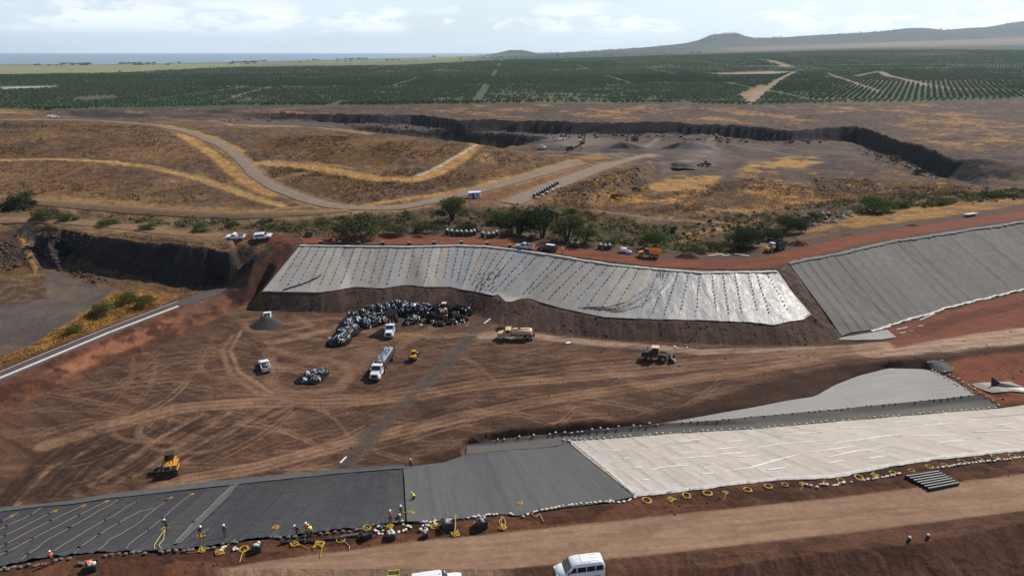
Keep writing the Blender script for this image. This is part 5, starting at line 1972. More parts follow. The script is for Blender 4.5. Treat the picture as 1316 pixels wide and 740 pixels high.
STRAW_L = leaf_material('dry_stems', tint(110, 80, 44, .9), tint(164, 122, 66, .9), tint(200, 160, 96, .9))
DUSK_L = leaf_material('dead_stems', tint(60, 48, 38, .9), tint(92, 72, 52, .9), tint(120, 94, 64, .9))
HILL_W = world_poly(dense([(-60, 158), (200, 164), (330, 200), (345, 240), (420, 262), (200, 264), (-60, 250)], 20))
HILL2_W = world_poly(dense([(330, 172), (500, 178), (600, 190), (740, 210), (640, 232), (560, 252), (450, 262), (350, 232)], 20))
HILL3_W = world_poly(dense([(740, 235), (820, 215), (840, 250), (1000, 225), (1180, 235), (1316, 245), (1100, 262), (960, 285), (760, 285), (700, 262)], 20))
scatter('dry_grass', [HILL_W, HILL2_W, HILL3_W], 3400, 1.1, STRAW_L, 6, hk=.5, quads=5, cond=lambda x, y: (fbm(x, y, 26, 4, 211) > .46) & clear_of_bands(x, y))
scatter('dead_grass', [HILL_W, HILL2_W, HILL3_W], 3000, 1.2, DUSK_L, 7, hk=.5, quads=5, cond=lambda x, y: (fbm(x, y, 20, 4, 213) > .5) & clear_of_bands(x, y))
YG_W = world_poly(dense([(0, 462), (40, 446), (80, 421), (112, 402), (146, 377), (215, 384), (140, 416), (60, 448), (0, 474)], 12))
CT_W = world_poly(dense([(60, 294), (120, 299), (240, 311), (330, 320), (328, 326), (240, 314), (120, 303), (70, 298)], 12))
scatter('dry_grass', [YG_W], 900, .8, STRAW_L, 8, quads=6)
scatter('dry_grass', [CT_W], 500, .8, DUSK_L, 9, quads=6)

# ------------------------------------------------------------------ orchard


def orchard_mesh(seed, n):
    rg_ = np.random.RandomState(seed)
    d = rg_.randn(n, 3)
    d /= np.linalg.norm(d, axis=1)[:, None]
    P = d * np.array([1.25, 1.25, 1.05]) * (.75 + .35 * rg_.rand(n, 1))
    P[:, 2] = np.abs(P[:, 2] + .35) + 1.3
    nr = d + .5 * rg_.randn(n, 3)
    nr /= np.linalg.norm(nr, axis=1)[:, None]
    t = np.cross(nr, rg_.randn(n, 3))
    t /= np.linalg.norm(t, axis=1)[:, None]
    b = np.cross(nr, t)
    s = .85
    V = np.stack([P - t * s, P - b * s * .8, P + t * s, P + b * s * .8], 1).reshape(-1, 3)
    return V


def orchard_rows():
    pts = []
    rg_ = np.random.RandomState(21)
    blocks = {}
    for gx_ in np.arange(-1500, 2000, 7.2):
        pass
    # blocks 360 m wide, each with its own row direction
    for bx in range(-8, 9):
        for by in range(0, 9):
            cx_, cy_ = bx * 380 + (by % 2) * 150, 640 + by * 330
            if abs(cx_) - 330 > .84 * (cy_ + 250) + 90:
                continue
            a = rg_.choice([.12, -.35, .55, .95, -.7]) + rg_.uniform(-.06, .06)
            if 480 < cx_ < 700 and cy_ < 1500:
                a = .52
            elif cx_ < 300 and cy_ < 1300:
                a = rg_.choice([.9, -.95, 1.1])
            far_ = cy_ > 1750
            row, step = (6.6, 4.2) if not far_ else (9.5, 8.0)
            half = 270
            u_ = np.arange(-half, half, row)
            w_ = np.arange(-half, half, step)
            U, W_ = np.meshgrid(u_, w_)
            U = U + rg_.randn(*U.shape) * .25
            W_ = W_ + rg_.randn(*U.shape) * .6
            x = cx_ + U * math.cos(a) + W_ * math.sin(a)
            y = cy_ - U * math.sin(a) + W_ * math.cos(a)
            k = (np.abs(x - cx_) < 184) & (np.abs(y - cy_) < 160) & (rg_.rand(*x.shape) > .14)
            x, y = x[k], y[k]
            pts.append(np.stack([x, y, np.full(x.size, (1.0 if not far_ else 1.45) * rg_.uniform(.86, 1.12)), np.full(x.size, rg_.uniform(-.12, .3))], -1))
    P = np.vstack(pts)
    y0, y1 = orchard_limits(P[:, 0], P[:, 1])
    k = (P[:, 1] > y0 + 6) & (P[:, 1] < y1) & (np.abs(P[:, 0]) < .86 * P[:, 1] + 30)
    P = P[k]
    for uv, inv in (([(948, 123), (978, 109), (986, 111), (972, 130), (960, 132)], 1), ([(900, 95), (990, 92), (1020, 93), (1000, 96.5), (930, 97.5)], 1),
                    ([(0, 111), (72, 110.5), (74, 114), (0, 117)], 1), ([(100, 126), (150, 124), (150, 129), (90, 132)], 1)):
        P = P[~in_poly(np.array([hit(*p)[:2] for p in dense(uv + uv[:1], 8)])[:-1], P[:, 0], P[:, 1])]
    for pl, w in (([(1100, 99), (1130, 93), (1140, 98), (1190, 110), (1220, 114), (1316, 117)], 9), ([(970, 77), (990, 79), (1015, 87)], 14), ([(1062, 95), (1130, 119)], 5),
                  ([(962, 133), (1000, 104), (1022, 93)], 6), ([(200, 118), (340, 108)], 5), ([(300, 125), (350, 112)], 4)):
        q = np.array([hit(*p)[:2] for p in dense(pl, 8)])
        P = P[seg_dist(q, P[:, 0], P[:, 1]) > w]
    # thin out where the planting failed
    P = P[(fbm(P[:, 0], P[:, 1], 60, 4, 301) < .60) | (np.random.RandomState(3).rand(len(P)) < .4)]
    return P


OP = orchard_rows()
dist_ = np.hypot(OP[:, 0], OP[:, 1])
order = np.argsort(dist_)
OP = OP[order]
print('orchard trees', len(OP))
z_ = surf(OP[:, 0], OP[:, 1])
o_meshes = []
for s_ in range(4):
    V = orchard_mesh(s_, 22)
    tb = MB().cyl((0, 0, -.3), (0, 0, 1.6), .12, 5)
    VV = np.vstack([V, np.array(tb.v)])
    nq = len(V) // 4
    me = bpy.data.meshes.new('orchard_tree')
    me.from_pydata(VV.tolist(), [], [tuple(r) for r in np.arange(len(V)).reshape(-1, 4).tolist()] + [tuple(i + len(V) for i in f) for f in tb.f])
    la = me.attributes.new('Leaf', 'FLOAT', 'FACE')
    la.data.foreach_set('value', np.concatenate([np.random.RandomState(s_).rand(nq) * .7, np.zeros(len(tb.f))]).astype(np.float32))
    me.materials.append(LEAF_ORCH)
    o_meshes.append(me)
rg = random.Random(4)
vis = [i for i in range(len(OP)) if abs(OP[i, 0]) < .74 * OP[i, 1]][:300]
vset = set(vis)
for i in vis:
    o = bpy.data.objects.new('orchard_tree', o_meshes[rg.randrange(4)])
    COL.objects.link(o)
    o.location = (OP[i, 0], OP[i, 1], z_[i])
    o.rotation_euler = (0, 0, rg.uniform(0, 6.28))
    s = rg.uniform(.85, 1.2)
    o.scale = (s, s, s)
    tag(o, 'small dark green fruit tree in the front rows of the orchard', 'tree', 'orchard trees along the near edge of the orchard')
rest = np.array([i for i in range(len(OP)) if i not in vset])
near_ = rest[OP[rest, 1] < 1500]
far__ = rest[OP[rest, 1] >= 1500]
for nm, idx, nl in (('orchard', near_, 9), ('orchard', far__, 4)):
    rg_ = np.random.RandomState(nl)
    m_ = len(idx)
    base = np.stack([orchard_mesh(60 + q, nl).reshape(nl, 4, 3) for q in range(6)])
    if nl < 9:
        base = base * np.array([1.25, 1.25, 1.0])
    pick = base[rg_.randint(0, 6, m_)]
    sc = (OP[idx, 2] * (.85 + .35 * rg_.rand(m_)))[:, None, None, None] * (1.25 if nl < 9 else 1.12)
    V = pick * sc + np.stack([OP[idx, 0], OP[idx, 1], z_[idx]], -1)[:, None, None, :]
    nq = m_ * nl
    me = mesh_np(nm, V.reshape(-1, 3), np.arange(nq * 4).reshape(nq, 4), smooth=False)
    la = me.attributes.new('Leaf', 'FLOAT', 'FACE')
    la.data.foreach_set('value', (.6 * rg_.rand(nq) + np.repeat(OP[idx, 3] + .25 * rg_.rand(m_), nl)).astype(np.float32))
    o = link(nm, me, LEAF_ORCH)
    o['kind'] = 'stuff'

# trees along the coast and on the far ridges
rg_ = np.random.RandomState(8)
tp = []
for u0, u1, d, n, s in ((60, 330, 5400, 300, 15), (330, 560, 6600, 190, 14), (560, 800, 8000, 150, 13), (900, 1316, 8800, 420, 13), (600, 1316, 8300, 160, 11), (0, 330, 3600, 90, 11), (380, 900, 4200, 110, 10), (60, 300, 1560, 40, 5), (140, 600, 1900, 40, 6)):
    u = u0 + (u1 - u0) * rg_.rand(n)
    u = u[fbm(u, u * 0, 22, 3, int(d)) > .47]
    y = d * (1 + .05 * rg_.randn(len(u)))
    tp.append(np.stack([(u - 658) / 929 * y, y, np.full(len(u), s) * (.6 + .8 * rg_.rand(len(u)))], -1))
tp = np.vstack(tp)
tz_ = far_z(tp[:, 0], tp[:, 1])
base = np.stack([orchard_mesh(90 + q, 8).reshape(8, 4, 3) for q in range(5)]) * np.array([1.5, 1.5, .8]) / 3.0
V = base[rg_.randint(0, 5, len(tp))] * tp[:, 2][:, None, None, None] + np.stack([tp[:, 0], tp[:, 1], tz_], -1)[:, None, None, :]
nq = len(tp) * 8
me = mesh_np('distant_woods', V.reshape(-1, 3), np.arange(nq * 4).reshape(nq, 4), smooth=False)
la = me.attributes.new('Leaf', 'FLOAT', 'FACE')
la.data.foreach_set('value', (.4 * rg_.rand(nq)).astype(np.float32))
o = link('distant_woods', me, LEAF_ORCH)
o['kind'] = 'stuff'

# ------------------------------------------------------------------ rocks


def rock_mesh(seed, n=1):
    bm_ = bmesh.new()
    bmesh.ops.create_icosphere(bm_, subdivisions=2, radius=.5)
    rg_ = random.Random(seed)
    off = rg_.uniform(0, 50)
    for v in bm_.verts:
        c = v.co
        k = .72 + .62 * float(vnoise(np.array([c.x * 3 + off]), np.array([c.y * 3 + c.z * 2.4 + off]), seed)[0])
        v.co = Vector((c.x * k, c.y * k * .85, c.z * k * .7))
    me = bpy.data.meshes.new('rock')
    bm_.to_mesh(me)
    bm_.free()
    return me


M_ROCK = mat('dark_rock', tint(78, 66, 58, .9), .95, var=.3, vscale=2.0, bump=.6, bscale=6)
M_ROCKP = mat('pale_rock', tint(150, 138, 128, .85), .95, var=.25, vscale=2.0, bump=.6, bscale=6)
rmeshes = [rock_mesh(i) for i in range(5)]
rall = []
for me in rmeshes:
    co = np.empty(len(me.vertices) * 3, np.float32)
    me.vertices.foreach_get('co', co)
    tri = np.empty(len(me.polygons) * 3, np.int32)
    me.polygons.foreach_get('vertices', tri)
    rall.append((co.reshape(-1, 3), tri.reshape(-1, 3)))


def rocks(name, uv_or_w, n, lo, hi, m, seed):
    w = uv_or_w if isinstance(uv_or_w, np.ndarray) else world_poly(dense(uv_or_w + uv_or_w[:1], 10))[:-1]
    rg_ = np.random.RandomState(seed)
    a, b = w.min(0), w.max(0)
    q = rg_.rand(n * 6, 2) * (b - a) + a
    q = q[in_poly(w, q[:, 0], q[:, 1])][:n]
    z = ground_z(q[:, 0], q[:, 1])
    V, F, k = [], [], 0
    for i in range(len(q)):
        co, tri = rall[rg_.randint(5)]
        t = rg_.rand() * 6.28
        s = lo + (hi - lo) * rg_.rand() ** 2.5
        c, d = math.cos(t), math.sin(t)
        r = co @ np.array([[c, d, 0], [-d, c, 0], [0, 0, 1]]) * s
        V.append(r + np.array([q[i, 0], q[i, 1], z[i] + s * .12]))
        F.append(tri + k)
        k += len(co)
    o = link(name, mesh_np(name, np.vstack(V), np.vstack(F), smooth=False), m)
    o['kind'] = 'stuff'


rocks('rubble', GULLY_W, 420, .5, 1.9, M_ROCK, 1)
rocks('rubble', [(1040, 290), (1075, 272), (1100, 270), (1098, 278), (1060, 292)], 90, .5, 1.8, M_ROCKP, 2)
rocks('rubble', [(50, 315), (75, 325), (110, 350), (150, 366), (118, 362), (78, 347), (54, 330)], 260, .3, 1.3, M_ROCK, 3)
rocks('rubble', [(60, 300), (85, 296), (120, 306), (110, 320), (80, 315)], 120, .4, 1.6, M_ROCK, 4)
rocks('rubble', [(268, 150), (330, 147), (372, 151), (372, 157), (290, 157)], 80, .8, 2.6, M_ROCK, 5)
rocks('rubble', [(440, 160), (560, 164), (690, 172), (870, 172), (950, 180), (1054, 181), (1054, 187), (930, 184), (860, 178), (700, 178), (560, 171), (440, 164)], 260, .8, 3.4, M_ROCK, 13)
rocks('rubble', [(690, 250), (760, 262), (830, 225), (830, 210), (790, 225)], 130, .4, 1.8, M_ROCK, 6)
rocks('rubble', [(0, 306), (24, 302), (40, 318), (44, 338), (20, 346), (0, 346)], 160, .3, 1.5, M_ROCK, 12)
rocks('rubble', [(370, 303), (420, 298), (440, 302), (400, 308)], 24, .4, 1.2, M_ROCK, 7)
rocks('rubble', [(1090, 185), (1240, 233), (1200, 232), (1110, 200)], 160, .5, 2.2, M_ROCK, 8)
rocks('clods', VERGE_W, 500, .10, .34, mat('earth_clod', tint(86, 58, 44, .9), 1.0, var=.3, vscale=5), 9)
rocks('clods', BERM_W, 420, .15, .6, mat('earth_clod2', tint(84, 64, 54, .9), 1.0, var=.3, vscale=5), 10)
rocks('clods', PIT_W, 700, .12, .45, MATS['earth_clod2'], 11)
# ------------------------------------------------------------------ bags, ropes, hoses, pipes


def pillow(name, l, w, h):
    bm_ = bmesh.new()
    bmesh.ops.create_uvsphere(bm_, u_segments=10, v_segments=6, radius=1)
    for v in bm_.verts:
        c = v.co
        sx = math.copysign(abs(c.x) ** .62, c.x)
        sy = math.copysign(abs(c.y) ** .62, c.y)
        v.co = Vector((sx * l / 2, sy * w / 2, (c.z * .5 + .5) * h * (1 - .25 * abs(sx) ** 3)))
    me = bpy.data.meshes.new(name)
    bm_.to_mesh(me)
    bm_.free()
    me.polygons.foreach_set('use_smooth', np.full(len(me.polygons), True))
    return me


WORDS = 'first second third fourth fifth sixth seventh eighth ninth tenth eleventh twelfth thirteenth fourteenth fifteenth sixteenth seventeenth eighteenth nineteenth twentieth'.split()


def nth(n):
    n += 1
    if n <= 20:
        return WORDS[n - 1]
    return str(n) + ('th' if 10 < n % 100 < 14 else {1: 'st', 2: 'nd', 3: 'rd'}.get(n % 10, 'th'))


M_BAGW = mat('white_woven_bag', tint(214, 204, 192, .85), .8, var=.12, vscale=3)
M_BAGB = mat('black_woven_bag', (.018, .018, .02), .7)
M_BAGG = mat('grey_woven_bag', tint(104, 98, 94, .9), .8, var=.2, vscale=3)


def mesh_arrays(me):
    co = np.empty(len(me.vertices) * 3, np.float32)
    me.vertices.foreach_get('co', co)
    return co.reshape(-1, 3), [tuple(p.vertices) for p in me.polygons]


def bags(name, pts, me, m, label, cat, group, limit=300, seed=1):
    """pts: (x, y, z, turn); the nearest `limit` are things, the rest one mass"""
    me.materials.append(m)
    pts = sorted(pts, key=lambda p: p[0] ** 2 + p[1] ** 2)
    rg_ = random.Random(seed)
    for p in pts[:limit]:
        o = bpy.data.objects.new(name, me)
        COL.objects.link(o)
        o.location = p[:3]
        s = rg_.uniform(.85, 1.2)
        o.scale = (s, s, rg_.uniform(.8, 1.2))
        o.rotation_euler = (rg_.uniform(-.1, .1), rg_.uniform(-.1, .1), p[3])
        tag(o, p[4] if len(p) > 4 else label, cat, group)
    if len(pts) > limit:
        co, fs = mesh_arrays(me)
        b = MB()
        for p in pts[limit:]:
            c, s = math.cos(p[3]), math.sin(p[3])
            k = rg_.uniform(.85, 1.2)
            b.add([(p[0] + (x * c - y * s) * k, p[1] + (x * s + y * c) * k, p[2] + z * k) for x, y, z in co.tolist()], fs)
        o = b.build(name + 's', m, smooth=True)
        o['kind'] = 'stuff'


# ballast bags on the seams of the central slope
ft, fb = curve_uv(C_TOP), curve_uv(C_BOT)
cpu, cpb = [p[0] for p in C_PAIR], [p[1] for p in C_PAIR]
rg = random.Random(3)
bp_ = []
nrow = 0
for u in reversed(c_seams[1:-1]):
    if rg.random() < .04:
        continue
    row_ = []
    T, B = ft(u), fb(float(np.interp(u, cpu, cpb)))
    L = math.hypot(B.x - T.x, B.y - T.y)
    t = .05
    end = rg.uniform(.72, .9) if u < 480 or u > 900 else rg.uniform(.8, .95)
    while t < end:
        x, y = T.x + (B.x - T.x) * t + rg.uniform(-.12, .12), T.y + (B.y - T.y) * t + rg.uniform(-.12, .12)
        row_.append([x, y, 0, math.atan2(B.y - T.y, B.x - T.x) + rg.uniform(-.3, .3)])
        t += rg.uniform(1.3, 1.6) / L
    for i, p in enumerate(reversed(row_)):
        p.append(('lowest' if i == 0 else nth(i)) + ' black ballast bag' + ('' if i == 0 else ' from the bottom') + ' in the ' + nth(nrow) + ' dotted row from the right end')
    bp_ += row_
    nrow += 1
for k in range(40):                            # the crowded rows in the bend
    T, B = ft(640), fb(622)
    t = rg.uniform(.5, .95)
    bp_.append([T.x + (B.x - T.x) * t + rg.uniform(-3, 3), T.y + (B.y - T.y) * t, 0, rg.uniform(0, 3), 'loose black ballast bag in the crowded bend of the dotted slope'])
zz = surf(np.array([p[0] for p in bp_]), np.array([p[1] for p in bp_])) + .2
for p, z in zip(bp_, zz):
    p[2] = float(z)
bags('ballast_bag', bp_, pillow('ballast_bag', .38, .34, .18), M_BAGB, 'small black ballast bag in a dotted row down the pale slope', 'sandbag', 'black ballast bags roped down the central slope')


def along(uv, gap, jit, dz, rg_, skip=0.0, what=None):
    pl = world_poly(dense(uv, 4))
    d = np.concatenate([[0], np.cumsum(np.hypot(*np.diff(pl, axis=0).T))])
    out = []
    s = 0.0
    while s < d[-1]:
        x, y = float(np.interp(s, d, pl[:, 0])), float(np.interp(s, d, pl[:, 1]))
        x2, y2 = float(np.interp(s + .3, d, pl[:, 0])), float(np.interp(s + .3, d, pl[:, 1]))
        if rg_.random() >= skip:
            out.append([x + rg_.uniform(-jit, jit), y + rg_.uniform(-jit, jit), dz, math.atan2(y2 - y, x2 - x) + rg_.uniform(-.5, .5)])
        s += gap * rg_.uniform(.7, 1.3)
    if what:
        for i, p in enumerate(out):
            p.append(what[0] + ' ' + nth(i) + ' ' + what[1])
    return out


rg = random.Random(9)
wb = []
wb += along([(p[0], p[1] - .2) for p in BE if p[0] > 630], 1.5, .15, .2, rg, .12, ('white sandbag,', 'from the left along the light grey bench edge'))
wb += along([(p[0], p[1] - .8) for p in LB if 728 < p[0] < 1290], 1.25, .15, .25, rg, .1, ('white sandbag,', 'from the left along the far edge of the white sheeting'))
wb += along([(815, 636), (800, 624), (780, 606), (760, 589), (745, 577), (733, 568), (722, 566)], .72, .06, .28, rg, 0, ('white sandbag,', 'from the bottom along the slanting left edge of the white sheeting'))
wb += along([(1198, 477), (1252, 507)], 1.3, .1, .25, rg, 0, ('white sandbag,', 'from the far end along the right edge of the grey bench'))
wb += along([(1214, 479), (1245, 496), (1270, 512), (1286, 524)], 1.3, .2, .2, rg, 0, ('white sandbag,', 'from the far end along the edge of the red earth'))
wb += along([(1190, 466), (1198, 463), (1212, 464), (1222, 470), (1224, 477), (1236, 477)], 3.0, .3, .2, rg, 0, ('white sandbag,', 'around the small black sheeting patch counted from its left corner'))
wb += along([(816, 640), (806, 645), (790, 646), (783, 644)], .55, .1, .1, rg, 0, ('white sandbag,', 'from the corner where white and grey sheeting meet the road verge'))
wb += along([(783, 645), (745, 648), (725, 651), (700, 656), (688, 658)], .6, .12, .12, rg, 0, ('white sandbag,', 'from the right along the near edge of the grey sheeting'))
wb += along([(685, 659), (672, 664), (665, 661)], .9, .2, .1, rg, 0, ('white sandbag,', 'below the grey sheeting beside the tan hose tangle'))
wb += along([(660, 662), (652, 661)], .55, .15, .1, rg, 0, ('white sandbag,', 'just right of the loop of tan hose'))
wb += along([(640, 661), (622, 663), (610, 665)], .6, .2, .1, rg, 0, ('white sandbag,', 'behind the second big black crate'))
wb += along([(608, 666), (597, 667)], .6, .2, .1, rg, 0, ('white sandbag,', 'between the two big black crates'))
wb += along([(1035, 622), (1048, 625), (1060, 623), (1075, 624), (1092, 619)], .55, .25, .08, rg, 0, ('white sandbag,', 'from the left in the zigzag below the yellow coils'))
wb += along([(1110, 618), (1135, 613), (1157, 609)], .5, .12, .08, rg, 0, ('white sandbag,', 'from the left in the line just left of the black pipes'))
wb += along([(1205, 602), (1235, 597), (1270, 593), (1316, 588), (1400, 578)], .55, .12, .08, rg, 0, ('white sandbag,', 'from the left in the line right of the black pipes'))
for cu, cv, n, r, at_what in ((545, 677, 12, .7, 'on the small black crate at the road edge'), (522, 681, 5, .6, 'right of the crate of white bags'), (515, 682, 4, .5, 'close behind the crate of white bags'),
                              (489, 683, 4, .6, 'left of the crate of white bags'), (484, 680, 3, .4, 'between the black crate and the worker in red'), (556, 672, 4, .4, 'above the round yellow heap'),
                              (490, 676, 3, .4, 'at the feet of the worker in red'), (513, 672, 3, .6, 'under the crouching worker on the seam strip'), (300, 707, 4, .5, 'left of the yellow hose ring'),
                              (285, 706, 3, .5, 'behind the yellow tangle at the road edge')):
    p = hit(cu, cv)
    for k in range(n):
        wb.append([p.x + rg.uniform(-r, r), p.y + rg.uniform(-r, r) * 1.2, .08 + .2 * (k > 6), rg.uniform(0, 3), 'white sandbag in the loose cluster ' + at_what])
zz = surf(np.array([p[0] for p in wb]), np.array([p[1] for p in wb]))
for p, z in zip(wb, zz):
    p[2] += float(z)
bags('sandbag', wb, pillow('sandbag', .42, .3, .16), M_BAGW, 'white sandbag weighing down an edge of the sheeting', 'sandbag', 'white sandbags along the edges of the sheeting')
gb = []
gb += along([(0, 732), (14, 730), (22, 728)], .5, .2, .05, rg, 0, ('grey sandbag,', 'from the left edge of the picture below the black sheeting'))
gb += along([(26, 729), (36, 727)], .5, .15, .05, rg, 0, ('grey sandbag,', 'below the left rope ends'))
gb += along([(44, 728), (60, 724)], .6, .15, .05, rg, 0, ('grey sandbag,', 'left of the worker in orange'))
gb += along([(70, 721), (92, 718)], .8, .2, .05, rg, 0, ('grey sandbag,', 'right of the worker in orange'))
gb += along([(100, 726), (112, 723)], .4, .2, .05, rg, 0, ('grey sandbag,', 'left of the crate with the orange cloth'))
gb += along([(135, 715), (170, 711), (200, 710), (235, 709), (262, 706), (290, 700), (318, 695)], .75, .2, .05, rg, .15, ('grey sandbag,', 'from the left along the black sheeting below the overlap strip'))
gb += along([(345, 690), (380, 691), (420, 686), (455, 682), (480, 677)], .8, .25, .05, rg, .2, ('grey sandbag,', 'from the left behind the black rolled sheets'))
zz = surf(np.array([p[0] for p in gb]), np.array([p[1] for p in gb]))
for p, z in zip(gb, zz):
    p[2] += float(z)
bags('sandbag', gb, pillow('sandbag', .55, .38, .22), M_BAGG, 'dusty grey sandbag on bare earth along the near edge of the black sheeting', 'sandbag', 'grey sandbags along the black sheeting')

M_ROPE = mat('tan_rope', tint(170, 148, 116, .8), .8)
M_YELLOW = mat('yellow_hose', tint(198, 160, 40, .85), .55, var=.15, vscale=4)
M_TANHOSE = mat('tan_hose', tint(176, 156, 104, .9), .7)


def drape(uv, dz, wob=0.0, step=.5, seed=0):
    pl = world_poly(dense(uv, 5))
    d = np.concatenate([[0], np.cumsum(np.hypot(*np.diff(pl, axis=0).T))])
    s = np.arange(0, d[-1], step)
    x, y = np.interp(s, d, pl[:, 0]), np.interp(s, d, pl[:, 1])
    x = x + wob * (fbm(s, s * 0, 2.2, 3, seed) - .5)
    y = y + wob * (fbm(s, s * 0 + 9, 2.2, 3, seed) - .5)
    z = surf(x, y) + dz
    return [Vector(p) for p in zip(x.tolist(), y.tolist(), z.tolist())]


ropes = [([(-8, 677), (29, 657)], 'shortest tan rope at the far left corner of the black sheeting'),
         ([(-8, 684), (30, 668), (56, 653)], 'second tan rope from the left edge of the black sheeting'),
         ([(-8, 697), (40, 673), (71, 657)], 'tan rope ending at a yellow knot beside the second rope'),
         ([(-8, 709), (50, 678), (108, 650)], 'tan rope running from the left edge to the middle yellow knot'),
         ([(-8, 720), (70, 679), (138, 645)], 'tan rope running from the lower left corner to the knot below the dozer tracks'),
         ([(27, 721), (60, 696), (110, 668), (158, 641)], 'tan rope that starts beside the worker in orange'),
         ([(70, 709), (120, 679), (180, 643)], 'tan rope that starts just right of the worker in orange'),
         ([(95, 714), (108, 701), (140, 680), (180, 658), (200, 654)], 'tan rope with a doubled frayed end halfway up the black sheeting'),
         ([(128, 709), (142, 695), (170, 679), (220, 640)], 'tan rope that ends at the first yellow knot under the yellow dozer'),
         ([(162, 707), (168, 700), (190, 683), (247, 635)], 'tan rope left of the worker in dark clothes holding yellow hose'),
         ([(227, 697), (250, 672), (302, 622)], 'tan rope lying on the lighter grey overlap strip')]
rb_ = []
rg = random.Random(31)
for i, (uv, lab) in enumerate(ropes):
    path = drape(uv, .24, .5, .6, i)
    o = MB().tube(path, .03, 5).build('rope', M_ROPE, smooth=True)
    tag(o, lab, 'rope')
    for q in path[4::9]:
        if rg.random() < .55:
            rb_.append([q.x, q.y, q.z - .02, rg.uniform(0, 3), nth(sum(1 for w in rb_ if w[5] == i)) + ' small black bag from the lower end of the ' + nth(i) + ' rope on the black sheeting', i])
bags('ballast_bag', rb_, pillow('ballast_bag', .5, .3, .26), M_BAGB, 'small black bag tied to a tan rope on the black sheeting', 'sandbag', 'black bags on the tan ropes')


def coil_mesh(seed, ring=True, r=.56, hr=.034):
    rg_ = random.Random(seed)
    pts = []
    n = 84 if ring else 110
    for k in range(n):
        a = k / n * 6.283 * (4 if ring else 7) + seed
        if ring:
            rr = r * (1 + .16 * math.sin(a * .37 + seed)) + rg_.uniform(-.03, .03)
            pts.append(Vector((rr * math.cos(a), rr * math.sin(a) * .9, .06 + .05 * (k / n * 4 % 2))))
        else:
            rr = r * (.35 + .75 * abs(math.sin(a * .61 + seed * 2.3)))
            pts.append(Vector((rr * math.cos(a + math.sin(a * .4)), rr * math.sin(a * 1.13), .06 + .34 * (1 - rr / (r * 1.1)) * rg_.random() + .04)))
    if not ring:
        for k in range(14):
            pts.append(Vector((r * .8 + k * .1 * math.cos(seed), -r * .4 - k * .12, .06)))
    return MB().tube(pts, hr, 5)


ring_src = []
for s_ in range(3):
    b = coil_mesh(s_ + 1)
    me = bpy.data.meshes.new('hose_coil')
    me.from_pydata(b.v, [], b.f)
    me.polygons.foreach_set('use_smooth', np.full(len(me.polygons), True))
    ring_src.append(me)
ring_pale = [m_.copy() for m_ in ring_src]
for m_ in ring_src:
    m_.materials.append(M_YELLOW)
for m_ in ring_pale:
    m_.materials.append(M_TANHOSE)
heap_src = []
for s_ in range(3):
    b = coil_mesh(s_ + 5, False, .5, .034)
    me = bpy.data.meshes.new('hose_heap')
    me.from_pydata(b.v, [], b.f)
    me.polygons.foreach_set('use_smooth', np.full(len(me.polygons), True))
    me.materials.append(M_YELLOW)
    heap_src.append(me)
rg = random.Random(17)


def put_mesh(name, me, u, v, label, cat, group=None, s=1.0, dz=0.0, rz=None):
    o = bpy.data.objects.new(name, me)
    COL.objects.link(o)
    o.location = spot(u, v, dz)
    o.scale = (s, s, s)
    o.rotation_euler = (0, 0, rg.uniform(0, 6.28) if rz is None else rz)
    tag(o, label, cat, group)
    return o


for i, (u, v) in enumerate([(831, 643), (861, 641), (884, 637.5), (909, 634.5), (933, 632.5), (959, 630), (985, 626), (1008, 623), (1031, 621), (1059, 620.5), (1082, 617),
                            (1104, 613.5), (1123.5, 610.5), (1148, 607), (1171, 604), (1192.5, 600), (1213, 597)]):
    put_mesh('hose_coil', heap_src[i % 3] if i in (1, 4, 8, 9, 12) else ring_src[(i * 2) % 3], u + rg.uniform(-2, 2), v + rg.uniform(-.5, .7), nth(i) + ' yellow hose coil from the left in the long row beside the white sheeting', 'hose',
             'yellow hose coils in a row beside the white sheeting', rg.uniform(.68, 1.08))
for i, (u, v) in enumerate([(1236, 593.5), (1257, 590.5), (1278, 588), (1300.5, 586)]):
    put_mesh('hose_coil', ring_pale[i % 3], u, v, ['pale', 'second pale', 'third pale', 'rightmost pale'][i] + ' dusty hose coil after the last yellow coil of the row', 'hose', 'pale hose coils at the right end of the row', .85)
HEAPS = [(259.5, 707, 'tangle of yellow hose below the worker beside the overlap strip', .9), (282.5, 709, 'tangle of yellow hose between two rows of grey sandbags', 1.0),
         (378.5, 699, 'tangle of yellow hose beside a black roll below the bending workers', 1.0), (410, 701, 'big tangle of yellow hose with loose end on the road side', 1.2),
         (502, 681, 'tangle of yellow hose on top of the crate of white bags', .8), (558, 677, 'round yellow hose heap left of the big black crate', .95),
         (585, 686, 'yellow hose heap with a tan tail at the edge of the road', .95), (612, 674, 'yellow hose heap leaning on the second black crate', .7),
         (646, 679, 'yellow hose heap below the tan hose loop at the road edge', .9), (668, 648, 'small star shaped yellow tangle on the grey sheeting', .75),
         (355, 679, 'yellow bundle on the lower edge of the black sheeting left of the bending workers', .8), (528, 661, 'flat yellow bundle beside the worker standing on the seam strip', .9),
         (258, 690, 'flat yellow bundle at the feet of a worker on the black sheeting', .8), (211, 681, 'yellow hose bundle in front of the worker in dark clothes', .7),
         (71, 657.5, 'yellow knot at the end of the third rope', .55), (108, 651, 'yellow knot at the end of the fourth rope', .55), (138, 645, 'yellow knot at the end of the fifth rope', .55),
         (15, 664, 'yellow knot at the far left edge of the black sheeting', .5), (220, 640.5, 'yellow knot at the end of the rope left of the dozer blade', .5), (247, 636, 'yellow knot at the end of the rope below the dozer blade', .5)]
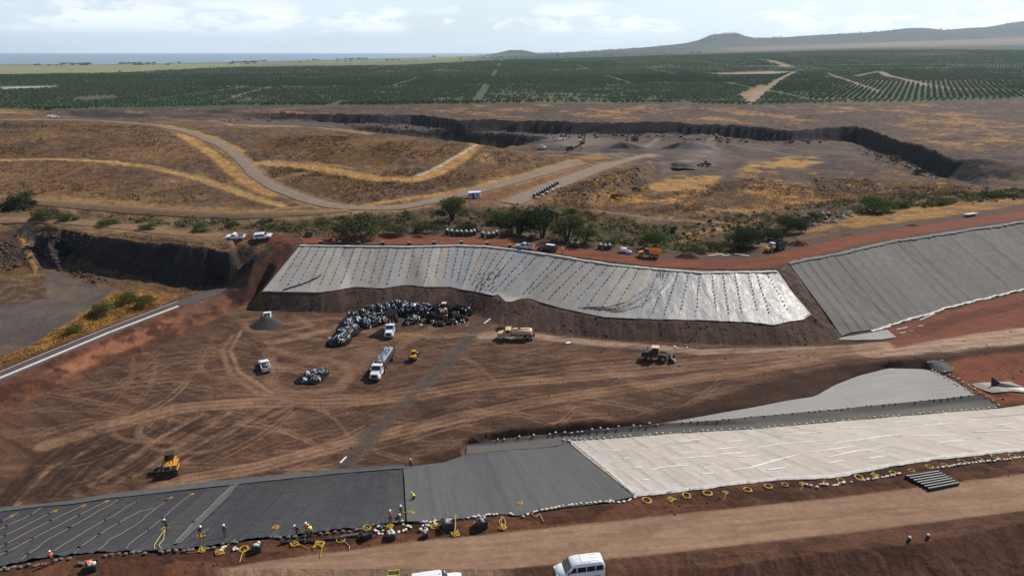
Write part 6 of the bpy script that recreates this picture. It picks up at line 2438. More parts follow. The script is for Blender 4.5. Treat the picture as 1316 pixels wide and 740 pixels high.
for i, (u, v, lab, s) in enumerate(HEAPS):
    on = v < 692 and (u < 420 or 520 < u < 535) or 660 < u < 672
    put_mesh('hose_heap', heap_src[i % 3], u, v, lab, 'hose', None, s, .42 if on else (.5 if 495 < u < 510 else .05))
put_mesh('hose_coil', ring_src[1], 313.5, 706, 'yellow hose ring with a tail left of the white topped crate', 'hose', None, 1.0)
put_mesh('hose_coil', ring_src[2], 437.5, 694, 'yellow hose ring with a long pale tail reaching the road', 'hose', None, .9)
put_mesh('hose_coil', ring_src[0], 472, 684, 'yellow hose ring draped over the black crate', 'hose', None, .9, .75)
for uv, lab, mm_, r_ in (([(211, 683), (205, 692), (200, 700), (199, 708)], 'yellow hose running down the black sheeting to the left bags', M_TANHOSE, .06),
                         ([(212, 683), (210, 695), (205, 702), (208, 709)], 'second yellow hose hanging down beside the first one', M_TANHOSE, .06),
                         ([(315, 707), (311, 713), (308, 724)], 'tail of yellow hose reaching onto the road', M_YELLOW, .05),
                         ([(438, 694), (445, 698), (449, 703), (448, 708)], 'pale hose end curling onto the road below the ring', M_TANHOSE, .05),
                         ([(585, 684), (586, 674), (585, 662)], 'tan hose standing up the bank above a yellow heap', M_TANHOSE, .06),
                         ([(645, 679), (641, 672), (646, 664), (650, 672), (648, 680)], 'loop of tan hose above the yellow heap', M_TANHOSE, .06),
                         ([(690, 656), (683, 661), (688, 666), (693, 661), (699, 672)], 'tan hose tangle among white sandbags', M_TANHOSE, .06),
                         ([(558, 675), (557, 668), (556, 664)], 'short tan hose above the round yellow heap', M_TANHOSE, .05),
                         ([(611, 670), (613, 664), (615, 661)], 'short tan hose beside the second black crate', M_TANHOSE, .05)):
    o = MB().tube(drape(uv, .14 if uv[0][0] > 300 else .28, .3, .3, int(uv[0][0])), r_, 5).build('hose', mm_, smooth=True)
    tag(o, lab, 'hose')
o = MB().tube(drape([(364, 374), (378, 369), (392, 365), (408, 358), (414, 353)], .3, .4, .6, 3), .16, 6).build('hose', mat('dark_hose', (.03, .026, .024), .6), smooth=True)
tag(o, 'thick dark hose lying diagonally on the left part of the pale slope', 'hose')

M_DROPE = mat('dark_rope', (.02, .018, .017), .7)
for q in range(7):
    e = q / 6
    o = MB().tube(drape([(846 + 8 * e, 347.6 + .6 * e), (842 + 10 * e, 358 + 4 * e), (830 + 12 * e, 371 + 5 * e), (806 + 18 * e, 388 + 6 * e), (780 + 22 * e, 395 + 6 * e), (742 + 40 * e, 396 + 6 * e)], .2, .5, .5, q), .05, 5).build('rope', M_DROPE)
    tag(o, nth(q) + ' dark rope from the left, sagging in a curve across the pale slope', 'rope', 'dark ropes sagging across the slope')

# black pipes on the verge
M_PIPE = mat('black_pipe', (.013, .013, .014), .5, spec=.4)
a0, a1, b0, b1 = hit(1164, 614), hit(1192, 630), hit(1206, 607.5), hit(1231, 622.5)
for i in range(7):
    t = i / 6
    p, q = a0.lerp(a1, t), b0.lerp(b1, t)
    z = max(ground_z(p.x, p.y), ground_z(q.x, q.y)) + .22
    root = empty('pipe', (p.x, p.y, z - .22))
    tag(root, ['topmost black pipe of the seven beside the hose coils', 'second black pipe from the top of the seven', 'third black pipe from the top of the seven', 'middle black pipe of the seven',
               'third black pipe from the bottom of the seven', 'second black pipe from the bottom of the seven', 'bottom black pipe of the seven nearest the dirt road'][i], 'pipe', 'black pipes laid side by side')
    pl_, ql_ = Vector((0, 0, .22)), Vector((q.x - p.x, q.y - p.y, .22))
    n = 16
    d = (ql_ - pl_).normalized()
    q4 = d.to_track_quat('Z', 'Y')
    rings = []
    for rr, e in ((.17, pl_ + d * .3), (.17, pl_), (.22, pl_), (.22, ql_), (.17, ql_), (.17, ql_ - d * .3)):
        rings.append([e + q4 @ Vector((rr * math.cos(6.283 * k / n), rr * math.sin(6.283 * k / n), 0)) for k in range(n)])
    MB().loft(rings, False).build('pipe_wall', M_PIPE, root, smooth=False)
    MB().cyl(pl_ + d * .28, pl_ + d * .3, .165, n).build('dark_bore', mat('bore', (.004, .004, .004), .9), root)
for u, v, lab in ((1168, 692.5, 'small black marker post with white cap on the bank, the left of two'), (1192, 689.5, 'small black marker post with white cap on the bank, the right of two')):
    root = empty('marker_post', spot(u, v + 2))
    tag(root, lab, 'post', 'marker posts on the bank')
    MB().cyl((0, 0, -.1), (0, 0, .5), .2, 10).build('post', M_BAGB, root)
    MB().cyl((0, 0, .5), (0, 0, .66), .21, 10, .12).build('cap', M_BAGW, root)

# crates, bulk bags and rolls
M_CRATE = mat('black_crate', (.02, .02, .022), .6, var=.2, vscale=4)
M_WRAP = mat('grey_wrap', tint(150, 146, 142, .8), .5, var=.3, vscale=5)


def crate(u, v, w, h, label, top='grey', rz=.2, cat='crate', group=None):
    root = empty('crate', spot(u, v), rz)
    tag(root, label, cat, group)
    b = MB()
    t = .06
    for sx in (-1, 1):
        b.box((sx * (w / 2 - t / 2), 0, h / 2), (t, w, h))
        b.box((0, sx * (w / 2 - t / 2), h / 2), (w - 2 * t, t, h))
    for k in range(3):
        b.box((0, 0, .15 + k * (h - .3) / 2), (w + .05, w + .05, .06))
    b.box((0, 0, .06), (w - 2 * t, w - 2 * t, .12))
    b.build('crate_body', M_CRATE, root)
    rg_ = random.Random(int(u))
    for k in range(6 if top else 0):
        me = pillow('bag', w * .5, w * .36, .3)
        me.materials.append(M_BAGW if top == 'white' else M_WRAP)
        o = link('bag', me, None, root)
        o.location = (rg_.uniform(-.26, .26) * w, rg_.uniform(-.26, .26) * w, h - .22 + .1 * (k % 3))
        o.rotation_euler = (rg_.uniform(-.3, .3), rg_.uniform(-.3, .3), rg_.uniform(0, 3))
    return root


crate(575, 678, 1.35, 1.05, 'big black crate with grey wrapped contents left of its twin at the road edge', rz=.3)
crate(619, 676, 1.3, 1.0, 'big black crate with grey wrapped contents right of the first one', rz=.25)
crate(331, 707, 1.0, .8, 'black crate topped with white bags beside the yellow hose ring', 'white', .15)
crate(503, 690, 1.1, .6, 'low black crate heaped with white bags below the worker in red', 'white', .05)
crate(471, 690, 1.05, .75, 'black crate with yellow hose ring draped over it', None, .5)
crate(547, 689, .7, .7, 'small black crate under a heap of white sandbags', 'white', .1)
r_ = crate(119, 729, 1.15, .7, 'black crate with white bags and an orange cloth near the worker in orange', 'white', .2)
MB().box((-.2, .1, .85), (.55, .5, .12), .2, .15, .4).build('cloth', mat('orange_cloth', tint(236, 110, 50, .9), .8), r_)
for u, v, l, lab in ((377, 697, 3.0, 'black rolled sheet lying on the verge below the bending workers'), (414, 694.5, 3.6, 'long black rolled sheet on the verge right of the yellow tangle'),
                     (448, 690.5, 2.2, 'short black rolled sheet right of the yellow ring')):
    root = empty('sheet_roll', spot(u, v), heading((u - 8, v + 1), (u + 8, v - 1)))
    tag(root, lab, 'roll')
    rgk = random.Random(int(u))
    MB().tube([Vector((-l / 2 + l * k / 10, rgk.uniform(-.07, .07), .17 + rgk.uniform(-.03, .03))) for k in range(11)], .17, 9).build('roll', M_BAGG if u == 448 else M_CRATE, root, True)
    MB().tube([Vector((-l / 2 - .25 + .05 * k, 0, .16)) for k in range(6)], .08, 7).build('core', M_BAGG, root, True)


def bulk_bag(u, v, label, s=1.0, group=None, lie=False):
    root = empty('bulk_bag', spot(u, v), random.Random(int(u * 7)).uniform(-.5, .5))
    tag(root, label, 'bag', group)
    rings = []
    for z, r in ((0, .42), (.1, .5), (.5, .55), (.95, .5), (1.1, .34)):
        rings.append([(r * s * math.copysign(abs(math.cos(6.283 * k / 12)) ** .6, math.cos(6.283 * k / 12)), r * s * math.copysign(abs(math.sin(6.283 * k / 12)) ** .6, math.sin(6.283 * k / 12)), z * s * 1.15) for k in range(12)])
    MB().loft(rings).build('bag_body', M_CRATE, root, True)
    t = MB().loft([[(r * s * math.cos(6.283 * k / 10), r * s * math.sin(6.283 * k / 10), z * s * 1.15) for k in range(10)] for z, r in ((1.02, .47), (1.16, .40), (1.22, .16), (1.4, .22))])
    t.build('bag_top', M_BAGW, root, True)
    return root


for i, (u, v) in enumerate([(574.5, 301.5), (580.5, 302.5), (587, 303), (592.7, 303), (599, 303), (605, 303), (609.5, 302)]):
    bulk_bag(u, v, nth(i) + ' black bulk bag from the left in the larger cluster behind the red track', 1.25, 'bulk bags in the larger cluster')
for i, (u, v) in enumerate([(620.5, 305), (627.5, 306), (633.7, 305.5), (638, 303.5)]):
    bulk_bag(u, v, nth(i) + ' black bulk bag from the left in the smaller cluster behind the red track', 1.25, 'bulk bags in the smaller cluster')
for i, (u, v) in enumerate([(735, 317), (742, 318), (771, 320), (777.5, 321), (783, 320.5)]):
    bulk_bag(u, v, ['black bulk bag just right of the dark car', 'second black bulk bag right of the dark car', 'left bulk bag of three beside the white pump', 'middle bulk bag of three beside the white pump', 'right bulk bag of three beside the white pump'][i], 1.15)
for i in range(10):
    t = i / 9
    bulk_bag(687 + 29 * t, 254.5 - 16.5 * t, nth(i) + ' black bulk bag from the near end of the slanting row beside the quarry road', 1.35, 'bulk bags beside the quarry road')
    if i % 2 == 0:
        p = pillow('white_sack', 2.0, 1.0, .8)
        p.materials.append(M_BAGW)
        put_mesh('white_sack', p, 690 + 29 * t, 255.5 - 16.5 * t, nth(i // 2) + ' white sack from the near end of the slanting row beside the quarry road', 'sack', 'white sacks beside the quarry road')
for i, (u, v) in enumerate([(1034, 285), (1048.5, 283), (1056, 281.5), (1063.5, 280.5)]):
    bulk_bag(u, v, ['widest black bag beside the rim track right of the yellow hauler', 'left black bag of three beside the rim track', 'middle black bag of three beside the rim track', 'right black bag of three beside the rim track'][i], 1.3 if i else 1.7)
for i, (u, v) in enumerate([(412, 313.8), (437, 314.2), (461, 314.4), (492, 314.8), (526, 315.2), (558, 314.6), (593, 313.9), (626, 315.2), (655, 318.4)]):
    root = empty('ballast_block', spot(u, v - .3), heading((u - 5, v), (u + 5, v)))
    tag(root, nth(i) + ' dark wrapped block from the left at the head of the pale slope', 'block', 'wrapped blocks along the head of the pale slope')
    MB().box((0, 0, .45), (1.1, .8, .9), ty=.9, tx=.9).build('block', M_CRATE, root)
    MB().box((0, 0, .93), (1.05, .8, .1)).build('lid', M_WRAP, root)

# mounds of earth
M_EARTH = mat('loose_earth', tint(100, 62, 46, .85), 1.0, var=.3, vscale=1.2, bump=.7, bscale=4)
M_BLACKG = mat('black_gravel', tint(60, 56, 54, .8), .95, var=.2, vscale=3, bump=.6, bscale=9)


def mound(name, u, v, rx, ry, h, m, label, cat='mound', seed=0, rz=0, amp=.25, peak=1.0, rough=.3):
    p = spot(u, v)
    n, k = 40, 14
    V, F = [], []
    for r in range(k + 1):
        q = r / k
        for i in range(n):
            a = 6.283 * i / n
            e = 1 + amp * (float(vnoise(np.array([3 * math.cos(a) + seed * 9]), np.array([3 * math.sin(a)]), seed)[0]) - .5) * 2
            x, y = rx * q * e * math.cos(a), ry * q * e * math.sin(a)
            z = h * (1 - q ** peak) if peak < 1.2 else h * (math.cos(q * math.pi) * .5 + .5)
            z += rough * h * (float(fbm(np.array([x + seed * 31]), np.array([y]), .9, 3, seed)[0]) - .5) * (1 - q)
            V.append((x, y, z - .15 * q))
    for r in range(k):
        for i in range(n):
            j = (i + 1) % n
            F.append((r * n + i, r * n + j, (r + 1) * n + j, (r + 1) * n + i))
    o = MB().add(V, F).build(name, m, smooth=True)
    o.location = p
    o.rotation_euler = (0, 0, rz)
    tag(o, label, cat)
    return o


mound('gravel_pile', 342, 417, 4.5, 4.0, 2.7, M_BLACKG, 'cone of black gravel on the pit floor with a white truck behind it', 'gravel pile', 3, amp=.06, rough=.08)
mound('earth_pile', 885, 331, 5.2, 2.4, 1.6, M_EARTH, 'low brown earth mound beside the rim track right of the orange truck', 'earth mound', 4, peak=2)
mound('earth_pile', 1026, 315, 4.6, 2.2, 1.7, M_EARTH, 'dark earth heap tipped behind the yellow hauler', 'earth mound', 5, peak=2)
mound('earth_pile', 1174, 290, 4.2, 1.6, .7, M_EARTH, 'flat dark red earth patch beside the rim track at the right', 'earth mound', 6, peak=2)
mound('earth_pile', 1088, 302, 4.0, 1.3, .5, M_EARTH, 'flat red earth patch on the rim track right of the black bags', 'earth mound', 7, peak=2)
mound('earth_pile', 538, 305, 3.6, 1.6, 1.0, M_EARTH, 'small dark earth mound behind the red track left of the bulk bags', 'earth mound', 8, peak=2)
mound('earth_pile', 645, 424, 2.4, 1.6, 1.2, mat('berm_earth', tint(84, 64, 54, .85), 1.0, var=.3, vscale=2, bump=.6, bscale=5), 'small dark soil heap at the foot of the bank behind the tanker', 'earth mound', 9, peak=2)
mound('rock_pile', 885, 191, 26, 9, 5, mat('quarry_rubble', tint(96, 90, 88, .8), 1, var=.3, vscale=.6, bump=1, bscale=2), 'grey rubble mound on the quarry floor', 'rubble mound', 10, peak=2)
mound('rock_pile', 800, 191, 20, 8, 4, mat('quarry_rubble2', tint(72, 66, 66, .8), 1, var=.3, vscale=.6, bump=1, bscale=2), 'dark rubble mound under the quarry excavator', 'rubble mound', 11, peak=2)
mound('rock_pile', 870, 214, 11, 5, 2.2, MATS['quarry_rubble2'], 'small dark rubble mound in front of the quarry road', 'rubble mound', 12, peak=2)

# heaps of black plastic
M_BLACKP = bpy.data.materials.new('crumpled_black_plastic')
M_BLACKP.use_nodes = True
_b = M_BLACKP.node_tree.nodes['Principled BSDF']
_b.inputs['Base Color'].default_value = (.012, .012, .014, 1)
_b.inputs['Roughness'].default_value = .26
_b.inputs['Specular IOR Level'].default_value = .4
_g = M_BLACKP.node_tree.nodes.new('ShaderNodeNewGeometry')
_n = M_BLACKP.node_tree.nodes.new('ShaderNodeTexNoise')
_n.inputs['Scale'].default_value = 1.3
_n.inputs['Detail'].default_value = 5
M_BLACKP.node_tree.links.new(_g.outputs['Position'], _n.inputs['Vector'])
_p = M_BLACKP.node_tree.nodes.new('ShaderNodeBump')
_p.inputs['Strength'].default_value = 1.0
_p.inputs['Distance'].default_value = .5
M_BLACKP.node_tree.links.new(_n.outputs[0], _p.inputs['Height'])
M_BLACKP.node_tree.links.new(_p.outputs[0], _b.inputs['Normal'])
M_GLINT = mat('painted_glint', tint(214, 216, 222, .95), .3, metal=0.0, spec=.8, var=.25, vscale=2)
M_LITTER = mat('white_litter', tint(226, 222, 218, .9), .6)


def heap(root, x, y, rx, ry, h, seed, m=None):
    bm_ = bmesh.new()
    bmesh.ops.create_icosphere(bm_, subdivisions=4, radius=1)
    rg_ = np.random.RandomState(seed)
    co = np.array([v.co[:] for v in bm_.verts])
    o1, o2 = rg_.rand(2) * 40
    a = fbm(co[:, 0] * 2 + o1, co[:, 1] * 2 + co[:, 2] * 1.7 + o2, 1.0, 2, seed)
    b2 = np.abs(fbm(co[:, 0] * 5 + o1, co[:, 1] * 5 + co[:, 2] * 4 + o2, 1.0, 3, seed + 3) - .5)
    k = .84 + .34 * a - .42 * b2 + .03 * rg_.rand(len(co))
    for v, kk in zip(bm_.verts, k):
        z = max(v.co.z * kk, -.12)
        v.co = Vector((v.co.x * kk * rx, v.co.y * kk * ry, z * h))
    me = bpy.data.meshes.new('plastic_heap')
    bm_.to_mesh(me)
    bm_.free()
    me.materials.append(m or M_BLACKP)
    me.materials.append(M_GLINT)
    # pale faces paint the glints of sun and sky on the black film
    pc = np.empty(len(me.polygons) * 3, np.float32)
    me.polygons.foreach_get('center', pc)
    pc = pc.reshape(-1, 3)
    pale = fbm(pc[:, 0] * 1.1 + o2, pc[:, 1] * 1.1 + pc[:, 2], .55, 4, seed + 9, .65)
    me.polygons.foreach_set('material_index', (pale > (.655 if m is None else .78)).astype(np.int32))
    o = link('plastic_heap', me, None, root)
    o.location = (x, y, 0)
    o.rotation_euler = (0, 0, rg_.rand() * 6)
    return o


M_DARKR = mat('dark_rubbish', (.010, .009, .009), .8, spec=.12, var=.5, vscale=2, bump=1, bscale=5)


def scrap(name, label, pts, u0, v0, cat='scrap pile'):
    base = spot(u0, v0)
    root = empty(name, base)
    tag(root, label, cat)
    for i, (u, v, w, h) in enumerate(pts[::2]):
        p = hit(u, v)
        heap(root, p.x - base.x, p.y - base.y, w * 1.25, w * 1.0, h * .5, i * 11 + 900, M_DARKR)
    for i, (u, v, w, h) in enumerate(pts):
        p = hit(u, v)
        heap(root, p.x - base.x, p.y - base.y, w * .92, w * .74, h * 1.05, i * 7 + int(u0))
    return root


scrap('scrap_pile', 'long ridge of crumpled black plastic sheeting with silvery glints on the pit floor',
      [(436, 441, 2.4, 1.9), (441, 436, 2.2, 1.5), (447, 430, 2.4, 1.8), (440, 429, 2.0, 1.4), (452, 424, 2.8, 2.0), (446, 421, 2.6, 2.0), (459, 418, 2.6, 2.3), (455, 412, 2.8, 2.6), (448, 416, 2.2, 1.8), (468, 419, 2.8, 2.4),
       (466, 410, 2.8, 2.8), (478, 415, 3.0, 2.7), (476, 405, 3.0, 3.0), (487, 414, 3.0, 2.6), (489, 404, 3.0, 3.0), (498, 402, 3.2, 3.0), (510, 400, 3.4, 3.4), (519, 402, 3.2, 3.2),
       (532, 403, 3.0, 3.0), (531, 414, 2.6, 2.0), (541, 404, 3.0, 3.0), (549, 402, 3.0, 3.0)], 490, 412)
rp = empty('rubbish_pile', spot(575, 408))
tag(rp, 'dark heap of torn rubbish and black plastic being worked by a tan machine', 'rubbish pile')
rg = random.Random(23)
M_DARKR = mat('dark_rubbish', (.010, .009, .009), .8, spec=.12, var=.5, vscale=2, bump=1, bscale=5)
for i, (u, v, w, h) in enumerate([(556, 412, 3.2, 2.4), (562, 404, 3.2, 2.8), (573, 402, 3.4, 2.8), (582, 409, 3.2, 1.8), (589, 402, 3.4, 2.6), (597, 402, 3.2, 2.4), (600, 404, 2.8, 1.9), (568, 412, 2.8, 1.8), (592, 411, 3.2, 1.5), (580, 415, 3.0, 1.0), (565, 417, 2.8, 1.0)]):
    p = hit(u, v)
    heap(rp, p.x - rp.location.x, p.y - rp.location.y, w * .66, w * .56, h, 300 + i * 5, M_DARKR)
sc_b = MB()
for k in range(110):
    u, v = rg.uniform(553, 604), rg.uniform(400, 420)
    p = hit(u, v)
    s = rg.uniform(.15, .42)
    sc_b.box((p.x - rp.location.x, p.y - rp.location.y, rg.uniform(.3, 2.2) * (1 if v < 412 else .4)), (s, s * .8, .05), rg.uniform(-.9, .9), rg.uniform(-.9, .9), rg.uniform(0, 3))
o = sc_b.build('litter', M_LITTER, rp)
o['kind'] = 'stuff'
scrap('scrap_pile', 'small separate heap of black plastic with silvery glints below the long ridge', [(392, 489, 1.8, 1.0), (399, 485, 2.2, 1.7), (407, 482, 2.2, 1.6), (415, 479, 1.7, 1.1), (403, 489, 2.0, 1.2)], 403, 486)
for u, v, s, lab in ((423, 435, .8, 'white scrap lying left of the plastic ridge'), (541, 418, .9, 'tan scrap beside the plastic ridge near the cab of the tipper'), (730, 441, 1.6, 'pale scrap beside the track below the bank'),
                     (867, 446, 1.0, 'pale scrap lying behind the loader'), (883, 447, .7, 'white scrap lying right of the loader')):
    p = pillow('scrap', s, s * .5, .25)
    p.materials.append(M_LITTER)
    put_mesh('scrap', p, u, v, lab, 'scrap')
for a, b, lab in (((622, 416), (630, 410), 'short pale pole lying at the end of the grey strip'), ((437, 596), (445, 588), 'short white pole lying at the near end of the grey strip'),
                  ((1182, 412), (1201, 404), 'long pale pole lying on red earth below the grey slope'), ((1152, 424), (1166, 421), 'pale pole lying at the corner of the grey slope'),
                  ((1156, 429), (1164, 428), 'white plank lying on red earth at the corner'), ((1168, 426.5), (1174, 427), 'short white plank right of the other one'), ((1180, 420), (1186, 419), 'white board lying below the long pale pole')):
    P, Q = spot(*a, .12), spot(*b, .12)
    tag(MB().cyl(P, Q, .14, 7).build('pole', M_LITTER), lab, 'pole')
# ------------------------------------------------------------------ vehicles
DUST = tint(140, 105, 80, .85)
P_WHITE = mat('white_paint', tint(232, 232, 232, .92), .35, spec=.5, var=.05, vscale=2, dust=DUST, dust_amt=.18)
P_SILVER = mat('silver_paint', tint(186, 192, 200, .9), .3, metal=.3, dust=DUST, dust_amt=.15)
P_DARK = mat('dark_paint', (.02, .024, .03), .25, dust=DUST, dust_amt=.1)
P_YELLOW = mat('machine_yellow', tint(206, 148, 40, .85), .5, var=.1, vscale=2, dust=DUST, dust_amt=.3)
P_ORANGE = mat('machine_orange', tint(226, 138, 40, .9), .5, var=.1, vscale=2, dust=DUST, dust_amt=.25)
P_TAN = mat('dusty_tan_paint', tint(226, 190, 146, .9), .5, var=.1, vscale=1.5, dust=DUST, dust_amt=.35)
P_GLASS = mat('vehicle_glass', (.012, .016, .022), .08, spec=.8)
P_BLUEG = mat('blue_glass', (.03, .06, .16), .08, spec=.8)
P_TYRE = mat('rubber', (.016, .015, .014), .85, dust=DUST, dust_amt=.35)
P_RIM = mat('steel_rim', (.35, .34, .33), .4, metal=.6, dust=DUST, dust_amt=.3)
P_STEEL = mat('dark_steel', (.045, .042, .04), .55, metal=.4, var=.2, vscale=3, dust=DUST, dust_amt=.3)
P_CHROME = mat('chrome', (.6, .6, .62), .15, metal=1.0)
P_LAMP = mat('lamp_lens', (.75, .75, .72), .1, spec=.8)
P_RED = mat('tail_lens', (.35, .01, .01), .2)
P_ALU = mat('aluminium', (.5, .5, .52), .35, metal=.7, var=.1, vscale=2, dust=DUST, dust_amt=.25)
P_LOAD = mat('debris_load', tint(156, 164, 168, .8), .7, var=.45, vscale=4, bump=1, bscale=5)


def wheel(parent, x, y, r, w, rim=True):
    o = MB().cyl((0, -w / 2, 0), (0, w / 2, 0), r, 18).build('wheel', P_TYRE, parent)
    o.location = (x, y, r)
    if rim:
        s = 1 if y > 0 else -1
        q = MB().cyl((0, s * w * .40, 0), (0, s * w * .53, 0), r * .58, 12, r * .45).build('rim', P_RIM, o)
    return o


def vehicle(name, label, cat, u, v, a, b, dz=0.0, loc=None, hd=None):
    p = Vector(loc) if loc else spot(u, v, dz)
    if loc:
        p.z = ground_z(p.x, p.y)
    # x of the vehicle points forward
    h = heading(a, b) if hd is None else hd
    r = empty(name, p, h)
    tag(r, label, cat)
    # sit on the slope
    e = 1.6
    if loc is None and name != 'van':
        c, s = math.cos(h), math.sin(h)
        zf, zb = ground_z(p.x + c * e, p.y + s * e), ground_z(p.x - c * e, p.y - s * e)
        zl, zr = ground_z(p.x - s * e, p.y + c * e), ground_z(p.x + s * e, p.y - c * e)
        r.rotation_euler = (max(-.2, min(.2, math.atan2(zl - zr, 2 * e))), max(-.2, min(.2, -math.atan2(zf - zb, 2 * e))), h)
    return r


def pickup(root, paint, load=None, suv=False):
    L, W = 5.7, 1.95
    body = [(-L / 2, .42), (-L / 2, 1.05), (-.55, 1.08), (.95, 1.12), (2.3, 1.05), (2.78, .92), (2.85, .45), (2.2, .38), (-2.2, .38)]
    MB().prism(body, -W / 2, W / 2, .02).build('body', paint, root)
    r0 = -2.75 if suv else -.62
    cab = [(r0, 1.04), (r0 + .18, 1.78), (.35, 1.84), (.62, 1.78), (1.30, 1.10)]
    MB().prism(cab, -W / 2 + .12, W / 2 - .12, .06).build('cab', paint, root)
    g = MB().add([(1.33, -.78, 1.14), (1.33, .78, 1.14), (.68, .70, 1.76), (.68, -.70, 1.76)], [(0, 1, 2, 3)])
    g.build('windscreen', P_GLASS, root)
    for s in (-1, 1):
        y = s * (W / 2 - .105)
        q = MB().box(((r0 + 1.0) / 2 + .1, y, 1.43), ((1.0 - r0) - .5, .03, .46), tx=.86)
        q.build('side_window', P_GLASS, root)
        MB().box((2.80, s * .68, .82), (.14, .42, .22)).build('headlight', P_LAMP, root)
        MB().box((-L / 2 - .01, s * .82, .86), (.06, .16, .36)).build('tail_light', P_RED, root)
        MB().box((1.05, s * (W / 2 + .08), 1.2), (.12, .22, .2)).build('mirror', paint, root)
    MB().box((r0 + .05, 0, 1.45), (.05, 1.45, .42), ry=-.2).build('rear_window', P_GLASS, root)
    MB().box((2.84, 0, .56), (.14, W * .96, .2)).build('front_bumper', P_CHROME, root)
    MB().box((-L / 2 - .04, 0, .52), (.14, W * .94, .18)).build('rear_bumper', P_CHROME, root)
    MB().box((2.82, 0, .82), (.08, .9, .26)).build('grille', P_STEEL, root)
    if not suv:
        b = MB()
        b.box((-1.72, 0, 1.07), (2.1, W - .24, .05))
        b.build('bed_floor', P_STEEL, root)
        for s in (-1, 1):
            MB().box((-1.74, s * (W / 2 - .07), 1.2), (2.2, .1, .26)).build('bed_side', paint, root)
        MB().box((-2.78, 0, 1.2), (.08, W - .1, .26)).build('tailgate', paint, root)
        if load:
            for k in range(5):
                me = pillow('cargo', .8, .55, .6)
                me.materials.append(P_STEEL if k % 2 else M_WRAP)
                o = link('cargo', me, None, root)
                o.location = (-2.3 + .35 * k, (-.4, .35, -.1, .4, -.35)[k], 1.08)
    for x in (1.75, -1.75):
        for s in (-1, 1):
            wheel(root, x, s * (W / 2 - .12), .40, .27)


def truck_cab(root, paint, x0, W, glass=P_GLASS):
    """long-nosed truck cab whose back is at x0"""
    MB().prism([(x0, .9), (x0, 2.75), (x0 + .25, 2.95), (x0 + 1.3, 2.9), (x0 + 1.75, 2.05), (x0 + 1.75, .9)], -W / 2, W / 2, .04).build('cab', paint, root)
    MB().prism([(x0 + 1.7, .85), (x0 + 1.7, 2.02), (x0 + 2.9, 1.86), (x0 + 3.35, 1.72), (x0 + 3.4, .8)], -W * .40, W * .40, .06).build('hood', paint, root)
    MB().add([(x0 + 1.77, -W * .42, 2.08), (x0 + 1.77, W * .42, 2.08), (x0 + 1.36, W * .40, 2.82), (x0 + 1.36, -W * .40, 2.82)], [(0, 1, 2, 3)]).build('windscreen', glass, root)
    MB().box((x0 + 3.4, 0, 1.3), (.08, W * .56, .8)).build('grille', P_STEEL, root)
    MB().box((x0 + 3.45, 0, .68), (.22, W * .98, .32)).build('front_bumper', P_CHROME, root)
    for s in (-1, 1):
        MB().box((x0 + .75, s * (W / 2 + .005), 2.35), (.85, .03, .6)).build('side_window', glass, root)
        MB().prism([(x0 + 2.0, .6), (x0 + 2.05, 1.2), (x0 + 2.5, 1.42), (x0 + 3.0, 1.3), (x0 + 3.35, .9), (x0 + 3.35, .6)], s * W * .36 if s > 0 else -W * .5, W * .5 if s > 0 else -W * .36).build('fender', paint, root)
        MB().box((x0 + 3.38, s * W * .40, 1.05), (.1, .3, .26)).build('headlight', P_LAMP, root)
        MB().box((x0 + 1.5, s * (W / 2 + .25), 2.2), (.1, .3, .55)).build('mirror', paint, root)
        MB().cyl((x0 - .1, s * W * .43, 1.0), (x0 - .1, s * W * .43, 3.4), .09, 8).build('exhaust_stack', P_CHROME, root)
        MB().cyl((x0 + .3, s * W * .42, .75), (x0 + 1.5, s * W * .42, .75), .3, 10).build('fuel_tank', P_CHROME, root)
        wheel(root, x0 + 2.65, s * (W / 2 - .2), .52, .34)


def dump_box(root, x0, x1, W, z0, h, m, name='dump_bed', parent=None, load=None):
    b = MB()
    t = .08
    L = x1 - x0
    b.box(((x0 + x1) / 2, 0, z0), (L, W * .8, .1))
    for s in (-1, 1):
        b.box(((x0 + x1) / 2, s * W / 2, z0 + h / 2), (L, t, h), rx=-s * .08)
        for k in range(6):
            b.box((x0 + L * (k + .5) / 6, s * (W / 2 + .07), z0 + h / 2), (.1, .1, h * .96))
        b.box(((x0 + x1) / 2, s * (W / 2 + .05), z0 + h), (L, .16, .12))
    b.box((x1 - .04, 0, z0 + h / 2 + .15), (t, W, h + .3))
    b.box((x0 + .04, 0, z0 + h / 2), (t, W, h))
    o = b.build(name, m, root if parent is None else parent)
    if load:
        g = MB()
        rg_ = random.Random(3)
        n, k = 14, 6
        V = [(x0 + .2 + (L - .4) * i / n, -W * .44 + W * .88 * j / k, z0 + h * (.82 + .16 * math.sin(j / k * math.pi) + rg_.uniform(-.05, .1))) for i in range(n + 1) for j in range(k + 1)]
        F = [(i * (k + 1) + j, (i + 1) * (k + 1) + j, (i + 1) * (k + 1) + j + 1, i * (k + 1) + j + 1) for i in range(n) for j in range(k)]
        g.add(V, F)
        for q in range(40):
            g.box((rg_.uniform(x0 + .4, x1 - .4), rg_.uniform(-W * .38, W * .38), z0 + h * 1.0 + rg_.uniform(-.05, .2)), (rg_.uniform(.2, .7), rg_.uniform(.2, .5), .12), rg_.uniform(-.6, .6), rg_.uniform(-.6, .6), rg_.uniform(0, 3))
        g.build('load', load, o)
    return o


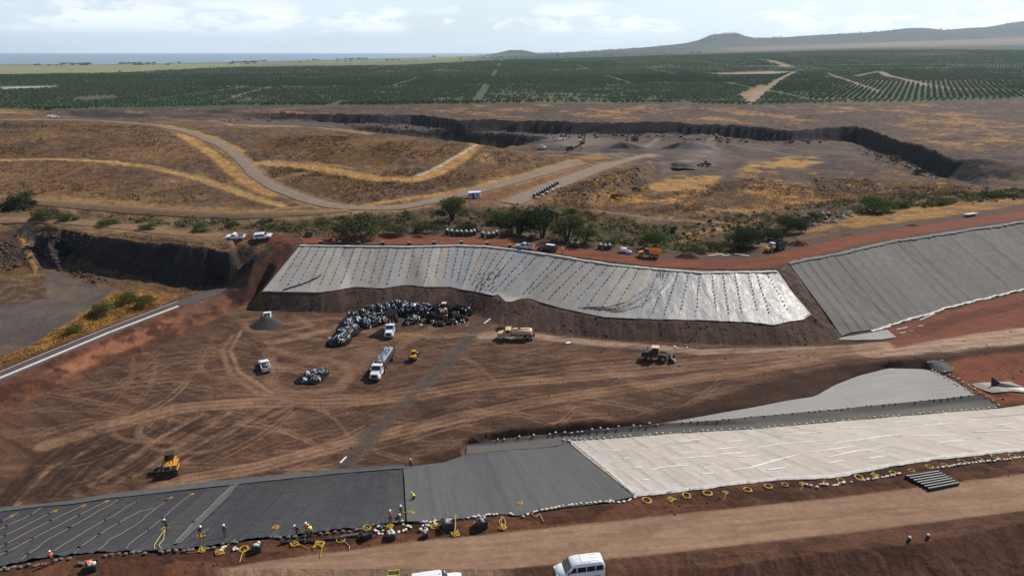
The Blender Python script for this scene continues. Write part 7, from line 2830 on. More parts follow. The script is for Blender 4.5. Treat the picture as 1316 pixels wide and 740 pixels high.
# passenger van on the near road
vn = vehicle('van', 'white passenger van with dark side windows at the bottom edge of the picture', 'van', 0, 0, None, None, loc=(7.5, 61.9, 0), hd=heading((800, 712), (690, 724)) + .02)
VW = 2.0
st = [(2.72, .45, .95, .80), (2.60, .40, 1.12, .90), (2.1, .36, 1.28, .97), (1.75, .36, 1.36, 1.0), (-2.6, .36, 1.30, 1.0), (-2.75, .42, 1.28, .97)]
low = [[(x, -w, z0 + .1), (x, -w * .94, z0), (x, w * .94, z0), (x, w, z0 + .1), (x, w, z1 - .1), (x, w * .97, z1), (x, -w * .97, z1), (x, -w, z1 - .1)] for x, z0, z1, w in st]
MB().loft(low).build('body', P_WHITE, vn, True)
up = [(1.75, 1.36, 1.38, .96, .94), (1.45, 1.34, 1.72, .97, .90), (1.05, 1.32, 2.16, .98, .84), (.75, 1.3, 2.34, .98, .80), (.3, 1.3, 2.42, .98, .80), (-2.2, 1.28, 2.40, .98, .80), (-2.6, 1.28, 2.30, .98, .78), (-2.76, 1.28, 1.9, .96, .86)]
top = [[(x, -w0, z0), (x, w0, z0), (x, w0 * .5 + w1 * .5 + .02, z0 * .4 + z1 * .6), (x, w1 + .02, z1 - .10), (x, w1 - .10, z1), (x, -w1 + .10, z1), (x, -w1 - .02, z1 - .10), (x, -w0 * .5 - w1 * .5 - .02, z0 * .4 + z1 * .6)] for x, z0, z1, w0, w1 in up]
MB().loft(top).build('roof', P_WHITE, vn, True)
MB().add([(1.80, -.86, 1.40), (1.80, .86, 1.40), (1.10, .78, 2.17), (1.10, -.78, 2.17)], [(0, 1, 2, 3)]).build('windscreen', P_GLASS, vn)
for s in (-1, 1):
    yy = lambda z: s * (.99 - .10 * (z - 1.35) / .85 + .012)
    for x0, x1, xs in ((.55, 1.3, .42), (-.55, .42, 0), (-1.6, -.65, 0), (-2.5, -1.7, 0)):
        MB().add([(x0, yy(1.42), 1.42), (x1, yy(1.42), 1.42), (x1 - xs, yy(2.02), 2.02), (x0, yy(2.02), 2.02)], [(0, 1, 2, 3)]).build('side_window', P_GLASS, vn)
    MB().box((2.62, s * .70, .98), (.2, .34, .24)).build('headlight', P_LAMP, vn)
    MB().box((-2.77, s * .84, 1.3), (.05, .14, .6)).build('tail_light', P_RED, vn)
    MB().box((1.45, s * 1.12, 1.5), (.12, .22, .28)).build('mirror', P_STEEL, vn)
    MB().box((.1, s * 1.0, .72), (4.6, .03, .08)).build('side_moulding', P_STEEL, vn)
    wheel(vn, 1.75, s * .88, .36, .24)
    wheel(vn, -1.75, s * .88, .36, .24)
MB().box((2.72, 0, .52), (.12, 1.7, .22)).build('front_bumper', P_STEEL, vn)
MB().box((2.70, 0, .86), (.1, .8, .18)).build('grille', P_STEEL, vn)
MB().box((-.6, 0, 2.44), (1.0, 1.2, .05)).build('roof_hatch', P_WHITE, vn)
for s in (-.5, 0, .5):
    MB().box((-.9, s, 2.425), (2.6, .05, .03)).build('roof_rib', P_WHITE, vn)

r = vehicle('car', 'white vehicle cut off by the bottom edge with only its roof and windscreen showing', 'car', 0, 0, None, None, loc=(-8.35, 60.2, 0), hd=heading((560, 741), (680, 725)))
pickup(r, P_WHITE, suv=True)
MB().box((.5, .2, 1.9), (.12, .12, .2)).build('beacon', P_LAMP, r)

r = vehicle('metal_frame', 'yellow and green metal frame standing on the road at the bottom edge', 'frame', 0, 0, None, None, loc=(-13.2, 61.4, 0), hd=.1)
mg_, my_ = mat('green_paint', tint(60, 140, 70, .9), .5), mat('frame_yellow', tint(206, 176, 90, .9), .6)
for s in (-1, 1):
    MB().box((s * .62, 0, .5), (.07, .8, 1.0)).build('side_panel', mg_, r)
    MB().box((0, s * .40, .97), (1.3, .08, .08)).build('rail', my_, r)
MB().box((0, 0, .6), (1.18, .74, .05)).build('shelf', my_, r)
MB().box((0, .41, .5), (1.2, .04, .8)).build('back_panel', my_, r)

# in the pit
r = vehicle('pickup', 'white pickup with open bed standing alone on the pit floor', 'pickup', 341, 473, (345, 482), (338, 463))
pickup(r, P_WHITE, load=True)
r.scale = (1.04,) * 3
r = vehicle('pickup', 'white truck partly hidden behind the cone of black gravel', 'pickup', 344, 409.5, (344, 412), (344.5, 403))
pickup(r, P_WHITE)

sm_ = vehicle('semi_trailer_truck', 'white truck with long dark tipping trailer full of pale debris', 'truck', 492, 474, (506, 455), (482, 492))
truck_cab(sm_, P_WHITE, 2.6, 2.3)
MB().box((0, 0, .95), (9.6, .9, .22)).build('chassis', P_STEEL, sm_)
dump_box(sm_, -6.6, 2.1, 2.45, 1.25, 1.45, mat('dark_trailer_side', (.09, .09, .095), .45, metal=.3, var=.2, vscale=2, dust=DUST, dust_amt=.25), load=P_LOAD)
MB().box((2.2, 0, 2.2), (.1, 2.45, 1.3)).build('headboard', P_STEEL, sm_)
for x in (1.6, .4, -4.6, -5.8):
    for s in (-1, 1):
        wheel(sm_, x, s * .95, .50, .56)
for s in (-1, 1):
    MB().box((-6.66, s * .9, .95), (.06, .3, .18)).build('tail_light', P_RED, sm_)

tp_ = vehicle('tipper_truck', 'blue windowed tipper truck with raised black bed emptying onto the plastic ridge', 'truck', 503, 428, (510, 414), (499, 438))
truck_cab(tp_, P_WHITE, .2, 2.2, P_BLUEG)
MB().box((-1.6, 0, .95), (5.0, .9, .22)).build('chassis', P_STEEL, tp_)
for x in (-1.6, -2.9):
    for s in (-1, 1):
        wheel(tp_, x, s * .9, .5, .5)
bed = dump_box(tp_, 0, 4.8, 2.3, 0, 1.3, P_STEEL)
bed.location = (-3.9, 0, 1.2)
bed.rotation_euler = (0, -R(48), 0)
for s in (-1, 1):
    MB().cyl((-1.0, s * .3, 1.0), (-1.35, s * .3, 3.6), .11, 8).build('hydraulic_ram', P_CHROME, tp_)
MB().box((2.2, 0, 1.2), (4.5, .06, .12)).build('side_rail', P_ALU, bed)

wt = vehicle('water_truck', 'tan water tanker truck with long rounded tank parked below the pale slope', 'truck', 662, 435, (682, 436.5), (642, 435.5))
truck_cab(wt, P_TAN, .9, 2.3)
MB().box((-.9, 0, .95), (7.0, .9, .22)).build('chassis', P_STEEL, wt)
MB().loft([[(x, 1.15 * k * math.cos(6.283 * i / 20), 1.95 + .85 * k * math.sin(6.283 * i / 20)) for i in range(20)] for x, k in ((-4.3, .8), (-4.2, 1), (.55, 1), (.65, .8))]).build('tank', P_TAN, wt, True)
MB().cyl((-1.2, 0, 2.7), (-1.2, 0, 2.98), .35, 12).build('hatch', P_STEEL, wt)
MB().box((-1.8, 0, 2.84), (4.2, .7, .06)).build('catwalk', P_TAN, wt)
for s in (-1, 1):
    MB().box((-1.2, s * 1.05, .9), (2.0, .3, .5)).build('tool_box', P_TAN, wt)
    for x in (-2.6, -3.8):
        wheel(wt, x, s * .92, .5, .5)
MB().box((-4.75, 0, 1.0), (.6, 1.6, .3)).build('spray_bar', P_STEEL, wt)
MB().cyl((-4.6, .4, 1.1), (-5.0, .4, 1.7), .14, 8).build('spray_nozzle', P_STEEL, wt)


def loader(root, paint, dark, canopy=False):
    MB().prism([(-3.4, .9), (-3.45, 1.9), (-2.9, 2.15), (-1.2, 2.2), (-1.0, 1.1), (-1.4, .8)], -.95, .95, .04).build('engine_housing', paint, root)
    MB().box((-3.5, 0, 1.1), (.3, 2.0, .7)).build('counterweight', dark, root)
    MB().box((-.75, 0, 1.25), (1.5, 1.5, .7)).build('rear_frame', dark, root)
    MB().box((1.0, 0, 1.05), (1.8, 1.1, .8)).build('front_frame', paint, root)
    MB().box((-.55, 0, 2.35), (1.4, 1.4, 1.5), tx=.9, ty=.92).build('cab', P_GLASS, root)
    MB().box((-.55, 0, 3.18), (1.65, 1.6, .16)).build('cab_roof', paint, root)
    for x in (-1.18, .1):
        for s in (-1, 1):
            MB().box((x, s * .68, 2.4), (.12, .12, 1.55)).build('cab_post', dark, root)
    MB().cyl((-2.3, .5, 2.1), (-2.3, .5, 3.0), .1, 8).build('exhaust_stack', P_STEEL, root)
    for s in (-1, 1):
        MB().tube([(.6, s * .55, 1.9), (1.6, s * .55, 1.7), (2.4, s * .55, 1.1), (3.0, s * .55, .6)], .17, 6).build('lift_arm', paint, root)
        MB().cyl((.6, s * .3, 1.2), (2.1, s * .4, 1.2), .1, 8).build('lift_ram', P_CHROME, root)
        for x in (1.3, -1.9):
            wheel(root, x, s * 1.05, .82, .62)
            MB().prism([(x - .8, 1.5), (x - .5, 1.85), (x + .5, 1.85), (x + .8, 1.5), (x + .7, 1.5), (x + .45, 1.75), (x - .45, 1.75), (x - .7, 1.5)], s * .75 if s > 0 else -1.35, 1.35 if s > 0 else -.75).build('mudguard', paint, root)
        MB().box((-3.44, s * .7, 1.7), (.06, .22, .16)).build('tail_light', P_RED, root)
        MB().box((.2, s * .6, 3.05), (.1, .2, .14)).build('work_lamp', P_LAMP, root)
    sec = [(3.0, .15), (2.85, .7), (3.1, 1.25), (3.25, 1.2), (3.05, .75), (3.2, .3), (4.1, .12), (4.1, .05)]
    b = MB().prism(sec, -1.4, 1.4)
    for s in (-1.38, 1.38):
        b.prism([(3.0, .15), (2.88, .7), (3.12, 1.22), (3.8, .6), (4.1, .1)], s - .03, s + .03)
    b.build('bucket', dark, root)


r = vehicle('wheel_loader', 'dark dusty wheel loader with tan cab roof driving on the haul track', 'loader', 845, 462, (825, 462), (868, 465))
loader(r, mat('dusty_dark_paint', tint(58, 50, 36, .7), .65, dust=DUST, dust_amt=.15, var=.2), P_STEEL)
for c in r.children:
    if c.name.startswith('cab_roof'):
        c.data.materials[0] = P_TAN
r = vehicle('wheel_loader', 'small bright yellow loader between the tipping trailer and the rubbish', 'loader', 533, 460, (530, 465), (537, 451))
loader(r, P_YELLOW, P_STEEL)
r.scale = (.62,) * 3
r = vehicle('wheel_loader', 'tan roofed machine working inside the dark rubbish heap', 'loader', 571, 405, (574, 398), (568, 410), dz=.9)
loader(r, P_TAN, P_STEEL)
r.scale = (.8,) * 3


def tracks(root, L, W, h, gap):
    for s in (-1, 1):
        prof = [(-L / 2, h * .5), (-L / 2 + .25, h * .95), (L / 2 - .35, h), (L / 2, h * .6), (L / 2 - .25, .08), (-L / 2 + .3, 0), (-L / 2 + .05, .2)]
        o = MB().prism(prof, s * gap - W / 2, s * gap + W / 2).build('track', P_TYRE, root)
        b = MB()
        for k in range(12):
            b.box((-L / 2 + .3 + (L - .6) * k / 11, s * gap, h + .0), (.08, W + .04, .08))
        b.build('track_shoes', P_STEEL, o)
        for k in range(4):
            MB().cyl((-L / 2 + .6 + (L - 1.2) * k / 3, s * (gap + W / 2) - .05, h * .42), (-L / 2 + .6 + (L - 1.2) * k / 3, s * (gap + W / 2) + .05, h * .42), h * .28, 10).build('roller', P_STEEL, o)


dz_ = vehicle('bulldozer', 'yellow bulldozer with wide black blade beside the black sheeting', 'bulldozer', 219, 603, (225, 585), (213, 616))
tracks(dz_, 3.6, .6, .95, 1.0)
MB().prism([(-.2, .8), (-.2, 1.75), (1.5, 1.65), (1.65, 1.5), (1.65, .8)], -.5, .5, .05).build('hood', P_YELLOW, dz_)
MB().box((1.68, 0, 1.2), (.06, .9, .7)).build('grille', P_STEEL, dz_)
MB().box((-.9, 0, 1.2), (1.5, 1.3, .8)).build('rear_body', P_YELLOW, dz_)
MB().box((-.75, 0, 2.15), (1.2, 1.25, 1.2), tx=.92, ty=.92).build('cab', P_GLASS, dz_)
MB().box((-.75, 0, 2.83), (1.6, 1.5, .14)).build('cab_roof', P_STEEL, dz_)
for s in (-1, 1):
    for x in (-1.3, -.2):
        MB().box((x, s * .6, 2.2), (.1, .1, 1.2)).build('cab_post', P_STEEL, dz_)
    MB().box((.95, s * 1.45, .65), (2.9, .16, .3)).build('push_arm', P_YELLOW, dz_)
    MB().cyl((1.2, s * .55, 1.6), (2.25, s * .6, .9), .08, 8).build('blade_ram', P_CHROME, dz_)
    MB().box((-.3, s * .95, 1.06), (2.2, .7, .1)).build('fender', P_YELLOW, dz_)
MB().cyl((.8, .3, 1.6), (.8, .3, 2.4), .07, 8).build('exhaust_stack', P_STEEL, dz_)
MB().prism([(2.25, .05), (2.45, .1), (2.32, .7), (2.5, 1.3), (2.4, 1.35), (2.18, .7)], -1.75, 1.75).build('blade', P_STEEL, dz_)
MB().box((2.42, 0, 1.28), (.1, 3.3, .06)).build('blade_edge', P_ALU, dz_)
MB().box((-2.1, 0, .8), (.7, 1.3, .5)).build('ripper', P_YELLOW, dz_)
for k in (-.5, 0, .5):
    MB().box((-2.45, k, .5), (.14, .12, 1.0)).build('ripper_shank', P_STEEL, dz_)
MB().box((-1.7, -.9, 1.45), (.7, .5, .5)).build('tool_box', P_YELLOW, dz_)


def hauler(root, paint, cabpaint, bedpaint, tilt=0.0):
    MB().prism([(2.0, 1.2), (2.0, 2.1), (3.6, 1.9), (4.3, 1.6), (4.3, .9), (2.4, .9)], -1.0, 1.0, .06).build('hood', paint, root)
    MB().prism([(.9, 1.3), (.9, 3.0), (1.2, 3.15), (2.0, 3.1), (2.35, 2.1), (2.35, 1.3)], -.9, .9, .05).build('cab', cabpaint, root)
    MB().add([(2.38, -.8, 2.1), (2.38, .8, 2.1), (2.06, .75, 3.0), (2.06, -.75, 3.0)], [(0, 1, 2, 3)]).build('windscreen', P_BLUEG, root)
    for s in (-1, 1):
        MB().box((1.55, s * .91, 2.55), (.9, .03, .65)).build('side_window', P_GLASS, root)
        MB().box((4.28, s * .7, 1.3), (.1, .3, .25)).build('headlight', P_LAMP, root)
        wheel(root, 3.1, s * 1.1, .8, .55)
        wheel(root, -1.2, s * 1.1, .8, .55)
        wheel(root, -2.9, s * 1.1, .8, .55)
    MB().box((-1.2, 0, 1.1), (5.0, 1.0, .4)).build('chassis', P_STEEL, root)
    b = MB()
    b.prism([(-4.4, .1), (-4.9, .9), (-4.2, 1.55), (.2, 1.65), (.5, 1.5), (-.2, .1), (-1.6, -.1)], 1.2, 1.3)
    b.prism([(-4.4, .1), (-4.9, .9), (-4.2, 1.55), (.2, 1.65), (.5, 1.5), (-.2, .1), (-1.6, -.1)], -1.3, -1.2)
    b.add([(-4.4, -1.2, .1), (-4.4, 1.2, .1), (-1.6, 1.2, -.1), (-1.6, -1.2, -.1), (-.2, -1.2, .1), (-.2, 1.2, .1), (.5, 1.2, 1.5), (.5, -1.2, 1.5), (-4.9, -1.2, .9), (-4.9, 1.2, .9)],
          [(0, 1, 2, 3), (3, 2, 5, 4), (4, 5, 6, 7), (8, 9, 1, 0)])
    o = b.build('dump_bed', bedpaint, root)
    o.location = (0, 0, 1.45)
    o.rotation_euler = (0, -tilt, 0)


r = vehicle('dump_truck', 'orange dump truck with six black wheels beside the rim track', 'dump truck', 834, 330.5, (848, 331.5), (820, 329.5))
hauler(r, P_ORANGE, P_STEEL, P_ORANGE)
r.scale = (.72, .8, .85)
r = vehicle('dump_truck', 'yellow hauler with white cab and dark bed parked on the rim track', 'dump truck', 996, 321.5, (1012, 316), (982, 324))
hauler(r, P_YELLOW, P_WHITE, P_STEEL)
r.scale = (.85,) * 3

# cars on the rim
for u, v, a, b, paint, lab, cat, suv, load in ((303, 307.5, (316, 307), (292, 307), P_WHITE, 'white car on the cliff top track, the left of two', 'car', False, False),
                                               (339, 307, (328, 307), (350, 307.5), P_WHITE, 'white car beside the red earth, the right of two on the cliff top', 'car', True, False),
                                               (674, 319.5, (688, 321), (660, 318), P_SILVER, 'silver pickup with gear in its bed on the red rim track', 'pickup', False, True),
                                               (704, 321.5, (715, 323), (693, 320), P_DARK, 'dark car parked behind the silver pickup on the rim track', 'car', True, False)):
    r = vehicle('pickup' if cat == 'pickup' else 'parked_car', lab, cat, u, v, a, b)
    pickup(r, paint, load, suv)
    if u > 690:
        MB().box((-.8, 0, 1.86), (2.6, 1.3, .04)).build('roof_panel', P_WHITE, r)
r = vehicle('pump_trailer', 'small white pump on wheels beside the rim track left of the orange truck', 'pump', 801, 324.5, (796, 324), (808, 325))
MB().box((0, 0, .95), (1.9, 1.2, .9), tx=.9).build('housing', P_WHITE, r)
MB().box((0, 0, .45), (2.6, 1.0, .14)).build('chassis', P_STEEL, r)
MB().cyl((-.5, 0, 1.4), (-.5, 0, 1.75), .12, 8).build('exhaust_stack', P_STEEL, r)
for s in (-1, 1):
    wheel(r, 0, s * .65, .32, .2)
r = vehicle('water_tank', 'light blue plastic tank lying beside the white pump', 'tank', 808, 326, (803, 325.5), (813, 326.5))
MB().cyl((-.8, 0, .5), (.8, 0, .5), .5, 14).build('tank', mat('pale_blue', tint(190, 214, 226, .9), .4), r, True)
MB().box((0, 0, .12), (1.6, .9, .16)).build('cradle', P_STEEL, r)
MB().cyl((0, 0, .98), (0, 0, 1.1), .16, 10).build('lid', P_WHITE, r)
r = vehicle('flat_trailer', 'flat grey trailer with pale deck on the rim track at the far right', 'trailer', 1247, 277.5, (1240, 278.5), (1255, 276.5))
MB().box((0, 0, .75), (4.6, 2.0, .16)).build('deck', M_WRAP, r)
MB().box((0, 0, .6), (4.6, .8, .14)).build('chassis', P_STEEL, r)
MB().box((2.7, 0, .6), (1.0, .12, .12)).build('drawbar', P_STEEL, r)
for s in (-1, 1):
    wheel(r, -.5, s * .9, .36, .25)
    wheel(r, .5, s * .9, .36, .25)
r = vehicle('skip_bin', 'dark open skip bin beside the red track behind the head of the slope', 'skip', 397, 304, (392, 304), (402, 304))
b = MB()
for s in (-1, 1):
    b.prism([(-1.0, 0), (-1.3, 1.3), (1.3, 1.3), (1.0, 0)], s * .8 - .05, s * .8 + .05)
    b.box((s * 1.15, 0, .65), (.08, 1.5, 1.35), ry=s * .23)
b.box((0, 0, .05), (2.0, 1.5, .1))
b.build('bin_body', P_STEEL, r)
MB().box((0, 0, .7), (2.0, 1.4, .5)).build('contents', M_CRATE, r)
r = vehicle('site_hut', 'small pale blue hut with flat roof beside the gravel road', 'hut', 610, 254, (602, 254), (618, 254.2))
M_HUT = mat('blue_sheet_metal', tint(170, 190, 206, .9), .5, var=.08, vscale=2)
MB().box((0, 0, 1.15), (4.8, 2.3, 2.3)).build('wall', M_HUT, r)
MB().box((0, 0, 2.37), (5.0, 2.5, .14)).build('roof', mat('hut_roof', tint(226, 230, 232, .9), .5), r)
o = MB().box((-.4, -1.17, 1.0), (.85, .06, 1.95)).build('door', P_DARK, r)
MB().box((-.1, -1.22, 1.0), (.05, .05, .2)).build('handle', P_CHROME, o)
for x in (-1.6, 1.2):
    o = MB().box((x, -1.165, 1.45), (.9, .05, .7)).build('window_frame', P_WHITE, r)
    MB().box((x, -1.195, 1.45), (.76, .03, .56)).build('window_pane', P_GLASS, o)
for k in range(5):
    u0 = 915 + k * 9 if k < 3 else 950 + (k - 3) * 7
    a = spot(u0, 328.5 - (k % 2), .12)
    d = Vector((2.2, .5 if k < 3 else -.8, 0))
    tag(MB().box((a.x, a.y, a.z), (2.6, .5, .12), rz=math.atan2(d.y, d.x)).build('board', M_BAGW),
        ['white board beside the rim track nearest the brown mound', 'second white board right of the brown mound', 'third white board right of the brown mound', 'pale board lying left of the yellow hauler', 'pale board just left of the yellow hauler'][k], 'board')

# quarry machines


def excavator(root, paint, reach=1.0):
    tracks(root, 4.2, .6, 1.0, 1.2)
    MB().box((-.4, 0, 1.75), (4.2, 2.7, 1.2), tx=.95).build('house', paint, root)
    MB().box((-2.2, 0, 1.6), (.9, 2.6, 1.1)).build('counterweight', P_STEEL, root)
    MB().box((.9, .8, 2.6), (1.5, 1.0, 1.6), tx=.85).build('cab', P_GLASS, root)
    MB().tube([(1.4, 0, 2.1), (2.6, 0, 4.4), (4.2, 0, 5.0), (5.6, 0, 4.2)], .3, 6).build('boom', paint, root)
    MB().tube([(5.5, 0, 4.6), (6.6, 0, 1.8)], .24, 6).build('stick', paint, root)
    MB().prism([(6.4, 1.7), (7.2, 1.5), (7.3, .5), (6.5, .2), (6.0, .7)], -.6, .6).build('bucket', P_STEEL, root)
    MB().cyl((1.6, .3, 2.6), (3.0, .3, 4.3), .11, 8).build('boom_ram', P_CHROME, root)


r = vehicle('excavator', 'dark excavator working on the rubble in the far quarry', 'excavator', 815, 187, (820, 187), (808, 187.5), dz=3.0)
excavator(r, P_STEEL)
r = vehicle('drill_rig', 'tracked drill rig with upright mast on the quarry bench', 'drill rig', 748, 184, (742, 184), (755, 184))
tracks(r, 3.6, .5, .9, 1.0)
MB().box((-.3, 0, 1.6), (3.6, 2.0, 1.4)).build('house', P_TAN, r)
MB().box((1.9, 0, 4.6), (.5, .5, 8.4)).build('mast', P_STEEL, r)
MB().box((.9, .7, 2.7), (1.1, .9, 1.2)).build('cab', P_GLASS, r)
for u, v, a, b, lab in ((717, 181.5, (712, 181.5), (723, 181.5), 'white pickup on the quarry bench left of the drill rig'), (722, 180, (727, 180), (716, 180), 'second white pickup on the quarry bench behind the first'),
                        (697, 192, (690, 192), (704, 192), 'white truck below the quarry bench beside the gravel road'), (68, 151.5, (60, 151.5), (76, 151.5), 'white truck far away in front of a black rock face')):
    r = vehicle('pickup', lab, 'pickup', u, v, a, b)
    pickup(r, P_WHITE)
    if u in (697, 68):
        r.scale = (1.3, 1.3, 1.5)
r = vehicle('crusher', 'dark crusher with sloping conveyor standing in the quarry', 'crusher', 738, 194, (730, 194), (746, 193))
MB().box((-3, 0, 2.0), (5, 2.4, 2.6), tx=.8).build('hopper', P_STEEL, r)
MB().tube([(-1, 0, 1.6), (7, 0, 4.4)], .5, 4).build('conveyor', P_STEEL, r)
for x in (-4.5, -1.5, 4.5):
    MB().box((x, 0, 1.2), (.4, 2.0, 2.6)).build('leg', P_STEEL, r)
r = vehicle('conveyor', 'pale sloping conveyor at the foot of the quarry wall', 'conveyor', 921, 180, (926, 178), (915, 183), dz=1)
MB().tube([(-5, 0, .6), (6, 0, 4.0)], .6, 4).build('belt', M_LITTER, r)
for x in (-2, 3):
    MB().box((x, 0, 1.0), (.3, 1.2, 2.6)).build('leg', P_STEEL, r)
r = vehicle('roller', 'dark machine parked beside small rubble on the quarry floor', 'machine', 905, 214, (912, 214), (898, 213.5))
loader(r, P_STEEL, P_STEEL)

# ------------------------------------------------------------------ people
M_SKIN = mat('skin', tint(150, 104, 80, .9), .6)
CL = {'orange': mat('hi_vis_orange', tint(240, 104, 44, .95), .8), 'lime': mat('hi_vis_lime', tint(206, 224, 60, .95), .8), 'red': mat('hi_vis_red', tint(226, 84, 66, .95), .8),
      'dark': mat('dark_shirt', (.03, .033, .035), .9), 'olive': mat('olive_shirt', tint(96, 100, 66, .9), .9), 'grey': mat('grey_shirt', tint(120, 118, 116, .9), .9),
      'jeans': mat('blue_jeans', tint(58, 70, 104, .9), .9), 'black': mat('black_trousers', (.02, .02, .022), .9), 'khaki': mat('khaki_trousers', tint(110, 104, 88, .9), .9)}
M_HAT = mat('white_helmet', tint(240, 240, 240, .95), .35)
M_BOOT = mat('work_boot', (.04, .028, .02), .8)


def skinned(name, pts, edges, rad, root_i, m, parent, sub=1):
    bm_ = bmesh.new()
    ly = bm_.verts.layers.skin.verify()
    vs_ = [bm_.verts.new(p) for p in pts]
    for a, b in edges:
        bm_.edges.new((vs_[a], vs_[b]))
    for i, v in enumerate(vs_):
        rr = rad[i]
        v[ly].radius = rr if isinstance(rr, tuple) else (rr, rr)
        v[ly].use_root = (i == root_i)
    me = bpy.data.meshes.new(name)
    bm_.to_mesh(me)
    bm_.free()
    o = link(name, me, m, parent)
    o.modifiers.new('skin', 'SKIN').use_smooth_shade = True
    s = o.modifiers.new('smooth', 'SUBSURF')
    s.levels = s.render_levels = sub
    return o


def person(u, v, hd, label, shirt, trousers, lean=0.0, crouch=0.0, step=.12, arms='down', hat=True, dz=0.0, on=False):
    """a worker; local +x is forward. lean: trunk forward (radians), crouch 0..1"""
    base = spot(u, v, dz)
    if on:
        base.z = float(surf(np.array([base.x]), np.array([base.y]))[0]) + .14
    root = empty('person', base, hd)
    tag(root, label, 'person')
    hip = Vector((-.25 * crouch - .18 * lean, 0, .93 - .48 * crouch))
    up = Vector((math.sin(lean), 0, math.cos(lean)))
    fw = Vector((math.cos(lean), 0, -math.sin(lean)))
    chest, neck = hip + up * .36, hip + up * .53
    hd_up = Vector((math.sin(lean * .6), 0, math.cos(lean * .6)))
    head = neck + hd_up * .17 + fw * .02
    feet, knees, hips = [], [], []
    for s in (-1, 1):
        f = Vector((s * step, s * .13, .07))
        h = hip + Vector((0, s * .10, -.02))
        k = (f + h) / 2 + Vector((.05 + .34 * crouch, s * .03 * (1 + 3 * crouch), .02))
        feet.append(f)
        knees.append(k)
        hips.append(h)
    sh, el, wr = [], [], []
    for s in (-1, 1):
        a = chest + up * .12 + Vector((0, s * .20, 0))
        if arms == 'down':
            e = a + Vector((-.02 + .06 * s, s * .07, -.28))
            w = e + Vector((.08, -.01 * s, -.25))
        elif arms == 'work':
            e = a + Vector((.14, s * .06, -.25))
            w = e + Vector((.22, -s * .08, -.14))
        else:                                   # one arm carrying, the other at the hip
            e = a + Vector((.10 if s > 0 else -.06, s * .14, -.25))
            w = e + Vector((.24 if s > 0 else .14, -s * .12, .02 if s > 0 else -.18))
        sh.append(a)
        el.append(e)
        wr.append(w)
    # body: one surface, with head, neck, arms, hands, legs
    P = [hip, hip + up * .18, chest, neck, head - hd_up * .05, head + hd_up * .08]
    E = [(0, 1), (1, 2), (2, 3), (3, 4), (4, 5)]
    Rr = [(.12, .15), (.11, .14), (.12, .16), .055, (.085, .075), .09]
    P.append(head + Vector((.11, 0, -.01)))
    E.append((4, 6))
    Rr.append(.018)
    for i in (0, 1):
        b0 = len(P)
        P += [sh[i], el[i], wr[i]]
        E += [(2, b0), (b0, b0 + 1), (b0 + 1, b0 + 2)]
        Rr += [.058, .043, .030]
        d = (wr[i] - el[i]).normalized()
        sd_ = d.cross(Vector((1, 0, 0)) if abs(d.x) < .9 else Vector((0, 0, 1))).normalized()
        P.append(wr[i] + d * .085)
        E.append((b0 + 2, b0 + 3))
        Rr.append((.036, .016))
        for q, (o_, l_) in enumerate(((-.030, .075), (-.010, .088), (.010, .084), (.030, .064))):
            j = len(P)
            r1 = wr[i] + d * .11 + sd_ * o_
            r2 = r1 + d * l_ * .5 + fw * .015
            P += [r1, r2, r2 + d * l_ * .4 + fw * .03]
            E += [(b0 + 3, j), (j, j + 1), (j + 1, j + 2)]
            Rr += [.010, .009, .008]
        j = len(P)
        P += [wr[i] + d * .04 - sd_ * .045, wr[i] + d * .09 - sd_ * .07 + fw * .02]
        E += [(b0 + 3, j), (j, j + 1)]
        Rr += [.012, .010]
        b1 = len(P)
        P += [hips[i], knees[i], feet[i] + Vector((0, 0, .03)), feet[i] + Vector((.14, 0, -.03))]
        E += [(0, b1), (b1, b1 + 1), (b1 + 1, b1 + 2), (b1 + 2, b1 + 3)]
        Rr += [.085, .058, .04, .04]
    skinned('body', P, E, Rr, 0, M_SKIN, root)
    # trousers
    P, E, Rr = [hip + up * .10, hip], [(0, 1)], [(.135, .165), (.14, .17)]
    for i in (0, 1):
        b1 = len(P)
        P += [hips[i] + Vector((0, 0, -.06)), knees[i], feet[i] + Vector((0, 0, .10))]
        E += [(1, b1), (b1, b1 + 1), (b1 + 1, b1 + 2)]
        Rr += [.105, .082, .07]
    skinned('trousers', P, E, Rr, 1, CL[trousers], root)
    # shirt or jacket with sleeves
    P, E, Rr = [hip + up * .06, hip + up * .2, chest, chest + up * .13], [(0, 1), (1, 2), (2, 3)], [(.15, .19), (.145, .185), (.15, .20), (.09, .12)]
    for i in (0, 1):
        b1 = len(P)
        P += [sh[i], el[i], el[i].lerp(wr[i], .8)]
        E += [(2, b1), (b1, b1 + 1), (b1 + 1, b1 + 2)]
        Rr += [.078, .062, .052]
    skinned('jacket', P, E, Rr, 2, CL[shirt], root)
    for i in (0, 1):
        f = feet[i]
        MB().box((f.x + .05, f.y, .05), (.29, .11, .12), tx=.8).build('boot', M_BOOT, root)
    if hat:
        h = MB()
        n = 12
        rings = []
        for z, r_ in ((.02, .155), (.035, .15), (.04, .125), (.09, .115), (.13, .08), (.15, .02)):
            rings.append([(r_ * 1.12 * math.cos(6.283 * k / n) + (.03 if z < .036 else 0), r_ * math.sin(6.283 * k / n), z) for k in range(n)])
        o = h.loft(rings).build('helmet', M_HAT, root, True)
        o.location = head + hd_up * .06
        o.rotation_euler = (0, lean * .6, 0)
    return root


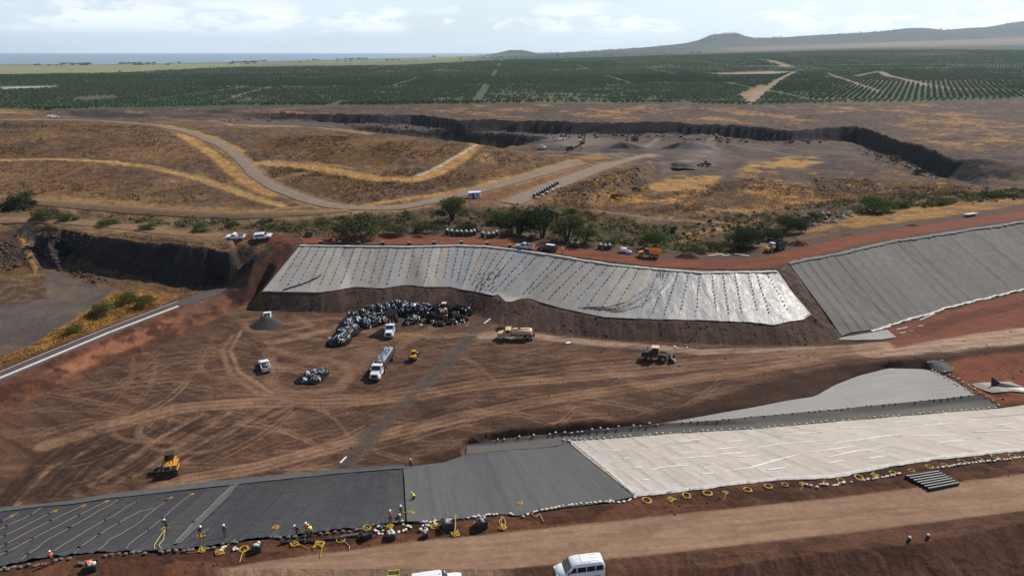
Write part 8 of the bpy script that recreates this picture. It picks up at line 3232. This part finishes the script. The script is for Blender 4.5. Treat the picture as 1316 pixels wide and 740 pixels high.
person(68, 724, 2.4, 'worker in orange jacket and blue trousers at the lower left corner of the black sheeting', 'orange', 'jeans', .12, 0, .16, 'work')
person(215, 681, -1.9, 'worker in dark clothes bending over a yellow hose on the black sheeting', 'dark', 'black', .3, 0, .14, 'work', on=True)
person(259, 691, -.6, 'worker in dark clothes beside the flat yellow bundle on the black sheeting', 'dark', 'khaki', .25, 0, .16, 'carry', on=True)
person(290, 690, -1.6, 'worker in olive clothes standing upright on the black sheeting', 'olive', 'khaki', 0, 0, .08, 'down', on=True)
person(382, 686, -2.6, 'worker in dark clothes crouching at the lower edge of the black sheeting', 'dark', 'black', .8, .6, .1, 'work', on=True)
person(394.5, 687, -1.2, 'worker in red vest standing next to two crouching workers', 'red', 'black', .15, 0, .1, 'work', on=True)
person(400, 688, 2.6, 'worker in lime vest bending low beside the worker in red vest', 'lime', 'khaki', .95, .25, .12, 'work', on=True)
person(502, 672, 1.5, 'worker in red jacket standing at the edge of the black sheeting', 'red', 'black', .05, 0, .08, 'work', on=True)
person(515.5, 664, -1.2, 'worker in grey shirt standing on the blue grey seam strip', 'grey', 'khaki', .2, 0, .1, 'work', on=True)
person(512, 672, .4, 'worker in dark clothes crouching below the worker in grey shirt', 'dark', 'black', .9, .75, .1, 'work', on=True)
person(528, 601, -1.5, 'lone worker at the far end of the seam strip beside the pit floor', 'grey', 'black', .05, 0, .06, 'down', on=True)
person(531, 643, 3.0, 'worker in lime jacket kneeling on the edge of the seam strip', 'lime', 'black', .7, .75, .1, 'work', on=True)
person(723, 325.5, -1.5, 'worker in lime jacket standing on the red rim track', 'lime', 'khaki', 0, 0, .1, 'down')
person(388, 312.5, -1.5, 'pale clothed person at the head of the slope beside the red track', 'grey', 'khaki', 0, 0, .1, 'down', hat=True)
person(317, 307.5, .5, 'person in orange between the two white cars on the cliff top', 'orange', 'jeans', 0, 0, .1, 'down')
person(429, 313.5, .5, 'bending person in orange at the head of the pale slope', 'orange', 'jeans', .7, .2, .1, 'work')
